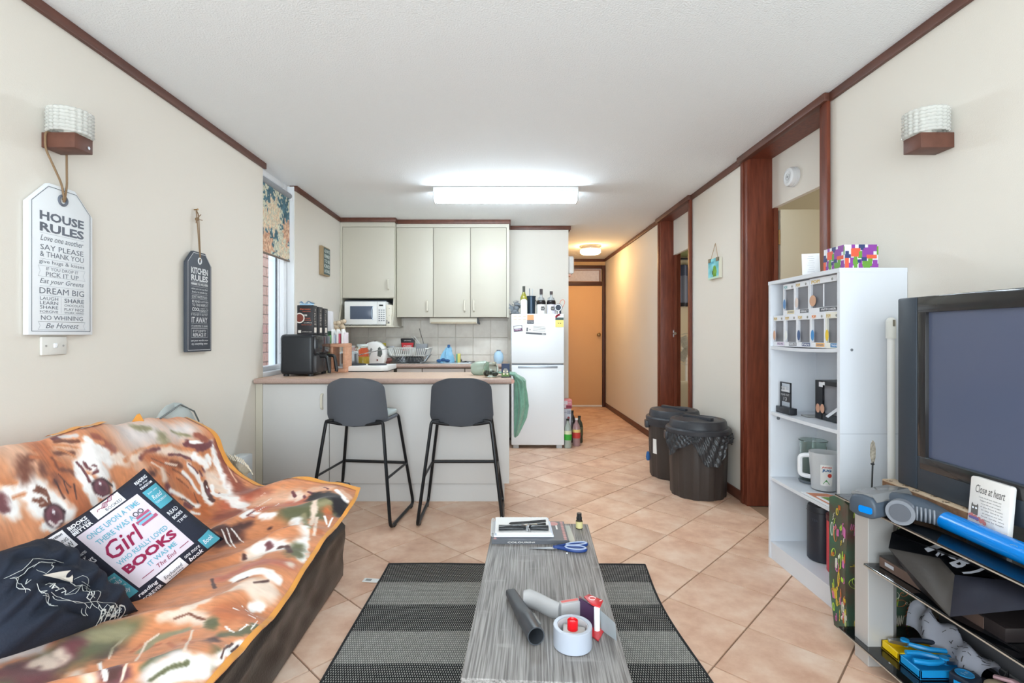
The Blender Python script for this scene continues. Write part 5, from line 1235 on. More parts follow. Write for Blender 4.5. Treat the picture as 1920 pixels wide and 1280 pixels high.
art('A', 'w 60 .5 560,350 600,440 650,540 690,620|w 120 .5 640,320 700,360 760,420|w 40 .4 660,440 680,480|w 50 .5 830,500 840,560|w 90 .5 640,230 720,280 800,330 880,310|w 60 .5 640,170 700,210 780,260|c 80 .8 860,300 920,330|o 70 .7 860,400 940,460|o 60 .7 880,490|e 60 .5 690,150 750,190 830,240|o 34 .7 700,185 745,190|v 26 .5 390,170 430,150|b 28 .5 400,185 480,180 570,180|p 28 .6 440,150 560,140|v 16 .4 560,335 600,380 640,440 660,480|v 18 .4 620,345 635,370|v 18 .4 650,380 660,395|v 20 .4 680,355 700,365|v 24 .4 680,420 710,395|v 12 .4 590,360 610,400|d 14 .5 395,460 470,600|d 10 .6 470,480 500,560|d 10 .6 540,500 560,600|d 10 .6 430,420 520,520')
def eye(win, x, y, r, hx, hy):
    ox, oy, k, mpp = WIN[win]; z = lambda a, c: ((ox + a / k) * 2.461, (oy + c / k - 760) * 2.461)
    stroke([z(x - r * 1.1, y - r * .5), z(x, y - r * 1.05), z(x + r * 1.1, y - r * .3)], r * .34 * mpp, (54, 30, 34), .4, .002)
    stroke([z(x, y)], 2.2 * r * mpp, (54, 30, 36), .2, .0008); stroke([z(x, y)], 1.86 * r * mpp, (124, 72, 84), .25, .0008); stroke([z(x, y)], 1.0 * r * mpp, (96, 52, 64), .6, .0008); stroke([z(x + hx, y + hy)], .36 * r * mpp, (250, 242, 246), .3, 0)
    stroke([z(x - r * .7, y + r * .85), z(x, y + r * 1.2), z(x + r * .8, y + r * .8)], r * .22 * mpp, (240, 226, 224), .4, .001)
eye('A', 402, 722, 62, -8, -18); eye('A', 748, 525, 62, -14, -34)
art('B', 'p 330 .9 100,140 250,120|p 200 .9 420,120 500,100|g 56 1 130,80 200,90|g 84 1 330,140 340,190|g 38 1 400,110 520,140|g 36 1 240,90 180,80|o 36 .7 60,330 140,260 260,225 400,215 520,240 600,300 640,370|c 66 .7 120,320 220,270 400,250 520,280|t 60 .7 140,370 230,330|v 34 .7 170,310 220,260 300,240|v 26 .7 270,310 360,320|v 24 .6 380,280 460,280 540,310|O 110 .7 230,300 330,340 430,400 520,480 560,600|O 130 .7 600,620 680,700 760,750|o 100 .7 470,430 560,520|b 10 .5 250,310 340,350 430,370|b 11 .5 400,380 480,430 540,500|b 11 .5 430,450 520,520|b 10 .5 330,390 380,430|b 9 .6 560,560 600,640|d 60 .8 260,420|c 60 .8 330,400 340,450|v 46 .7 370,510 400,560|b 44 .7 400,330 460,360|c 18 .6 250,340 330,390|c 16 .6 350,340 430,360')
art('B', 'w 46 .5 520,360 580,430 620,500 650,590 690,640|w 26 .5 480,410 540,470 600,560|w 40 .5 390,540 460,580 520,620 580,655|w 24 .5 540,700 600,715|w 60 .5 560,290 620,330 650,360|v 13 .4 520,345 560,380|v 13 .4 565,385 590,420|v 13 .4 600,400 620,440|v 13 .4 615,370 640,410|v 11 .4 540,360 555,375|c 100 .7 680,440 740,520 820,560|o 28 .7 680,540 720,600|w 70 .5 690,200 720,300 760,400 820,500 880,590 950,650|w 36 .5 660,290 680,340|v 66 .4 520,205 600,230 680,200|w 30 .4 540,190 620,185|e 60 .6 580,140 640,170|e 92 .5 735,200 790,330 860,470 950,560 1080,590|t 14 .6 800,330 870,480|d 32 .4 640,490 660,560 700,620|v 22 .4 660,530 672,570|w 8 .3 652,510 658,528|d 18 .5 640,470 650,490|w 22 .4 690,500 702,560|w 36 .5 700,560 800,590|v 14 .5 740,560 790,600|v 14 .5 800,580 840,610|v 44 .4 500,640 540,670|d 14 .4 450,600 500,615 560,660')
art('B', 'o 120 .7 740,680 860,700|w 38 .5 800,630 900,640 960,690|w 32 .5 920,740 960,700 1000,690|v 16 .5 930,720 1000,740|v 14 .5 820,650 900,670|w 4 .4 930,640 1080,560|w 4 .4 950,660 1080,640')
art('C', 'r 140 .8 120,250 240,260|r 120 .7 300,300 450,260 620,240|t 110 .8 330,240 460,210 560,190|c 70 .6 600,190 640,200|v 13 .6 575,160 600,200|v 15 .6 660,190 670,210|t 70 .7 720,150 850,130|v 11 .5 690,160 730,175|v 11 .5 810,130 840,140|G 210 .5 600,310 700,280 830,250|G 130 .5 800,330 870,300|g 60 .8 780,250 840,240|O 56 .7 830,300 860,350|O 60 .7 770,450|k 80 .4 740,195 830,185 920,220 940,330|t 50 .6 930,160 990,200|w 28 .5 900,150 960,220 980,230|c 30 .7 740,230 735,300 715,400|c 18 .7 760,350 735,480|w 12 .5 810,340 830,400|w 12 .5 870,350 840,420|c 22 .6 690,440 660,600|g 26 .8 660,330 700,420')  # the black stroke paints the dark of a fold near the arm
art('C', 'w 70 .5 590,380 640,430 640,560 640,640|G 90 .6 590,570 600,610|w 60 .5 60,190 140,220 220,270|w 36 .5 150,240 230,290|e 100 .7 60,340 160,320|w 56 .5 220,330 260,310 320,320|w 54 .5 350,340 430,340|v 20 .5 250,330 300,300|w 5 .4 280,290 420,210|w 5 .4 330,300 480,250|d 80 .6 30,430 120,440 240,410|d 110 .6 60,520 180,490|w 6 .4 60,440 130,560|w 6 .4 100,430 160,570|w 6 .4 130,430 220,530|o 130 .6 320,450 450,430 540,480|d 22 .7 415,430|d 14 .6 520,420 570,410|w 110 .5 330,590 410,550 480,570|v 38 .5 410,545 412,565|d 32 .5 490,570|c 70 .7 260,640 320,640|d 24 .6 225,630 230,650|d 28 .6 540,560 560,600|r 90 .6 60,770 250,700 450,670 550,690|c 50 .8 560,690|w 58 .5 170,790 250,750 360,740 460,790|c 90 .7 240,840 400,850|d 11 .5 310,830 400,810|d 10 .5 170,820 240,790')  # the two broad dark strokes paint the shade of a fold
art('D', 'o 170 .7 300,430 420,370 620,260 900,120|r 80 .7 820,160 1100,40|c 44 .6 440,420 560,370 680,320 840,260 960,200|w 70 .5 940,150 1020,120 1120,110 1200,160|c 120 .7 1050,220 1150,250|d 14 .5 1050,185 1140,170|d 12 .5 940,180 1000,150|d 17 .6 770,160 790,220|c 70 .7 560,420 640,400 740,440|b 11 .6 520,420 620,390 720,430|O 130 .7 860,380 1000,390|o 60 .7 800,280 960,260|w 48 .6 1020,350 1100,340|w 4 .4 910,350 1060,420|w 4 .4 970,340 1070,410|G 56 .6 760,440 770,470|G 50 .6 830,530 960,520 1060,470|w 7 .5 860,480 920,510|w 7 .5 950,500 1000,470|w 7 .5 1000,460 1050,470|w 7 .5 1030,490 1070,440|d 60 .6 720,570 780,560|G 70 .6 740,720 800,640|w 46 .5 800,700 860,640 950,600|w 36 .5 880,660 960,620|d 12 .5 830,680 850,620 900,590|d 12 .5 900,640 940,600')
art('D', 'G 150 .7 60,560 200,510|o 160 .6 200,650 350,560 560,560 640,620|o 110 .6 230,760|O 20 .7 240,640 300,600|O 20 .7 330,620 420,590|O 18 .7 480,580 540,610|O 18 .7 580,560 640,580|g 40 .6 300,640 420,540 600,500|G 50 .6 330,740 420,670 520,650|p 90 .6 380,790 520,690|w 110 .5 480,800 600,750 680,740|G 24 .6 370,830 480,750 600,710|d 120 .6 50,630|v 90 .5 80,770 150,820|d 60 .6 110,790|w 15 .5 20,720 60,830|c 11 .6 170,840 230,720 330,580 420,520|c 10 .6 90,690 110,620 200,530|c 12 .6 590,640 640,500')
art('Z', 'G 110 .6 430,1100 250,1180 90,1260|g 46 .7 560,1050 420,1060|v 54 .7 330,1110 300,1170|v 70 .6 90,1220 170,1250|c 32 .8 160,1190 200,1170 230,1200|c 28 .8 270,1150 300,1180|c 28 .8 350,1240 420,1270|r 54 .7 0,1130 120,1100 230,1080|p 40 .8 0,1180 80,1150 180,1120|v 36 .8 0,1230 60,1200')
streak = vnoise(AU * 240 + 6 * rl, AV * 34 + AU * 20, 31) - .5; sat = np.clip((colr[..., 0] - colr[..., 2]) / 110, 0, 1)
colr *= (.985 + .05 * (rf + .5) + .05 * rs + .12 * streak * sat)[..., None]
def sheet(name, i0, i1, j0, j1, par, m, off=0, th=.006, colors=None, **k):
    ii = np.arange(i0, i1); jj = np.arange(j0, j1); b = nb()
    q = Pm2[i0:i1, j0:j1] + Nn[i0:i1, j0:j1] * off
    me = bpy.data.meshes.new(name); n, m2 = q.shape[:2]
    idx = np.arange(n * m2).reshape(n, m2)
    faces = np.stack([idx[:-1, :-1], idx[1:, :-1], idx[1:, 1:], idx[:-1, 1:]], -1).reshape(-1, 4)
    o0 = ORG[par.name] if par else V((-1.2, 1.6, .3))
    me.from_pydata((q.reshape(-1, 3) - np.array(o0)).tolist(), [], faces.tolist()); me.shade_smooth(); me.materials.append(m)
    o = bpy.data.objects.new(name, me); C.objects.link(o)
    if par: o.parent = par
    else: o.location = o0; ORG[o.name] = o0
    if colors is not None: paint(o, np.concatenate([lin(np.clip(colors[i0:i1, j0:j1], 0, 255)).reshape(-1, 3), np.ones((n * m2, 1))], 1))
    return o
plush = mat('plush_print', (255, 255, 255), .85, attr=True, sheen=.25, bump=.25, bs=500)
th = sheet('tiger_throw', 0, NU, 0, NV, None, plush, colors=colr)
tag(th, 'orange bordered fleece throw printed with tiger faces draped over the sofa', 'throw')
hemm = mat('orange_hem', (224, 152, 66), .8, sheen=.2, bump=.3, bs=300)
jt = int(NV * .15)
w_f = 20
sheet('hem', 0, w_f, jt - 12, NV, th, hemm, .003)                    # far side
k = NV - 11; sheet('hem', 0, NU, k, NV, th, hemm, .004)
j0 = int(NV * .125); sheet('hem', 0, int(NU * .17), j0, j0 + 9, th, hemm, .006)
sheet('hem', int(NU * .37), int(NU * .52), j0 - 3, j0 + 7, th, hemm, .008)
b = nb(); c0 = PX(256, 790, -1.60); prism(b, [(-.035, -.03), (.04, -.03), (.012, .035), (0, .03)], -.006, .006, fr(c0, (.8, .6, 0), (0, 0, 1)), bev=.003); O('hem_corner', b, hemm, th)

# ------------------------------------------------------------------ printed cushion
TLc, TRc, BRc, BLc = [V(p) for p in ((-1.43, 1.585, .545), (-1.236, 1.768, .72), (-1.01, 1.86, .439), (-1.204, 1.678, .264))]
cn = (TRc - TLc).cross(BLc - TLc).normalized()
if cn.dot(V((0, 0, H)) - TLc) < 0: cn = -cn
def cush(u, v, side=1, off=0.0, th=.062):
    """u right, v up, 0..1"""
    p = BLc * (1 - u) * (1 - v) + BRc * u * (1 - v) + TLc * (1 - u) * v + TRc * u * v
    s, t = 2 * u - 1, 2 * v - 1
    k = max(0, 1 - s ** 4) ** .5 * max(0, 1 - t ** 4) ** .5
    mid = (TLc + TRc + BRc + BLc) / 4
    pull = .05 * ((1 - s * s) * t * t + (1 - t * t) * s * s)
    p = p + (mid - p) * pull
    wr = .004 * math.sin(7 * s + 5 * t) * k
    return p + cn * (side * (th * k + wr) + off)
cu = thing('printed_cushion', 'square cushion printed ONCE UPON A TIME in book-themed navy and teal blocks', 'cushion', (-1.22, 1.72, .42))
b = nb(); n = 26
A = [[b.verts.new(cush(i / n, j / n, 1)) for j in range(n + 1)] for i in range(n + 1)]
B = [[b.verts.new(cush(i / n, j / n, -1)) for j in range(n + 1)] for i in range(n + 1)]
for i in range(n):
    for j in range(n):
        b.faces.new((A[i][j], A[i + 1][j], A[i + 1][j + 1], A[i][j + 1])); b.faces.new((B[i][j], B[i][j + 1], B[i + 1][j + 1], B[i + 1][j]))
bmesh.ops.remove_doubles(b, verts=b.verts[:], dist=.0005)
cnavy = mat('cushion_navy', (32, 36, 52), .8, bump=.3, bs=300); O('cover', b, cnavy, cu, sharp=80)
clin = mat('cushion_pale', (210, 200, 212), .8); cteal = mat('cushion_teal', (78, 160, 180), .8); cplum = mat('cushion_plum', (140, 26, 70), .8); cwhite = mat('cushion_white', (232, 234, 242), .8)
ctext = mat('cushion_teal_text', (96, 164, 184), .8)
def patch(b, u0, v0, u1, v1, off=.0012, nn=10):
    surf(b, nn, nn, lambda s, t: cush(u0 + (u1 - u0) * s, v0 + (v1 - v0) * t, 1, off)); return b
O('centre_panel', patch(nb(), .2, .17, .8, .86, nn=20), clin, cu)
for q in ((.02, .80, .165, .98), (.42, .875, .70, .985), (.36, .02, .62, .155)): O('white_block', patch(nb(), *q), cwhite, cu)
for q in ((.835, .62, .985, .84), (.84, .03, .985, .17), (.03, .15, .175, .42)): O('teal_block', patch(nb(), *q), cteal, cu)
def ct(b, s, u, v, w_, h_, **k):
    r90 = k.pop('r', 0)
    def f(p):
        x, y = p.x, p.y
        return cush(u + x, v + y, 1, .0026)
    tx(b, s, 0, 0, w_, h_, None, fn=f, **k); return b
for a_ in (('ONCE UPON A TIME', .5, .795, .5, .05), ('THERE WAS A', .45, .71, .36, .05), ('WHO REALLY LOVED', .5, .46, .5, .045), ('IT WAS ME', .55, .29, .29, .045)): O('teal_lettering', ct(nb(), *a_, bold=.012), ctext, cu)
b = nb(); ct(b, 'Girl', .42, .585, .34, .16, shear=.3, bold=.01); ct(b, 'BOOKS', .5, .375, .52, .085, bold=.045); ct(b, 'The End', .54, .225, .2, .04, shear=.3); 
for u0, u1 in ((.28, .4), (.68, .78)): patch(b, u0, .222, u1, .228, .0026, 4)
O('plum_lettering', b, cplum, cu)
b = nb()
for k_, (u0, v0, w_) in enumerate(((.62, .59, .16), (.60, .625, .15), (.63, .66, .13))): patch(b, u0, v0, u0 + w_, v0 + .03, .0026, 4)
O('book_stack_picture', b, mat('cushion_rose', (170, 84, 116), .8), cu)
b = nb(); patch(b, .61, .612, .75, .635, .0028, 4); patch(b, .62, .652, .76, .666, .0028, 4); O('book_stack_picture', b, mat('cushion_blue', (120, 180, 206), .8), cu)
b = nb()
for cx_ in (.655, .705): tube(b, [cush(cx_ + .02 * math.cos(q), .715 + .02 * math.sin(q), 1, .003) for q in np.linspace(0, 2 * PI, 15)[:-1]], .0012, n=5, closed=True)
O('spectacles_picture', b, cnavy, cu)
b = nb(); ct(b, 'BOOKS', .285, .955, .17, .035, bold=.03); ct(b, 'MAKE LIFE', .285, .92, .17, .018); ct(b, 'BETTER', .285, .89, .18, .03, bold=.03)
ct(b, 'EASILY DISTRACTED', .1, .715, .13, .022); ct(b, 'by', .1, .675, .06, .04, shear=.3); ct(b, 'BOOKS', .1, .62, .13, .055, bold=.02)
ct(b, 'READING', .91, .94, .12, .03, bold=.02); ct(b, 'is my', .91, .905, .09, .02, shear=.3); ct(b, 'KINGDOM', .91, .875, .12, .022, bold=.02)
ct(b, 'READ', .9, .54, .11, .04); ct(b, 'BOOKS', .9, .48, .11, .035, bold=.02); ct(b, 'TIME', .9, .42, .11, .03); ct(b, 'one more', .73, .115, .17, .03, shear=.3); ct(b, 'book', .73, .06, .16, .05, shear=.3, bold=.02)
ct(b, 'reading', .24, .11, .2, .05, shear=.25, bold=.02); ct(b, 'FOREVER', .24, .05, .19, .04, bold=.02)
for k_ in range(4): patch(b, .205 + k_ * .012, .885, .209 + k_ * .012, .97, .0024, 4)
ct(b, 'buying', .1, .385, .1, .025); ct(b, 'books', .1, .335, .12, .05, shear=.3); ct(b, 'and reading', .1, .28, .12, .02); ct(b, 'really', .1, .22, .11, .05, shear=.3)
ct(b, 'Just one', .91, .8, .1, .022); ct(b, 'Read', .91, .745, .1, .045, shear=.3); ct(b, 'TOMORROW', .91, .69, .12, .022); ct(b, 'Book', .91, .11, .1, .05, shear=.3); O('white_lettering', b, cwhite, cu)
b = nb(); ct(b, 'BOOKED', .6, .905, .16, .03); ct(b, 'FEELING', .09, .895, .12, .03, shear=.2); ct(b, 'LOW', .095, .84, .11, .05); ct(b, 'Fiction', .09, .955, .11, .025, shear=.3, bold=.02); ct(b, 'Enchanted', .49, .085, .2, .04, shear=.3); ct(b, 'stories', .49, .045, .16, .025); O('dark_lettering', b, cnavy, cu)
b = nb()
for q in range(5): tube(b, [cush(.46 + .02 * q + .05 * t, .935 + .012 * math.sin(q + 5 * t) + .02 * t, 1, .002) for t in np.linspace(0, 2.4, 9)], .001, n=4)
O('sketch_picture', b, cplum, cu)

# ------------------------------------------------------------------ navy cushion with a bird skeleton drawing
nv = thing('navy_cushion', 'crumpled navy cushion with white line drawing of a bird skeleton', 'cushion', (-1.3, 1.4, .42))
nTL, nTR, nBR, nBL = [V(p) for p in ((-1.37, 1.27, .60), (-1.345, 1.50, .585), (-1.135, 1.60, .318), (-1.22, 1.22, .40))]
nn_ = (nTR - nTL).cross(nBL - nTL).normalized()
if nn_.dot(V((0, 0, H)) - nTL) < 0: nn_ = -nn_
def ncu(u, v, side=1, off=0.0):
    p = nBL * (1 - u) * (1 - v) + nBR * u * (1 - v) + nTL * (1 - u) * v + nTR * u * v
    s, t = 2 * u - 1, 2 * v - 1
    k = max(0, 1 - abs(s) ** 3.2) ** .55 * max(0, 1 - abs(t) ** 3.2) ** .55
    fold = .020 * math.sin(11 * t + 2.5 * s + 2.0 * math.sin(4 * s)) * (.55 - .45 * t) + .008 * math.sin(19 * t - 7 * s + 2 * math.sin(5 * s))
    return p + nn_ * (side * (.085 * k) + (fold * k if side > 0 else 0) + off)
b = nb(); n = 44
A = [[b.verts.new(ncu(i / n, j / n, 1)) for j in range(n + 1)] for i in range(n + 1)]
B = [[b.verts.new(ncu(i / n, j / n, -1)) for j in range(n + 1)] for i in range(n + 1)]
for i in range(n):
    for j in range(n):
        b.faces.new((A[i][j], A[i + 1][j], A[i + 1][j + 1], A[i][j + 1])); b.faces.new((B[i][j], B[i][j + 1], B[i + 1][j + 1], B[i + 1][j]))
bmesh.ops.remove_doubles(b, verts=b.verts[:], dist=.0005)
O('cover', b, mat('cover_navy', (30, 38, 54), .85, var=(24, 30, 44), vs=20, bump=.3, bs=200), nv, sharp=80)
lw_ = mat('line_white', (206, 208, 206), .8); b = nb()
def npx(zx, zy):
    """cushion coordinates of a point of the drawing"""
    x, y = zx * 280 / 1280, 1000 + zy * 280 / 1280; best = None
    for i in range(41):
        for j in range(41):
            p = NG[i][j]; d = (p[0] - x) ** 2 + (p[1] - y) ** 2
            if best is None or d < best[0]: best = (d, i / 40, j / 40)
    return best[1], best[2]
NG = [[(lambda p: (VX + p.x * F / p.y, VY + (H - p.z) * F / p.y))(ncu(i / 40, j / 40)) for j in range(41)] for i in range(41)]
def draw(pts, r=.0011, closed=False):
    q = [npx(*p) for p in pts]
    if len(q) < 2: return
    fine = []
    for (a, c), (d, e) in zip(q, q[1:]):
        for t in np.linspace(0, 1, 5)[:-1]: fine.append((a + (d - a) * t, c + (e - c) * t))
    fine.append(q[-1]); tube(b, [ncu(a, c, 1, .0016) for a, c in fine], r, n=4, flat=.5)
draw([(20, 390), (100, 345), (200, 320), (270, 220), (440, 215), (540, 265)]); draw([(80, 385), (140, 375), (200, 330), (240, 290), (350, 235), (470, 250)]); draw([(280, 300), (330, 260), (440, 250), (450, 300), (380, 350), (300, 330)])
draw([(90, 385), (150, 400), (190, 480), (245, 500)]); draw([(120, 390), (165, 440), (215, 495)]); draw([(200, 440), (260, 405)]); draw([(230, 395), (225, 450)]); draw([(305, 435), (360, 500), (410, 490)]); draw([(330, 515), (400, 480)])
for k in range(3): draw([(330 + k * 14, 520 + k * 3), (400 + k * 16, 545), (440 + k * 20, 620)])
for k in range(7): draw([(400 + k * 22, 440 + k * 10), (420 + k * 22, 425 + k * 10), (440 + k * 22, 445 + k * 10), (415 + k * 22, 455 + k * 10)], .0018)
draw([(540, 530), (600, 500), (690, 440), (640, 510), (545, 540)]); draw([(610, 400), (640, 450), (690, 430)]); draw([(640, 390), (700, 380), (760, 430), (800, 500), (810, 580)]); draw([(700, 440), (740, 500), (770, 570), (720, 560), (700, 470)])
for k in range(5): draw([(690 + k * 18, 420 + k * 26), (740 + k * 14, 430 + k * 26), (760 + k * 8, 460 + k * 24)])
draw([(430, 520), (520, 560), (620, 570), (720, 590), (830, 580), (950, 590), (1050, 640)]); draw([(450, 530), (560, 580), (650, 590), (700, 600)])
for k in range(5): draw([(720 + k * 60, 590 + k * 10), (760 + k * 60, 640 + k * 8), (800 + k * 58, 600 + k * 12), (780 + k * 60, 580 + k * 12)])
for k in range(4): draw([(830 + k * 30, 650 + k * 8), (870 + k * 30, 710 + k * 4), (930 + k * 26, 690 + k * 4), (1010 + k * 8, 640 + k * 10)])
for k in range(3): draw([(695 + k * 22, 625), (705 + k * 20, 700), (715 + k * 14, 715)]); draw([(930, 725 + k * 12), (1000, 710 + k * 14), (1080, 680 + k * 18)])
O('line_drawing', b, lw_, nv)
b = nb()
for pts in ([(355, 368), (510, 320), (585, 320), (635, 370), (610, 410), (530, 405), (515, 380)],):
    q = [npx(*p) for p in pts]; cen = (sum(a for a, c in q) / len(q), sum(c for a, c in q) / len(q))
    for (a, c), (d, e) in zip(q, q[1:] + q[:1]): poly(b, [ncu(a, c, 1, .0022), ncu(d, e, 1, .0022), ncu(cen[0], cen[1], 1, .0028)])
O('skull_drawing', b, mat('skull_cream', (226, 216, 204), .8), nv)
b = nb(); q = npx(580, 365); disc = [ncu(q[0] + .02 * math.cos(t), q[1] + .02 * math.sin(t), 1, .004) for t in np.linspace(0, 2 * PI, 13)[:-1]]; poly(b, disc); O('eye_drawing', b, cnavy, nv)
b = nb(); q = npx(1060, 750); tx(b, 'READ', 0, 0, .22, .1, None, fn=lambda p: ncu(min(q[0] - .1 + p.x, .99), q[1] + .03 + p.y, 1, .002)); O('lettering', b, lw_, nv)

# things behind the sofa end
t = thing('grey_cushion', 'pale grey bag slumped behind the far end of the sofa back', 'bag', (-1.63, 2.62, .3))
b = nb(); surf(b, 32, 18, lambda u, v: V((-1.60 + .085 * math.cos(2 * PI * u) * math.sin(PI * v), 2.50 + .20 * math.sin(2 * PI * u) * math.sin(PI * v) ** .7, .45 - .385 * math.cos(PI * v) * (1 + .04 * math.sin(6 * u * PI))  )), True)
bmesh.ops.remove_doubles(b, verts=b.verts[:], dist=.0005)
O('bag', b, mat('bag_grey', (176, 182, 180), .8, bump=.3, bs=80), t, sharp=80)
b = nb(); tube(b, [(-1.575, 2.36, .795), (-1.57, 2.5, .84), (-1.575, 2.62, .79), (-1.58, 2.67, .73)], .004, n=6); O('zip', b, mat('zip_grey', (110, 116, 116), .5), t)
t = thing('fringed_blanket', 'cream fringed blanket edge showing behind the far sofa end', 'blanket', (-1.5, 2.63, .4))
b = nb(); surf(b, 24, 18, lambda u, v: V((-1.55 + .27 * u + .01 * math.sin(v * 14), 2.585 + .02 * math.sin(u * 17 + v * 3), .40 + .33 * v * (1 - .75 * u) + .02 * math.sin(9 * u)))); bmesh.ops.solidify(b, geom=b.faces[:], thickness=.008); O('cloth', b, mat('cream_knit', (222, 210, 190), .9, bump=.8, bs=120), t, sharp=80)
b = nb()
for k in range(26):
    u = k / 25; x = -1.55 + .27 * u; z = .40 + .33 * (1 - .75 * u) + .02 * math.sin(9 * u)
    tube(b, [(x, 2.585, z), (x + .012, 2.575, z + .012 + .01 * random.random()), (x + .03, 2.57, z - .012)], .0025, n=4)
O('fringe', b, mat('cream_knit', (222, 210, 190), .9, bump=.8, bs=120), t)
# ================================================================== white bookcase
mel = mat('white_melamine', (220, 224, 231), .4)
BX0, BX1, BY0, BY1, BT = 1.42, 1.7035, 2.151, 2.726, 1.462
bk = thing('bookcase', 'white open bookcase standing side-on against the right wall', 'bookcase', (1.56, 2.44, 0))
sp_ = O('side_panel', mb(BX0, BY0, .0005, BX1, BY0 + .018, BT - .018), mel, bk)
O('side_panel', mb(BX0, BY1 - .018, .0005, 1.672, BY1, BT - .018), mel, bk)
O('top_panel', mprism([(BX0 - .002, BY0 - .001), (BX1, BY0 - .001), (BX1, 2.63), (1.672, 2.63), (1.672, BY1 + .001), (BX0 - .002, BY1 + .001)], BT - .018, BT), mel, bk)
O('back_panel', mb(1.662, BY0 + .018, .06, 1.667, BY1 - .018, BT - .018), mat('back_board', (214, 220, 228), .5), bk)
O('plinth', mb(BX0 + .004, BY0 + .018, .0005, BX0 + .02, BY1 - .018, .075), mel, bk)
SHELF = {}
for nm, z, sag in (('a', 1.122, .006), ('b', .776, .002), ('c', .430, .002), ('d', .09, 0)):
    ya_, yb_ = BY0 + .0185, BY1 - .0185; top_ = [(ya_ + (yb_ - ya_) * k / 14, z - sag * math.sin(PI * k / 14)) for k in range(15)]
    O('shelf', prism(nb(), top_ + [(y, zz - .016) for y, zz in top_[::-1]], 0, .238, Mx(((0, 0, 1, BX0 + .002), (1, 0, 0, 0), (0, 1, 0, 0), (0, 0, 0, 1)))), mel, bk, sharp=30)
b = nb(); cyl(b, (1.47, BY0 - .001, 1.117), (1.47, BY0 + .002, 1.117), .006, n=12); cyl(b, (1.462, BY1 - .02, .74), (1.462, BY1 - .017, .74), .009, n=12); O('cam_cover', b, mat('cam_grey', (120, 124, 130), .4), bk)
O('panel_joint', mb(BX0 + .001, BY0 - .0006, .7635, BX1 - .001, BY0 + .001, .7655), mat('joint_grey', (186, 190, 198), .5), bk)
O('back_seam', mb(1.6612, 2.36, .1, 1.6625, 2.362, 1.4), mat('joint_grey', (186, 190, 198), .5), bk)

# figure boxes with clear windows
carw = mat('carton_white', (230, 232, 238), .45); winin = mat('carton_inside', (146, 148, 156), .6); film = mat('clear_film', (255, 255, 255), .05, trans=1, ior=1.05)
gold = mat('print_gold', (206, 178, 110), .5)
def figure_box(lab, y0, y1, z, h, band, bandtext, head, x=1.434, d=.09, tint=(230, 232, 238), oval=None):
    t = thing('figure_box', lab, 'toy box', (x + d / 2, (y0 + y1) / 2, z), group='boxed figures on the top shelf')
    cw = plain(tint, .45); W = y1 - y0; top, bot, sd = h * .17, h * .15, .008
    b = nb(); box(b, x + .012, y0, z, x + d, y1, z + h); box(b, x, y0, z, x + .013, y1, z + bot); box(b, x, y0, z + h - top, x + .013, y1, z + h); box(b, x, y0, z + bot, x + .013, y0 + sd, z + h - top); box(b, x, y1 - sd, z + bot, x + .013, y1, z + h - top)
    O('carton', b, cw, t, smooth=False)
    O('inner_tray', mb(x + .0105, y0 + sd, z + bot, x + .0118, y1 - sd, z + h - top), winin, t)
    O('window_film', mb(x + .002, y0 + sd, z + bot, x + .0028, y1 - sd, z + h - top), film, t)
    m = Mx(((0, 0, -1, x), (-1, 0, 0, y1), (0, 1, 0, z), (0, 0, 0, 1)))
    b = nb(); tx(b, 'POP!', W * .22, h * .9, W * .3, h * .1, m, .05, z=.0008); O('logo', b, head, t)
    b = nb(); rect2(b, W * .36, h * .03, W * .97, h * .14, m, .0006); O('name_band', b, plain(band, .5), t)
    b = nb(); tx(b, bandtext, W * .66, h * .085, W * .5, h * .06, m, .02, z=.0011); O('lettering', b, carw if sum(band) < 500 else mat('print_slate', (110, 118, 140), .5), t)
    b = nb(); disc2(b, W * .12, h * .36, W * .12, m, .0009, 18, h * .16); O('oval_print', b, oval or plain((206, 160, 130), .5), t)
    b = nb(); disc2(b, W * .78, h * .9, h * .04, m, .0008, 14); O('number_print', b, mat('print_grey2', (150, 150, 146), .6), t)
    return t
Zs = 1.1215
figure_box('boxed figure at the far end of the lower row, gold heading and mauve lettering', 2.600, 2.705, Zs, .158, (222, 206, 226), 'FIGURE', gold, oval=plain((214, 168, 140), .5))
figure_box('boxed figure second from the far end of the lower row, grey patterned name band', 2.488, 2.596, Zs, .158, (150, 152, 158), 'NO. 2', gold, oval=plain((232, 234, 232), .5))
figure_box('boxed figure in the middle of the lower row, slate blue name band', 2.378, 2.485, Zs, .158, (98, 108, 140), 'FAN', gold, oval=plain((70, 96, 140), .5))
figure_box('boxed figure with an orange heading and orange name band in the lower row', 2.272, 2.375, Zs, .158, (240, 186, 116), 'SERIES', mat('print_orange', (232, 140, 70), .5), oval=plain((70, 140, 200), .5))
figure_box('boxed figure at the near end of the lower row, bright blue name band', 2.172, 2.269, Zs, .158, (52, 132, 190), 'TRAINER', gold, oval=plain((236, 200, 60), .5), tint=(234, 232, 222))
Zt = Zs + .1585
figure_box('boxed figure at the far end of the upper row, pale teal heading strip', 2.512, 2.615, Zt, .155, (226, 214, 176), 'WORLD', mat('print_teal', (130, 184, 190), .5), x=1.437, oval=plain((96, 140, 190), .5))
figure_box('boxed figure in the middle of the upper row, dark grey name band', 2.395, 2.508, Zt, .157, (92, 94, 102), 'GERALT', gold, oval=plain((220, 204, 196), .5), x=1.437)
t = figure_box('largest boxed figure at the near end of the upper row, black letters down its side', 2.18, 2.391, Zt, .16, (84, 86, 94), 'WITCHER', gold, x=1.437)
b = nb(); m = Mx(((0, 0, -1, 1.437), (-1, 0, 0, 2.391), (0, 1, 0, Zt), (0, 0, 0, 1)))
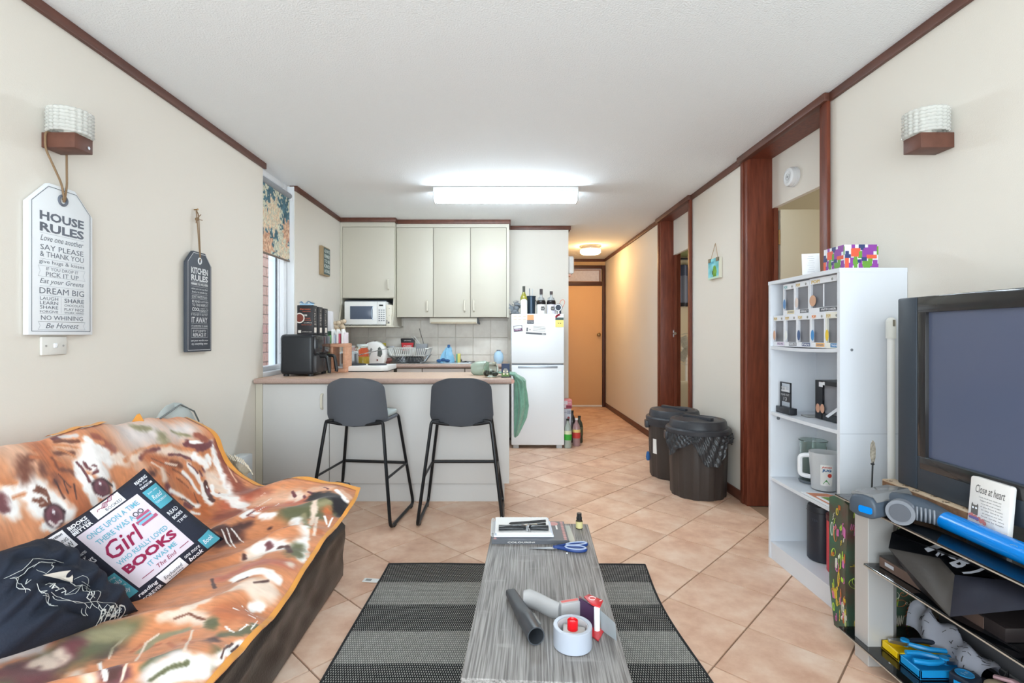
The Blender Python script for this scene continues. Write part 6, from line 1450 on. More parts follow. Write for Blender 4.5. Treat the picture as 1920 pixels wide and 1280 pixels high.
tx(b, 'YENNEFER', 0, 0, .135, .013, m @ Mx.Translation((.203, .08, .0012)) @ Mx.Rotation(PI / 2, 4, 'Z'), .03); O('side_lettering', b, mat('pouch_black', (36, 34, 38), .35), t)
O('corner_fold', mb(1.4362, 2.284, Zt + .027, 1.4385, 2.29, Zt + .128), carw, t)

# on top of the bookcase
t = thing('card', 'white invitation card propped on top of the bookcase', 'card', (1.5, 2.5, BT))
m = fr((1.45, 2.47, BT + .001), (.93, -.36, 0), (.0, .0, 1)) @ Mx.Rotation(math.radians(-12), 4, 'X')
O('sheet', prism(nb(), [(0, 0), (.075, 0), (.075, .112), (0, .112)], -.002, .002, m), mat('card_white', (242, 244, 248), .6), t)
b = nb()
for k in range(8): rect2(b, .022 + .004 * (k % 3), .02 + k * .011, .053 - .004 * (k % 2), .0215 + k * .011, m, .0024)
O('writing', b, mat('print_pale2', (190, 194, 204), .6), t)
b = nb(); poly(b, [m @ V(p) for p in ((.06, .0, -.002), (.06, .09, -.002), (.06, .0, -.04))]); bmesh.ops.solidify(b, geom=b.faces[:], thickness=.001); O('strut', b, mat('card_white', (242, 244, 248), .6), t)
t = thing('tissue_box', 'cube tissue box in purple, green, orange and white camouflage on the bookcase', 'tissue box', (1.53, 2.24, BT))
tb0 = (1.452, 2.168, BT + .0005); TBW, TBD, TBH = .142, .142, .10
O('carton', mb(tb0[0], tb0[1], tb0[2], tb0[0] + TBW, tb0[1] + TBD, tb0[2] + TBH, bev=.002), carw, t)
pur, grn, orn, nvb = mat('camo_purple', (142, 66, 160), .5), mat('camo_green', (106, 158, 62), .5), mat('camo_orange', (226, 96, 68), .5), mat('camo_navy', (54, 66, 116), .5)
m = fr((tb0[0], tb0[1] - .0006, tb0[2]), (1, 0, 0), (0, 0, 1)); ml = Mx(((0, 0, -1, tb0[0] - .0006), (-1, 0, 0, tb0[1] + TBD), (0, 1, 0, tb0[2]), (0, 0, 0, 1)))
cam_ = [(pur, [(.075, .048, .1, .085), (.1, .06, .118, .097), (.118, .075, .134, .1), (.014, .0, .03, .02), (.024, .014, .04, .042), (.06, 0, .074, .014), (.062, .014, .07, .035), (.108, .006, .14, .016), (.12, .016, .135, .032), (.03, .085, .04, .1)]),
        (grn, [(.04, .0, .05, .05), (.036, .02, .054, .034), (.08, .0, .104, .024), (.076, .012, .112, .028), (.058, .045, .07, .07), (.1, .032, .114, .044), (.137, .06, .142, .09)]),
        (orn, [(.0, .0, .014, .04), (.028, .052, .056, .08), (.034, .074, .062, .082), (.094, .044, .132, .054)]),
        (nvb, [(.0, .046, .022, .056), (.004, .056, .014, .07), (.06, .088, .082, .1), (.068, .08, .076, .09), (.072, .034, .09, .044), (.056, .026, .064, .034)])]
for ci, (mm, rs_) in enumerate(cam_):
    for r_ in rs_:
        for M_ in (m, ml): O('camouflage_patch', rect2(nb(), max(r_[0] - .002, 0), max(r_[1] - .003, 0), min(r_[2] + .003, .142), min(r_[3] + .003, .1), M_, .00015 * ci + .00002 * rs_.index(r_)), mm, t, smooth=False)
b = nb(); prism(b, [(-.035, -.012), (.035, -.012), (.035, .012), (-.035, .012)], 0, .0005, Mx.Translation((tb0[0] + .07, tb0[1] + .07, tb0[2] + TBH + .0003))); O('slot', b, mat('cam_grey', (120, 124, 130), .4), t)

# shelf with the desk sign and window box
t = thing('desk_sign', 'black framed mini sign on a block base on the second shelf', 'desk sign', (1.48, 2.63, .775))
zb = .7765
O('base', mb(1.445, 2.575, zb, 1.485, 2.70, zb + .032, bev=.002), mat('sign_black', (40, 42, 48), .4), t)
m = Mx(((0, 0, -1, 1.462), (-1, 0, 0, 2.685), (0, 1, 0, zb + .03), (0, 0, 0, 1)))
b = nb()
for r_ in ((0, 0, .006, .13), (.09, 0, .096, .13), (0, .124, .096, .13), (0, .075, .096, .08)): prism(b, [(r_[0], r_[1]), (r_[2], r_[1]), (r_[2], r_[3]), (r_[0], r_[3])], -.003, .003, m)
prism(b, [(.006, .03), (.09, .03), (.09, .076), (.006, .076)], -.002, .002, m); O('frame', b, mat('sign_black', (40, 42, 48), .4), t)
b = nb(); tx(b, 'SMILE', .048, .098, .07, .02, m, .03, z=.0035); rect2(b, .012, .082, .084, .09, m, .0034); tx(b, 'PLEASE WAIT', .048, .066, .074, .01, m, z=.0035); tx(b, '? 3', .048, .045, .03, .018, m, .03, z=.0035); O('lettering', b, mat('sign_print', (206, 208, 212), .5), t)
t = thing('window_box', 'black and clear window box with two cartoon-free faces on the second shelf', 'box', (1.6, 2.4, .775))
t['label'] = 'black carton with a large clear window on the second shelf, near end'
y0, y1, x0, x1 = 2.30, 2.50, 1.53, 1.66
b = nb(); box(b, x0 + .012, y0, zb, x1, y1, zb + .185); box(b, x0, y1 - .055, zb, x0 + .013, y1, zb + .185); box(b, x0, y0, zb + .165, x0 + .013, y1 - .05, zb + .185); box(b, x0, y0, zb, x0 + .013, y1 - .05, zb + .03); O('carton', b, mat('sign_black', (40, 42, 48), .4), t, smooth=False)
O('inner_tray', mb(x0 + .0105, y0, zb + .03, x0 + .0118, y1 - .055, zb + .165), winin, t)
O('window_film', mb(x0 + .002, y0, zb + .03, x0 + .0028, y1 - .055, zb + .165), film, t)
m = Mx(((0, 0, -1, x0), (-1, 0, 0, y1), (0, 1, 0, zb), (0, 0, 0, 1)))
b = nb(); disc2(b, .022, .05, .016, m, .0008, 16, .022); disc2(b, .056, .052, .016, m, .0008, 16, .022); O('round_print', b, mat('print_skin', (206, 156, 130), .5), t)
b = nb(); poly(b, [m @ V(p) for p in ((.08, .02, .001), (.17, .075, .001), (.18, .065, .001), (.1, .015, .001))]); rect2(b, .03, .155, .06, .178, m, .0008); rect2(b, .06, .165, .075, .18, m, .0008); O('white_print', b, carw, t)
t = thing('plastic_sleeve', 'flat clear plastic sleeve lying behind the desk sign base', 'sleeve', (1.55, 2.56, .775))
O('sleeve', mb(1.50, 2.51, zb - .001, 1.64, 2.57, zb + .006, bev=.002), mat('smoke_gauge', (150, 152, 152), .3), t)

# jug shelf
zc = .431
plas = mat('cloudy_plastic', (251, 252, 254), .35, trans=.15, ior=1.15)
t = thing('measuring_jug', 'cloudy plastic jug with a white paper label on the third shelf', 'jug', (1.56, 2.5, .43))
jx, jy = 1.565, 2.49
b = nb()
def jug(u, v):
    a = 2 * PI * u; r = .052 + .012 * v + (.014 * max(0, math.cos(a + .2)) ** 6 * v ** 3)
    return V((jx + r * math.cos(a), jy + r * math.sin(a), zc + .003 + .178 * v))
surf(b, 40, 12, jug, True); poly(b, [jug(i / 40, 0) for i in range(40)]); bmesh.ops.solidify(b, geom=b.faces[:], thickness=.0025); O('body', b, plas, t, sharp=60)
d_ = V((-.62, .3, 0)).normalized()
b = nb(); tube(b, arc([V((jx, jy, zc + .16)) + d_ * .06, V((jx, jy, zc + .155)) + d_ * .1, V((jx, jy, zc + .06)) + d_ * .1, V((jx, jy, zc + .055)) + d_ * .056], .02), .011, n=8); O('handle', b, mat('cloudy_white', (236, 238, 242), .35), t)
a0 = -2.35
def lab(u, v, k=.0012):
    a = a0 + .85 * u; r = .0535 + .012 * (.15 + .5 * v) + k
    return V((jx + r * math.cos(a), jy + r * math.sin(a), zc + .03 + .1 * v))
b = nb(); surf(b, 12, 4, lambda u, v: lab(u, v)); O('label', b, mat('label_white', (240, 240, 238), .6), t)
b = nb(); tx(b, 'JUG', 0, 0, .75, .15, None, .05, fn=lambda p: lab(.5 + p.x, .72 + p.y, .002)); O('blue_lettering', b, mat('jug_blue', (40, 96, 150), .5), t)
b = nb(); tx(b, 'Juicee', 0, 0, .8, .1, None, .03, .2, fn=lambda p: lab(.5 + p.x, .88 + p.y, .002))
poly(b, [lab(.75 + .18 * math.cos(q), .5 + .1 * math.sin(q), .002) for q in np.linspace(0, 2 * PI, 13)[:-1]]); O('red_print', b, mat('jug_red', (206, 70, 56), .5), t)
b = nb(); poly(b, [lab(.18, .08, .002), lab(.78, .08, .002), lab(.48, .3, .002)]); O('green_print', b, mat('jug_green', (70, 150, 74), .5), t)
t = thing('glass_canister', 'clear glass canister standing behind the plastic jug', 'canister', (1.6, 2.61, .43))
b = nb(); lathe(b, [(0, .001), (.06, .001), (.063, .012), (.06, .03), (.06, .2), (.066, .212), (.063, .214), (.057, .2), (.057, .03), (0, .026)], c=(1.588, 2.612, zc), n=32); O('body', b, glass, t)
O('base_ring', mlathe([(0, .0006), (.064, .0006), (.066, .008), (.062, .014), (0, .014)], c=(1.588, 2.612, zc), n=32), mat('smoke_glass', (90, 98, 106), .15), t)
for k, (y0, y1, col, lab_) in enumerate(((2.20, 2.44, (206, 130, 96), 'terracotta printed booklet lying on the third shelf edge'), (2.185, 2.36, (110, 156, 60), 'green booklet with curved white border on the third shelf'))):
    t = thing('booklet', lab_, 'booklet', (1.5, 2.3, .43)); z = .4305 + .004 * k
    pts = [(1.425 + .025 * k, y0), (1.425 + .025 * k, y1), (1.52, y1 - .02), (1.66, y0 + .06), (1.66, y0)]
    O('cover', prism(nb(), pts, z, z + .0035), mat('card_white', (242, 244, 248), .6), t, smooth=False)
    cx_, cy_ = sum(p[0] for p in pts) / 5, sum(p[1] for p in pts) / 5
    O('picture', prism(nb(), [(cx_ + (x - cx_) * .88, cy_ + (y - cy_) * .88) for x, y in pts], z + .0035, z + .004), plain(col, .5), t, smooth=False)
# bottom shelf canisters
zd = .091
t = thing('canister', 'tall matt black canister on the bottom shelf of the bookcase', 'canister', (1.56, 2.52, zd))
O('body', mlathe([(0, .001), (.058, .001), (.062, .006), (.062, .25), (.058, .262), (0, .264)], c=(1.555, 2.49, zd), n=36), mat('matt_navy_black', (44, 48, 58), .4), t)
b = nb(); tube(b, [(1.555 + .0625 * math.cos(q), 2.49 + .0625 * math.sin(q), zd + .235) for q in np.linspace(0, 2 * PI, 37)[:-1]], .0012, n=5, closed=True); O('seam_ring', b, black, t)
b = nb(); tx(b, 'TEA', 0, 0, .03, .012, fr((1.555 - .054, 2.49 - .034, zd + .2), (.53, -.85, 0), (0, 0, 1))); O('lettering', b, mat('print_charcoal', (70, 76, 88), .5), t)
t = thing('canister', 'red canister with dark lid on the bottom shelf beside the black one', 'canister', (1.55, 2.34, zd))
O('body', mlathe([(0, .001), (.055, .001), (.058, .006), (.058, .235), (0, .236)], c=(1.555, 2.345, zd), n=32), mat('canister_red', (214, 58, 70), .4), t)
O('lid', mlathe([(.059, .236), (.06, .24), (.06, .262), (.05, .27), (0, .272)], c=(1.555, 2.345, zd), n=32), mat('canister_maroon', (92, 40, 46), .4), t)

# white pole leaning against the bookcase side
t = thing('mop_handle', 'white plastic pole standing against the bookcase side panel', 'pole', (1.607, 2.11, 0))
b = nb(); cyl(b, (1.607, 2.11, .001), (1.607, 2.115, 1.17), .0135, n=16); O('pole', b, white, t)
b = nb(); cyl(b, (1.607, 2.115, 1.165), (1.607, 2.1152, 1.235), .018, n=16); ball(b, (1.607, 2.1152, 1.235), .018, u=14, v=8); O('cap', b, mat('cap_ivory', (226, 226, 220), .4), t)
O('hang_hole', mb(1.602, 2.0965, 1.215, 1.612, 2.099, 1.242, bev=.002), mat('hole_grey', (130, 124, 110), .5), t)

# ================================================================== television stand
sg = mat('stand_silver', (196, 194, 192), .4, metal=.25)
bglass = mat('black_glass', (12, 14, 18), .06, alpha=.9, coat=.5)
ts = thing('tv_stand', 'television stand of black glass shelves on a silver column', 'tv stand', (1.5, 1.4, 0))
edgem = mat('glass_edge', (176, 164, 150), .25)
for nm, z, x0, y1 in (('a', .57, 1.28, 1.968), ('b', .373, 1.28, 1.812), ('c', .072, 1.28, 1.948)):
    s = O('glass_shelf', mb(x0, .70, z - .009, 1.70, y1, z, bev=.001, seg=1), bglass, ts, smooth=False)
    b = nb(); box(b, x0 - .0012, .70, z - .008, x0 + .0004, y1, z - .004); box(b, x0, y1 - .0004, z - .008, 1.70, y1 + .001, z - .004); SUB('shelf_edge', b, edgem, s)
for y in (1.82, .78): O('column', prism(nb(), [(1.302, y + .0), (1.392, y), (1.43, y + .035), (1.392, y + .07), (1.302, y + .07)], .0006, .561, bev=.002), sg, ts, smooth=False)
O('dark_reflection_panel', mb(1.69, .72, .083, 1.699, 1.50, .56), black, ts)  # black sheet added for the dark reflection between the glass shelves
b = nb(); cyl(b, (1.36, 1.8195, .33), (1.36, 1.821, .33), .003, n=8); O('screw_hole', b, black, ts)
# television
tv = thing('television', 'big dark grey flat television on the glass stand', 'television', (1.5, 1.25, .64))
tx0, ty0, ty1, tz0, tz1 = 1.443, .60, 1.868, .6425, 1.312
tvg = mat('tv_slate', (50, 58, 68), .45); tvgl = mat('tv_gloss', (46, 45, 46), .1); scr = mat('tv_screen', (84, 92, 116), .24, spec=.9)  # bluish haze of room reflections is put into the screen's base colour
b = nb(); box(b, tx0 + .024, ty0 + .01, tz0 + .01, tx0 + .11, ty1 - .01, tz1 - .01, bev=.01); O('casing', b, black, tv)
O('speaker_panel', mb(tx0, ty1 - .085, tz0, tx0 + .06, ty1, tz1, bev=.006), tvg, tv)
O('speaker_panel', mb(tx0, ty0, tz0, tx0 + .06, ty0 + .085, tz1, bev=.006), tvg, tv)
ya, yb = ty0 + .086, ty1 - .086
for a in ((ya, yb, tz1 - .055, tz1), (ya, yb, tz0, tz0 + .12)): O('bezel', mb(tx0 + .002, a[0], a[2], tx0 + .05, a[1], a[3], bev=.003), tvgl if a[3] == tz1 else tvg, tv)
for a in ((yb - .035, yb), (ya, ya + .035)): O('bezel', mb(tx0 + .0025, a[0], tz0 + .1, tx0 + .05, a[1], tz1 - .05, bev=.002), tvgl, tv)
O('inner_bezel', mb(tx0 + .0012, ya + .01, tz0 + .075, tx0 + .03, yb - .01, tz0 + .118, bev=.003), tvgl, tv)
O('screen', mb(tx0 + .014, ya + .03, tz0 + .115, tx0 + .02, yb - .03, tz1 - .05), scr, tv)
b = nb(); box(b, tx0 + .03, 1.1, .571, tx0 + .1, 1.4, .645, bev=.004); O('foot', b, black, tv)
# wooden board below the television
t = thing('pawprint_board', 'pale wooden block with paw prints in front of the television', 'wooden block', (1.43, 1.75, .57))
O('block', prism(nb(), [(1.425, 1.56), (1.435, 1.53), (1.475, 1.53), (1.475, 1.92), (1.425, 1.92)], .5705, .6415, bev=.003), mat('block_pale', (206, 186, 160), .55, var=(190, 164, 136), vs=9, stretch=(8, 1, 1)), t)
b = nb()
for k in range(6):
    cy_, cx_ = 1.885 - k * .06, 1.437 + (.006 if k % 2 else -.006); pm = Mx.Translation((cx_, cy_, .6418))
    disc2(b, 0, 0, .006, pm, 0, 10)
    for q in range(4): disc2(b, .011 * math.cos(.4 + q * .75), .011 * math.sin(.4 + q * .75), .0028, pm, 0, 8)
O('paw_print', b, mat('paw_brown', (96, 76, 60), .6), t)
O('bark_face', mb(1.4235, 1.565, .572, 1.4265, 1.915, .636), mat('bark_brown', (146, 112, 84), .7, var=(110, 78, 58), vs=30), t)
# feather pen
t = thing('feather_pen', 'feather quill standing in a small black holder on the glass stand', 'quill', (1.40, 1.945, .57))
O('holder', mb(1.375, 1.925, .5705, 1.43, 1.962, .588, bev=.003), mat('sign_black', (40, 42, 48), .4), t)
b = nb(); cyl(b, (1.405, 1.945, .586), (1.409, 1.945, .70), .0028, n=8); ball(b, (1.408, 1.945, .69), .007, (1, 1, .6), 8, 6); O('shaft', b, black, t)
b = nb(); prism(b, [(-.002, 0), (.003, 0), (.011, .03), (.012, .06), (.008, .085), (0, .095), (-.009, .08), (-.011, .04)], -.0015, .0015, fr((1.409, 1.945, .685), (1, .2, 0), (0, 0, 1))); O('feather', b, mat('feather_grey', (176, 166, 150), .8, var=(120, 112, 100), vs=90), t)
# greeting block
t = thing('verse_block', 'white block printed Close at heart leaning on the television', 'plaque', (1.4, 1.47, .57))
m = Mx(((0, 0, -1, 1.409), (-1, 0, 0, 1.555), (0, 1, 0, .5715), (0, 0, 0, 1))) @ Mx.Rotation(math.radians(-5), 4, 'X') @ Mx.Rotation(0, 4, 'Z')
O('block', prism(nb(), [(x + .062, y + .092) for x, y in rpoly(.124, .184, .008)], -.016, 0, m, bev=.002), mat('block_white', (232, 228, 224), .5), t)
b = nb(); tx(b, 'Close at heart', .064, .151, .09, .024, m, 0, .25, z=.0006)
for k, s in enumerate(('Love made just made out', 'happy given to heart', 'In a way that you can not imagine', 'A joy from home', 'in any time it is', 'so precious and calm', 'but only me', 'close to heart')): tx(b, s, .066 + .002 * k, .128 - k * .0088, .068 - .004 * (k % 3), .0046, m, z=.0006)
O('lettering', b, mat('verse_ink', (84, 80, 80), .6), t)
b = nb(); rect2(b, .01, .072, .032, .1, m, .0006); poly(b, [m @ V((x, y, .0006)) for x, y in ((.01, .1), (.012, .107), (.016, .1))]); poly(b, [m @ V((x, y, .0006)) for x, y in ((.026, .1), (.030, .107), (.032, .1))]); O('cat_picture', b, mat('cat_grey', (104, 100, 96), .6), t)
b = nb(); disc2(b, .016, .092, .0034, m, .001, 10); disc2(b, .026, .092, .0034, m, .001, 10); O('eye_picture', b, mat('card_white', (242, 244, 248), .6), t)
b = nb()
for k in range(9): disc2(b, .008 + k * .006, .066 - .0012 * k + .004 * (k % 2), .006, m, .0007 + .0001 * k, 8)
O('flower_picture', b, mat('flower_red', (196, 120, 116), .6), t)
b = nb()
for k in range(5): disc2(b, .01 + k * .006, .062, .0045, m, .0019, 8)
O('flower_picture', b, mat('flower_violet', (120, 110, 160), .6), t)

# stick vacuum lying along the stand
vg = mat('vacuum_grey', (74, 84, 96), .38); vl = mat('vacuum_light_grey', (128, 132, 140), .4); vb = mat('vacuum_blue', (0, 134, 226), .22)
vc = thing('stick_vacuum', 'grey and blue stick vacuum lying along the glass stand', 'vacuum cleaner', (1.38, 1.5, .57))
ha, hb = V((1.195, 1.70, .612)), V((1.43, 1.80, .612))
hd = (hb - ha).normalized(); hn = V((hd.y, -hd.x, 0))
m = Mx((hn, V((0, 0, 1)), hd)).transposed().to_4x4(); m.translation = ha      # x across, y up, z along head
sec = [(.052, -.03), (.05, .012), (.035, .036), (.0, .042), (-.04, .034), (-.052, .01), (-.052, -.03), (-.02, -.041), (.03, -.041)]
O('floor_head', prism(nb(), [(x * .85, y * .9) for x, y in sec], .0, .212, m, bev=.008), vg, vc, sharp=50)
O('clear_cover', prism(nb(), [(-.042, .028), (.028, .034), (.04, .02), (.04, .026), (.026, .043), (-.042, .037)], .012, .204, m, bev=.001), mat('smoke_cover', (150, 150, 150), .12, alpha=.75), vc)
O('end_button', prism(nb(), [(x + .012, y - .008) for x, y in rpoly(.042, .022, .006)], -.003, .004, m), vb, vc)
wc = V((1.302, 1.662, .612)); wdv = V((-.75, -.66, .0)).normalized()
b = nb(); cyl(b, wc + wdv * .012, wc + wdv * .04, .039, n=32); O('wheel', b, vl, vc)
b = nb(); cyl(b, wc + wdv * .04, wc + wdv * .043, .028, n=28); O('wheel_cap', b, mat('vacuum_mid_grey', (92, 96, 104), .4), vc)
b = nb(); tube(b, [(1.285, 1.75, .612), (1.31, 1.715, .616), (1.335, 1.685, .617), (1.358, 1.65, .614), (1.374, 1.62, .61), (1.376, 1.585, .606)], [.03, .044, .046, .042, .036, .032], n=16, flat=.85); O('neck', b, vg, vc)
b = nb()
for k in range(7): 
    q = V((1.31 + k * .006, 1.65 - k * .009, .617)); tube(b, [q + V((-.030 * math.cos(s) * .6, -.030 * math.cos(s) * .8, .026 * math.sin(s))) for s in np.linspace(-.9, .9, 6)], .003, n=5)
O('bellows', b, vl, vc)
b = nb(); tube(b, [(1.376, 1.62, .607), (1.376, 1.59, .606), (1.375, 1.1, .602), (1.373, .72, .60)], [.026, .03, .031, .031], n=24, flat=.9); O('tube', b, vb, vc, sharp=60)
b = nb(); tx(b, 'Cordless', 0, 0, .13, .016, Mx(((0, -.55, -.83, 1.353), (-1, 0, 0, 1.30), (0, .83, -.55, .621), (0, 0, 0, 1))), .01, .25); O('lettering', b, mat('print_ice', (150, 206, 240), .4), vc)

# ------------------------------------------------------------------ lower shelves
mp_ = O('media_player', mb(1.318, 1.34, .3735, 1.62, 1.79, .412, bev=.003), mat('player_dark', (44, 38, 38), .25), None, 'slim black media player on the middle glass shelf', 'media player')
b = nb(); box(b, 1.3165, 1.40, .376, 1.319, 1.785, .408); SUB('front_trim', b, mat('player_bronze', (104, 84, 76), .2), mp_)
b = nb(); rect2(b, .02, .012, .06, .024, Mx(((0, 0, -1, 1.3162), (-1, 0, 0, 1.78), (0, 1, 0, .376), (0, 0, 0, 1)))); SUB('display', b, mat('print_grey_l', (190, 190, 196), .4), mp_)
# tote bag
tbk = mat('tote_black', (28, 29, 34), .4, bump=.3, bs=60); tgr = mat('tote_grey', (112, 106, 102), .45, bump=.2, bs=40); tnv = mat('tote_slate', (70, 72, 88), .6)
t = thing('tote_bag', 'black tote bag with white letters flopped over the middle glass shelf', 'bag', (1.4, 1.5, .373))
q = lambda x, y, X: PX(x, y, X)
a_, b_, c_, d_, e_ = q(1672, 998, 1.345), q(1666, 1027, 1.30), q(1762, 1046, 1.37), q(1790, 1077, 1.33), q(1781, 1156, 1.262)
f_, g_, h_, i_ = q(1925, 1142, 1.262), q(1925, 1092, 1.36), q(1815, 1082, 1.40), q(1700, 985, 1.42)
def patchm(pts, n=8, bulge=.006):
    bm = nb(); A, B, Cc, D = [V(p) for p in pts]; nrm = (B - A).cross(D - A).normalized()
    surf(bm, n, n, lambda u, v: (A * (1 - u) + B * u) * (1 - v) + (D * (1 - u) + Cc * u) * v + nrm * bulge * (math.sin(PI * u) * math.sin(PI * v) + .5 * math.sin(5 * u + 3 * v) * math.sin(PI * u) * math.sin(PI * v)))
    bmesh.ops.solidify(bm, geom=bm.faces[:], thickness=.003); return bm
O('base_panel', patchm((b_, c_, d_, e_), 10, .008), tgr, t, sharp=60)
O('side_panel', patchm((d_, g_, f_, e_), 10, -.014), tnv, t, sharp=60)
O('front_panel', patchm((a_, i_, c_, b_), 8, .01), tbk, t, sharp=60)
O('front_panel', patchm((i_, q(1925, 1085, 1.46), d_, c_), 10, .006), tbk, t, sharp=60)
b = nb(); M_ = 0
z0 = .376
poly(b, [a_, (1.62, a_.y, .40), (1.62, 1.2, .40), g_]); 
poly(b, [b_, (1.32, 1.62, z0), (1.32, 1.3, z0), e_]); O('lining', b, tbk, t)
dn = (c_ - i_).normalized(); up_n = dn.cross(V((0, -1, 0))).normalized()
def letter(s, px_, py_, w_, h_): O('letter', tx(nb(), s, 0, 0, w_, h_, fr(q(px_, py_, 1.375), dn, (0, -1, 0)), .04), mat('tote_print', (206, 210, 222), .6), t, smooth=False)
letter('I', 1752, 1026, .022, .05); letter('S', 1757, 1040, .022, .042); letter('B', 1806, 1054, .034, .06); letter(')', 1832, 1068, .02, .07); letter('/', 1786, 1046, .03, .01)
for k, (y0, y1, z, lab_) in enumerate(((1.20, 1.385, .3735, 'black disc case lying on the middle shelf right of the tote bag'), (1.17, 1.36, .388, 'dark patterned disc case stacked on top of the black one'))):
    t = thing('disc_case', lab_, 'disc case', (1.45, 1.3, z))
    O('case', mb(1.385 + k * .01, y0, z, 1.53, y1, z + .013, bev=.002), mat('sign_black', (40, 42, 48), .4), t)
    b = nb(); [rect2(b, 1.41 + .02 * q_, y0 + .02, 1.414 + .02 * q_, y1 - .03 - .02 * (q_ % 2), Mx.Translation((0, 0, z + .0134))) for q_ in range(5)]; O('print', b, mat('case_print', (70, 98, 108), .5), t)
# bottom shelf
zb = .0725
t = thing('tool_tray', 'yellow plastic tray holding pliers on the bottom glass shelf', 'tray', (1.41, 1.78, zb))
def tray(t, x0, y0, x1, y1, col, z=zb, h=.028):
    b = nb(); box(b, x0, y0, z, x1, y1, z + .006); w_ = .006
    for a in ((x0, y0, x0 + w_, y1), (x1 - w_, y0, x1, y1), (x0, y0, x1, y0 + w_), (x0, y1 - w_, x1, y1)): box(b, a[0], a[1], z, a[2], a[3], z + h, bev=.001, seg=1)
    O('tray', b, col, t, smooth=False)
yel = mat('tool_yellow', (240, 200, 20), .35); tbl = mat('tool_blue', (30, 150, 216), .3); tdk = mat('tool_navy', (34, 44, 60), .45)
tray(t, 1.345, 1.735, 1.52, 1.815, yel)
t = thing('tool_tray', 'bright blue plastic tray holding more pliers in front of the yellow tray', 'tray', (1.42, 1.68, zb)); tray(t, 1.345, 1.645, 1.53, 1.732, tbl)
def pliers(lab_, o, ang, h1, h2, ln):
    t = thing('pliers', lab_, 'pliers', o); m = Mx.Translation(o) @ Mx.Rotation(ang, 4, 'Z')
    b = nb(); prism(b, [(-.008, -.012), (.01, -.014), (.05, -.003), (.05, 0), (.0, 0)], 0, .012, m); prism(b, [(-.008, .012), (.01, .014), (.05, .004), (.05, .001), (.0, .001)], 0, .012, m); O('jaw', b, steel, t)
    b = nb(); cyl(b, m @ V((0, 0, -.003)), m @ V((0, 0, .017)), .013, n=16); O('pivot', b, h1, t)
    for s, hm_ in ((1, h1), (-1, h2)):
        b = nb(); tube(b, [m @ V(p) for p in ((-.008, s * .008, .006), (-.03, s * .018, .006), (-.06, s * .026, .006), (-ln, s * .022, .006))], [.007, .009, .009, .008], n=8); O('handle', b, hm_, t)
pliers('blue and navy pliers lying in the yellow tray', (1.405, 1.785, zb + .03), math.radians(165), tbl, tdk, .11)
pliers('long nosed pliers with blue handles lying in the blue tray', (1.46, 1.69, zb + .028), math.radians(-12), tbl, tbl, .10)
t = thing('tape_measure', 'navy and blue tape measure beside the blue tray', 'tape measure', (1.45, 1.60, zb))
m = Mx.Translation((1.455, 1.61, zb + .0005)) @ Mx.Rotation(math.radians(25), 4, 'Z')
O('case', prism(nb(), [(-.04, -.03), (.03, -.034), (.044, -.015), (.04, .02), (.015, .034), (-.03, .03)], 0, .042, m, bev=.008), tdk, t, sharp=60)
b = nb(); lathe(b, [(0, .0425), (.024, .0425), (.024, .0445), (.02, .0445), (.02, .0435), (0, .0435)], n=20, mtx=m); O('dial', b, tbl, t)
b = nb(); tx(b, '5 m', 0, 0, .025, .012, m, .03, z=.0448); O('lettering', b, mat('print_ice', (150, 206, 240), .4), t)
O('belt_clip', prism(nb(), [(-.042, -.02), (-.0405, -.02), (-.0405, .01), (-.042, .01)], .005, .03, m), tbl, t)
t = thing('printed_cloth', 'white cloth with black newspaper print bundled on the bottom shelf', 'cloth', (1.545, 1.75, zb))
b = nb(); surf(b, 26, 20, lambda u, v: V((1.50 + .085 * v + .012 * math.sin(u * 13 + v * 3), 1.90 - .29 * u + .012 * math.sin(v * 9), zb + .004 + (.06 + .06 * (1 - u)) * math.sin(PI * (.04 + .92 * v)) ** .7 * (1 + .12 * math.sin(u * 23 + 7 * v))))); bmesh.ops.solidify(b, geom=b.faces[:], thickness=.003)
O('cloth', b, mat('news_cloth', (212, 214, 226), .8), t, sharp=80)
b = nb(); rnd = random.Random(3)
def clo(u, v): return V((1.50 + .085 * v + .012 * math.sin(u * 13 + v * 3), 1.90 - .29 * u + .012 * math.sin(v * 9), zb + .0065 + (.06 + .06 * (1 - u)) * math.sin(PI * (.04 + .92 * v)) ** .7 * (1 + .12 * math.sin(u * 23 + 7 * v))))
for k in range(60):
    u, v = rnd.random() * .95, rnd.random() * .9; du, dv_ = rnd.choice(((.03, 0), (.0, .09), (.04, .06), (.012, .05))); w_ = .004
    tube(b, [clo(u + du * s, v + dv_ * s) for s in (0, .5, 1)], .0014, n=4, flat=.5)
O('print', b, mat('pouch_black', (36, 34, 38), .35), t, kind='stuff')
t = thing('soundbar', 'grey soundbar at the back of the bottom glass shelf', 'soundbar', (1.65, 1.4, zb))
O('case', mb(1.607, .95, zb + .0005, 1.69, 1.885, zb + .085, bev=.004), mat('bar_grey', (88, 88, 92), .45), t)
O('front_ridge', mb(1.604, .95, zb + .032, 1.608, 1.884, zb + .036), mat('bar_line', (140, 140, 140), .4), t)
O('top_plate', mb(1.61, .95, zb + .085, 1.69, 1.884, zb + .089), mat('sign_black', (40, 42, 48), .4), t)
t = thing('slipper', 'beige slipper with a pink lining on the bottom shelf at the picture edge', 'slipper', (1.5, 1.53, zb))
b = nb(); ball(b, (1.515, 1.545, zb + .026), .042, (.9, 1.3, .6), 18, 12); O('upper', b, mat('slipper_beige', (206, 186, 158), .8), t)
b = nb(); tube(b, [(1.54, 1.60, zb + .04), (1.558, 1.56, zb + .052), (1.565, 1.51, zb + .05)], .011, n=8, flat=.6); O('lining', b, mat('slipper_pink', (240, 196, 204), .7), t)
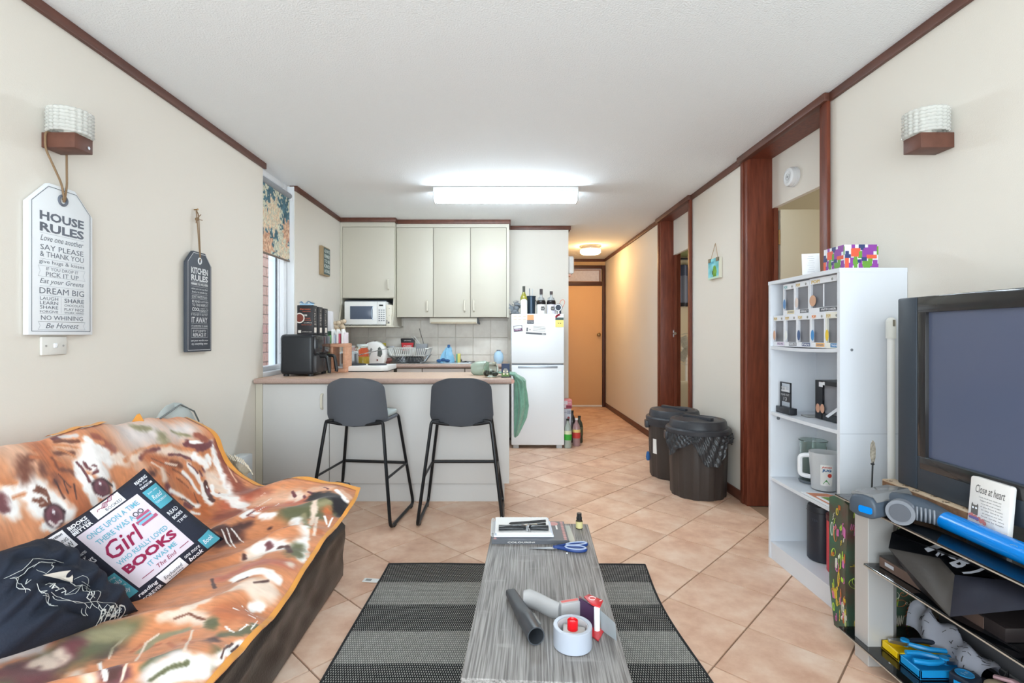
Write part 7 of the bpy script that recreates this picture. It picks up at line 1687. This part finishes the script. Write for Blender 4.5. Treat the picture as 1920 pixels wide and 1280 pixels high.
b = nb(); ball(b, (1.515, 1.545, zb + .008), .042, (.95, 1.36, .18), 18, 8); O('sole', b, mat('sign_black', (40, 42, 48), .4), t)
b = nb(); tube(b, arc([(1.555, 1.59, zb + .04), (1.57, 1.585, zb + .075), (1.582, 1.60, zb + .03)], .02), .0018, n=5); O('strap', b, black, t)

# green printed shopping bag between stand and bookcase
gb = thing('shopping_bag', 'dark green shopping bag covered in neon squiggles between stand and bookcase', 'bag', (1.48, 2.05, 0))
gx0, gx1, gy0, gy1, gz = 1.335, 1.665, 1.985, 2.088, .52
b = nb(); n = 20
def gbag(u, v):
    per = 4 * u; s = int(per) % 4; f = per - int(per)
    cs = [(gx0, gy1), (gx0, gy0), (gx1, gy0), (gx1, gy1)]; a, c = cs[s], cs[(s + 1) % 4]
    x, y = a[0] + (c[0] - a[0]) * f, a[1] + (c[1] - a[1]) * f
    mx_, my_ = (gx0 + gx1) / 2, (gy0 + gy1) / 2
    k = .90 + .1 * min(1, v * 3) ; x = mx_ + (x - mx_) * k; y = my_ + (y - my_) * k
    if s in (0, 2): x += (.006 * math.sin(PI * f) * math.sin(PI * v) ** .5 + .006 * v * math.sin(PI * f)) * (1 if s == 0 else -1)
    else: y += .012 * math.sin(2 * PI * f + 5 * v) * v
    return V((x, y, .001 + gz * v + .018 * math.sin(3 * per) * v))
surf(b, 64, 20, gbag, True); bmesh.ops.solidify(b, geom=b.faces[:], thickness=.003)
O('bag', b, mat('bag_green', (84, 150, 122), .3, var=(128, 96, 88), vs=7, coat=.4), gb, sharp=50)
rnd = random.Random(9); cols_ = {'yellow': (222, 196, 70), 'pink': (214, 120, 176), 'white': (226, 222, 206), 'orange': (206, 118, 70), 'lime': (186, 220, 80)}
def sq(u0, v0, ru, rv, kind, col):
    pts = []
    if kind == 0:
        for q_ in np.linspace(0, 2 * PI, 17): pts.append((u0 + ru * math.cos(q_), v0 + rv * math.sin(q_)))
    elif kind == 1:
        for q_ in np.linspace(-1, 1, 15): pts.append((u0 + ru * (.5 * q_ + .35 * math.sin(q_ * 9)), v0 + rv * q_))
    elif kind == 2:
        for k_, q_ in enumerate(np.linspace(-1, 1, 12)): pts.append((u0 + ru * q_, v0 + rv * (.8 if k_ % 2 else -.4)))
    else:
        for q_ in np.linspace(0, 3.6, 14): pts.append((u0 + ru * q_ / 3.6 * math.cos(q_ * 2), v0 + rv * q_ / 3.6 * math.sin(q_ * 2)))
    O('squiggle', tube(nb(), [gbag(min(max(a, .002), .74), min(max(c, .01), .985)) - V((.002 if a < .25 else 0, .002 if a >= .25 else 0, 0)) for a, c in pts], .0015, n=5, flat=.5), plain(cols_[col], .5), gb)
cl = list(cols_)
for k in range(150):
    if k < 56: u0 = rnd.uniform(.03, .22)
    else: u0 = rnd.uniform(.27, .49)
    sq(u0, rnd.uniform(.05, .95), rnd.uniform(.008, .022), rnd.uniform(.02, .06), rnd.randrange(4), cl[k % 5])
m = fr((1.575, gy0 - .012, .235), (1, 0, .05), (-.05, 0, 1)); O('gift_tag', prism(nb(), [(0, 0), (.075, 0), (.07, .082), (.004, .082)], 0, .002, m), mat('tag_green', (30, 130, 70), .5), gb)
b = nb(); tx(b, 'michael', .037, .055, .055, .012, m, 0, .2, z=.0026); tx(b, 'x', .037, .035, .01, .008, m, z=.0026); tx(b, 'co', .037, .016, .03, .01, m, z=.0026); O('tag_lettering', b, mat('card_white', (242, 244, 248), .6), gb)
# ================================================================== rug and coffee table
def rug_material():
    m = mat('woven_rug', (40, 40, 42), .9); nt = m.node_tree; b = nt.nodes['Principled BSDF']
    tc = nt.nodes.new('ShaderNodeNewGeometry'); sp = nt.nodes.new('ShaderNodeSeparateXYZ'); nt.links.new(tc.outputs['Position'], sp.inputs[0])
    def mth(op, a, c=None):
        n = nt.nodes.new('ShaderNodeMath'); n.operation = op
        for i, x in enumerate((a, c)):
            if x is None: continue
            if isinstance(x, (int, float)): n.inputs[i].default_value = x
            else: nt.links.new(x, n.inputs[i])
        return n.outputs[0]
    band = mth('GREATER_THAN', mth('MODULO', mth('ADD', mth('MULTIPLY', sp.outputs['Y'], -1), 2.626 + 8 * .4), .4), .2)
    def brick(mortar):
        k = nt.nodes.new('ShaderNodeTexBrick'); k.inputs['Scale'].default_value = 1; k.inputs['Brick Width'].default_value = .0085; k.inputs['Row Height'].default_value = .0125
        k.inputs['Mortar Size'].default_value = mortar; k.inputs['Mortar Smooth'].default_value = .4; k.offset = .5
        k.inputs['Color1'].default_value = L4((218, 216, 210)); k.inputs['Color2'].default_value = L4((200, 198, 192)); k.inputs['Mortar'].default_value = L4((34, 34, 37))
        nt.links.new(tc.outputs['Position'], k.inputs['Vector']); return k
    k1, k2 = brick(.0028), brick(.0011)
    mx = nt.nodes.new('ShaderNodeMix'); mx.data_type = 'RGBA'; nt.links.new(band, mx.inputs['Factor']); nt.links.new(k1.outputs[0], mx.inputs['A']); nt.links.new(k2.outputs[0], mx.inputs['B'])
    nt.links.new(mx.outputs['Result'], b.inputs['Base Color'])
    mf = nt.nodes.new('ShaderNodeMix'); nt.links.new(band, mf.inputs['Factor']); nt.links.new(k1.outputs[1], mf.inputs['A']); nt.links.new(k2.outputs[1], mf.inputs['B'])
    bu = nt.nodes.new('ShaderNodeBump'); bu.invert = True; bu.inputs['Strength'].default_value = .5; bu.inputs['Distance'].default_value = .003
    nt.links.new(mf.outputs['Result'], bu.inputs['Height']); nt.links.new(bu.outputs[0], b.inputs['Normal'])
    return m
rg = thing('rug', 'black and white woven rug with light and dark bands under the coffee table', 'rug', (.06, 1.7, 0))
def rugp(u, v, z):
    y = .75 + 1.868 * v
    xl = -.595 - .02 * math.sin((y - .7) * 2.2); xr = .70 + .05 * (v - .6) + .018 * math.sin(y * 5)
    return V((xl + (xr - xl) * u, y + .006 * math.sin(u * 9) - .012 * u, z))
b = nb(); g = surf(b, 40, 60, lambda u, v: rugp(u, v, .009 + .0015 * math.sin(u * 23) * math.sin(v * 31))); bmesh.ops.solidify(b, geom=b.faces[:], thickness=.007)
O('weave', b, rug_material(), rg, sharp=50)
b = nb(); n = 50
tube(b, [rugp(0, v, .009) for v in np.linspace(0, 1, n)], .005, n=6); tube(b, [rugp(1, v, .009) for v in np.linspace(0, 1, n)], .005, n=6); tube(b, [rugp(u, 1, .009) for u in np.linspace(0, 1, n)], .005, n=6)
O('bound_edge', b, mat('rug_binding', (44, 44, 46), .9, bump=.8, bs=400), rg)
m = Mx.Translation((-.665, 2.46, .003)) @ Mx.Rotation(math.radians(-8), 4, 'Z')
O('care_tag', prism(nb(), [(0, -.018), (.075, -.018), (.075, .018), (0, .018)], 0, .002, m), mat('label_white', (240, 240, 238), .6), rg)
b = nb(); rect2(b, .012, -.01, .04, .01, m, .0024); O('tag_print', b, mat('print_grey2', (150, 150, 146), .6), rg)

def oak():
    m = mat('grey_oak', (128, 124, 120), .5); nt = m.node_tree; b = nt.nodes['Principled BSDF']
    tc = nt.nodes.new('ShaderNodeTexCoord'); mp = nt.nodes.new('ShaderNodeMapping'); nt.links.new(tc.outputs['Object'], mp.inputs[0]); mp.inputs['Scale'].default_value = (1, .022, 1)
    n0 = nt.nodes.new('ShaderNodeTexNoise'); n0.inputs['Scale'].default_value = 3; nt.links.new(tc.outputs['Object'], n0.inputs['Vector'])
    n1 = nt.nodes.new('ShaderNodeTexNoise'); n1.inputs['Scale'].default_value = 230; n1.inputs['Detail'].default_value = 5; n1.inputs['Distortion'].default_value = .3; nt.links.new(mp.outputs[0], n1.inputs['Vector'])
    r = nt.nodes.new('ShaderNodeValToRGB'); e = r.color_ramp.elements; e[0].position = .36; e[0].color = L4((98, 93, 91)); e[1].position = .64; e[1].color = L4((158, 154, 151)); nt.links.new(n1.outputs['Fac'], r.inputs[0])
    n2 = nt.nodes.new('ShaderNodeTexNoise'); n2.inputs['Scale'].default_value = 7; n2.inputs['Detail'].default_value = 3; mp2 = nt.nodes.new('ShaderNodeMapping'); mp2.inputs['Scale'].default_value = (1, 3.4, 1); nt.links.new(tc.outputs['Object'], mp2.inputs[0]); nt.links.new(mp2.outputs[0], n2.inputs['Vector'])
    r2 = nt.nodes.new('ShaderNodeValToRGB'); e = r2.color_ramp.elements; e[0].position = .62; e[0].color = (0, 0, 0, 1); e[1].position = .75; e[1].color = (.4, .4, .4, 1); nt.links.new(n2.outputs['Fac'], r2.inputs[0])
    mx = nt.nodes.new('ShaderNodeMix'); mx.data_type = 'RGBA'; nt.links.new(r2.outputs[0], mx.inputs['Factor']); nt.links.new(r.outputs[0], mx.inputs['A']); mx.inputs['B'].default_value = L4((176, 172, 168))
    nt.links.new(mx.outputs['Result'], b.inputs['Base Color'])
    bu = nt.nodes.new('ShaderNodeBump'); bu.inputs['Strength'].default_value = .35; bu.inputs['Distance'].default_value = .002; nt.links.new(n1.outputs['Fac'], bu.inputs['Height']); nt.links.new(bu.outputs[0], b.inputs['Normal'])
    return m
oakm = oak(); TT = .40
ct_ = thing('coffee_table', 'long narrow grey oak coffee table on the woven rug', 'coffee table', (.13, 1.638, 0), math.radians(-3.6), local=True)
O('tabletop', mb(-.194, -.487, TT - .034, .194, .487, TT, bev=.002, seg=1), oakm, ct_)
for x in (-.165, .165):
    for y in (-.44, .44): O('leg', mb(x - .022, y - .022, .0106, x + .022, y + .022, TT - .034, bev=.002, seg=1), oakm, ct_)
O('lower_shelf', mb(-.165, -.44, .13, .165, .44, .15, bev=.002, seg=1), oakm, ct_)

z = TT + .0006
t = thing('activity_book', 'large grey patterned colouring book at the far end of the coffee table', 'book', (.11, 2.0, TT))
m = Mx.Translation((.108, 2.005, z)) @ Mx.Rotation(math.radians(-1), 4, 'Z')
b = nb(); box(b, -.142, -.095, 0, .142, .095, .013, bev=.0015, mtx=m); O('pages', b, mat('page_white', (232, 230, 226), .7), t)
b = nb(); box(b, -.144, -.097, .0128, .144, .097, .0148, mtx=m); box(b, -.144, -.0975, 0, .144, -.0945, .0145, mtx=m); O('cover', b, mat('book_grey', (92, 94, 100), .4), t)
b = nb(); mm = m @ Mx.Translation((0, 0, .0152))
for s in (-1, 1):
    for k in range(12): disc2(b, s * .132, -.085 + k * .0155, .0066, mm, 0, 8)
disc2(b, .098, .07, .02, mm, .0001, 14); O('pink_print', b, mat('book_pink', (206, 150, 146), .5), t)
b = nb(); tx(b, 'COLOURING BOOK', 0, .007, .17, .006, fr(m @ V((0, -.0978, .0)), (1, 0, 0), (0, 0, 1))); rect2(b, .105, .01, .112, .06, mm); O('lettering', b, mat('page_white', (232, 230, 226), .7), t)
t = thing('plastic_sleeve', 'clear plastic sleeve sticking out under the colouring book', 'sleeve', (.27, 2.0, TT))
O('sleeve', mb(.2545, 1.92, z, .276, 2.09, z + .002), mat('sleeve_clear', (186, 194, 188), .15), t)
t = thing('notebook', 'white spiral notebook lying on the colouring book', 'notebook', (.08, 2.01, TT + .016))
zn = TT + .0165
b = nb(); box(b, -.03, 1.932, zn, .196, 2.085, zn + .006, bev=.001, seg=1); box(b, -.02, 1.94, zn + .006, .19, 2.10, zn + .014, bev=.001, seg=1); O('pages', b, mat('page_bluish', (226, 232, 244), .6), t)
b = nb(); box(b, -.026, 1.936, zn + .0142, .186, 2.102, zn + .0155, bev=.0005, seg=1); O('top_sheet', b, mat('page_white2', (244, 244, 244), .6), t)
b = nb()
for k in range(16):
    for (cx_, cy_, ax) in ((-.035, 1.94 + k * .0098, 0), (-.015 + k * .0128, 2.104, 1)):
        pts = [(cx_ + (.007 * math.cos(a) if ax == 0 else 0), cy_ + (.007 * math.cos(a) if ax else 0), zn + .008 + .0085 * math.sin(a)) for a in np.linspace(0, 2 * PI, 9)[:-1]]
        tube(b, pts, .0011, n=4, closed=True)
O('spiral', b, mat('spiral_white', (214, 214, 214), .35), t)
t = thing('plastic_roll', 'rolled black plastic bag knotted in the middle on the notebook', 'roll', (.08, 1.96, zn + .016))
b = nb(); zr = zn + .0163
def roll(u, v):
    a = 2 * PI * v; x = -.012 + .19 * u; r = .016 * (1 - .35 * math.exp(-((u - .58) / .06) ** 2)); r *= 1 + .06 * math.sin(9 * u + 3 * a)
    return V((x, 1.962 + .006 * math.sin(3 * u) + r * 1.1 * math.cos(a), zr + r * .55 + r * .55 * math.sin(a)))
surf(b, 40, 17, roll); O('roll', b, mat('roll_black', (40, 42, 46), .28, bump=.5, bs=60), t, sharp=80)
b = nb(); tube(b, [(.094, 1.945, zr + .004), (.1, 1.955, zr + .02), (.106, 1.975, zr + .018), (.112, 1.985, zr + .004)], .005, n=6, flat=.4); tube(b, [(.092, 1.95, zr + .018), (.104, 1.943, zr + .012), (.108, 1.94, zr + .002)], .004, n=6, flat=.4); O('knot', b, mat('film_grey', (150, 152, 156), .25), t)
for k, (x0, y0, x1, y1, lab_) in enumerate(((.035, 2.02, .175, 2.045, 'upper black pen on the notebook, longer of the two'), (.095, 1.995, .172, 2.012, 'lower black and cream pen on the notebook'))):
    t = thing('pen', lab_, 'pen', (x0, y0, zr)); a = V((x0, y0, zr + .0045)); c = V((x1, y1, zr + .0045))
    b = nb(); cyl(b, a, a.lerp(c, .55), .0042, n=10); cyl(b, a - (c - a).normalized() * .008, a, .0008, .0042, n=10); O('barrel', b, mat('pen_black', (34, 34, 36), .3) if k == 0 else mat('pen_cream', (214, 196, 170), .3), t)
    b = nb(); cyl(b, a.lerp(c, .55), c, .0048, n=10); O('cap', b, mat('pen_black', (34, 34, 36), .3), t)
    b = nb(); tube(b, [a.lerp(c, .6) + V((0, 0, .005)), c + V((0, 0, .006))], .0012, n=5); O('clip', b, chrome, t)
t = thing('oil_bottle', 'tiny essential oil bottle with black cap at the far right table corner', 'bottle', (.312, 2.07, TT))
O('bottle', mlathe([(0, .0005), (.013, .0005), (.0138, .003), (.0138, .03), (.008, .038), (0, .038)], c=(.312, 2.065, TT), n=22), mat('oil_amber', (52, 40, 26), .15), t)
O('label', mlathe([(.0141, .004), (.0141, .030)], c=(.312, 2.065, TT), n=22), mat('oil_label', (206, 196, 140), .6), t)
O('cap', mlathe([(.0105, .036), (.0115, .037), (.0115, .046), (.0095, .047), (.0095, .062), (0, .0625)], c=(.312, 2.065, TT), n=22), black, t)
# scissors
t = thing('scissors', 'pair of scissors with navy and pale blue handles on the coffee table', 'scissors', (.2, 1.86, TT))
sm_ = Mx.Translation((.2, 1.865, z)) @ Mx.Rotation(math.radians(2), 4, 'Z'); sb = mat('scissor_navy', (30, 62, 128), .35); sl = mat('scissor_pale', (168, 184, 214), .4)
O('blade', prism(nb(), [(-.10, .004), (-.02, .012), (.0, .008), (.0, -.002), (-.02, -.003)], .001, .003, sm_), steel, t)
O('blade', prism(nb(), [(-.10, .001), (-.02, -.010), (.0, -.008), (.0, .004), (-.02, .003)], .003, .005, sm_), steel, t)
for s, (cx_, cy_, rx, ry) in enumerate(((.075, .016, .038, .012), (.065, -.018, .036, .017))):
    b = nb(); tube(b, [sm_ @ V((cx_ + rx * math.cos(a), cy_ + ry * math.sin(a) + .006 * math.cos(a) * (1 if s == 0 else -1), .0075)) for a in np.linspace(0, 2 * PI, 29)[:-1]], .0068, n=8, closed=True); tube(b, [sm_ @ V((-.012, (-1) ** s * -.002, .007)), sm_ @ V((.015, cy_ * .4, .0075)), sm_ @ V((cx_ - rx, cy_, .0075))], [.006, .007, .0065], n=8); O('handle', b, sb, t)
    b = nb(); tube(b, [sm_ @ V((cx_ + rx * math.cos(a), cy_ + ry * math.sin(a) + .006 * math.cos(a) * (1 if s == 0 else -1), .0125)) for a in np.linspace(0, 2 * PI, 29)[:-1]], .004, n=6, closed=True, flat=.6); O('handle_inlay', b, sl, t)
b = nb(); cyl(b, sm_ @ V((-.012, 0, .004)), sm_ @ V((-.012, 0, .0075)), .004, n=10); O('screw', b, chrome, t)
O('scrap', mb(.229, 1.822, z, .235, 1.828, z + .004, bev=.0015), whitep, None, 'tiny white scrap lying below the scissors on the coffee table', 'scrap')
# crevice nozzle
t = thing('crevice_nozzle', 'dark grey vacuum crevice nozzle lying on the coffee table', 'nozzle', (.05, 1.4, TT))
a, c = V((.026, 1.525, z + .014)), V((.086, 1.285, z + .0235)); d = (c - a).normalized(); sd = V((d.y, -d.x, 0)).normalized(); up = sd.cross(d); up = up if up.z > 0 else -up
b = nb(); rings = []
for s, w_, h_ in ((0, .013, .003), (.02, .016, .010), (.45, .019, .0125), (.62, .021, .0185), (.7, .0225, .0225), (1, .0225, .0225)):
    p = a + (c - a) * s; e = 2.2 if s > .6 else .75
    R = []
    for k in range(24):
        q_ = 2 * PI * k / 24; cx_, sy_ = math.cos(q_), math.sin(q_)
        e2 = 1 if s > .65 else .55
        R.append(b.verts.new(p + sd * (math.copysign(abs(cx_) ** e2, cx_) * w_) + up * (math.copysign(abs(sy_) ** e2, sy_) * h_ + (.006 if s == 0 else 0))))
    rings.append(R)
inner = [b.verts.new(c + (v.co - c) * .88) for v in rings[-1]]; deep = [b.verts.new(v.co - d * .09) for v in inner]
for A, B in zip(rings + [inner], rings[1:] + [inner, deep]):
    if A is rings[-1] and B is inner: pass
    for k in range(24): b.faces.new((A[k], A[(k + 1) % 24], B[(k + 1) % 24], B[k]))
b.faces.new(rings[0]); b.faces.new(deep)
O('nozzle', b, mat('nozzle_grey', (62, 65, 70), .35), t, sharp=40)
b = nb(); p = a + (c - a) * .72; box(b, -.006, -.02, 0, .006, .035, .006, bev=.001, mtx=fr(p + sd * -.019 + up * .006, sd, d)); O('catch', b, mat('catch_grey', (120, 120, 118), .4), t)

# tape gun
tg = thing('tape_gun', 'grey and red packing tape dispenser with a full roll on the coffee table', 'tape gun', (.17, 1.33, TT))
tc_ = V((.178, 1.288, z)); tgm = mat('tape_gun_grey', (168, 167, 168), .4); tred = mat('tape_gun_red', (196, 36, 44), .3)
O('tape_roll', mlathe([(.0475, .001), (.0485, .002), (.0485, .05), (.0475, .051), (.039, .051), (.038, .05), (.038, .002), (.039, .001), (.0475, .001)], c=tc_, n=56), mat('tape_grey_white', (166, 172, 184), .25), tg)
O('core', mlathe([(.0378, .003), (.0378, .049), (.0365, .049), (.0365, .003), (.0378, .003)], c=tc_, n=48), mat('core_card', (206, 204, 206), .6), tg)
b = nb(); prism(b, [(-.028, -.02), (.0, -.033), (.03, -.012), (.033, .008), (.008, .016), (-.02, .028)], .018, .04, Mx.Translation(tc_), bev=.002); O('hub', b, mat('hub_grey', (186, 184, 180), .4), tg)
O('hub_knob', mlathe([(0, .038), (.0135, .038), (.0135, .062), (.011, .064), (.0095, .06), (0, .06)], c=tc_, n=28), mat('knob_red', (220, 20, 30), .25), tg)
b = nb(); prism(b, [(.156, 1.40), (.212, 1.418), (.214, 1.396), (.16, 1.378)], z + .004, z + .054, bev=.003); O('arm', b, tgm, tg)
O('arm_insert', prism(nb(), [(.16, 1.396), (.208, 1.411), (.209, 1.401), (.162, 1.387)], z + .054, z + .0545), mat('insert_red', (214, 104, 98), .5), tg)
b = nb(); tube(b, [(.158, 1.388, z + .03), (.135, 1.405, z + .029), (.105, 1.44, z + .028), (.078, 1.462, z + .028), (.062, 1.464, z + .028)], [.012, .0135, .0135, .0145, .011], n=14, flat=1.9, up=(0, 0, 1)); O('handle', b, tgm, tg, sharp=60)
b = nb(); prism(b, [(.214, 1.404), (.25, 1.355), (.247, 1.352), (.211, 1.40)], z + .003, z + .058); O('tension_film', b, mat('film_purple', (74, 48, 80), .12), tg)
b = nb(); prism(b, [(.224, 1.398), (.240, 1.412), (.273, 1.378), (.258, 1.345), (.238, 1.358)], z + .062, z + .066, bev=.0015); O('guard_plate', b, tred, tg); O('base_plate', prism(nb(), [(.21, 1.36), (.245, 1.30), (.268, 1.345), (.25, 1.365)], z + .001, z + .004), tred, tg)
b = nb(); tube(b, [(.245 + .009 * math.cos(q_), 1.387 + .009 * math.sin(q_), z + .0666) for q_ in np.linspace(0, 5.4, 16)], .0012, n=5); tube(b, [(.262, 1.372, z + .0666), (.268, 1.376, z + .0666)], .0012, n=5); O('moulded_mark', b, mat('mark_pale', (240, 200, 200), .4), tg)
b = nb(); cyl(b, (.25, 1.347, z + .004), (.25, 1.347, z + .062), .0078, n=20); O('roller', b, whitep, tg)
b = nb(); poly(b, [(.257, 1.352, z + .056), (.262, 1.348, z + .003), (.292, 1.302, z + .001), (.289, 1.303, z + .046)]); bmesh.ops.solidify(b, geom=b.faces[:], thickness=.0015); O('tape_flap', b, mat('flap_grey', (190, 196, 200), .3), tg, smooth=False)
b = nb()
for k in range(6): prism(b, [(.212 + k * .0035, 1.405 - k * .0046), (.2155 + k * .0035, 1.4005 - k * .0046), (.2137 + k * .0035, 1.4028 - k * .0046)], z + .058, z + .064)
O('cutting_teeth', b, steel, tg)
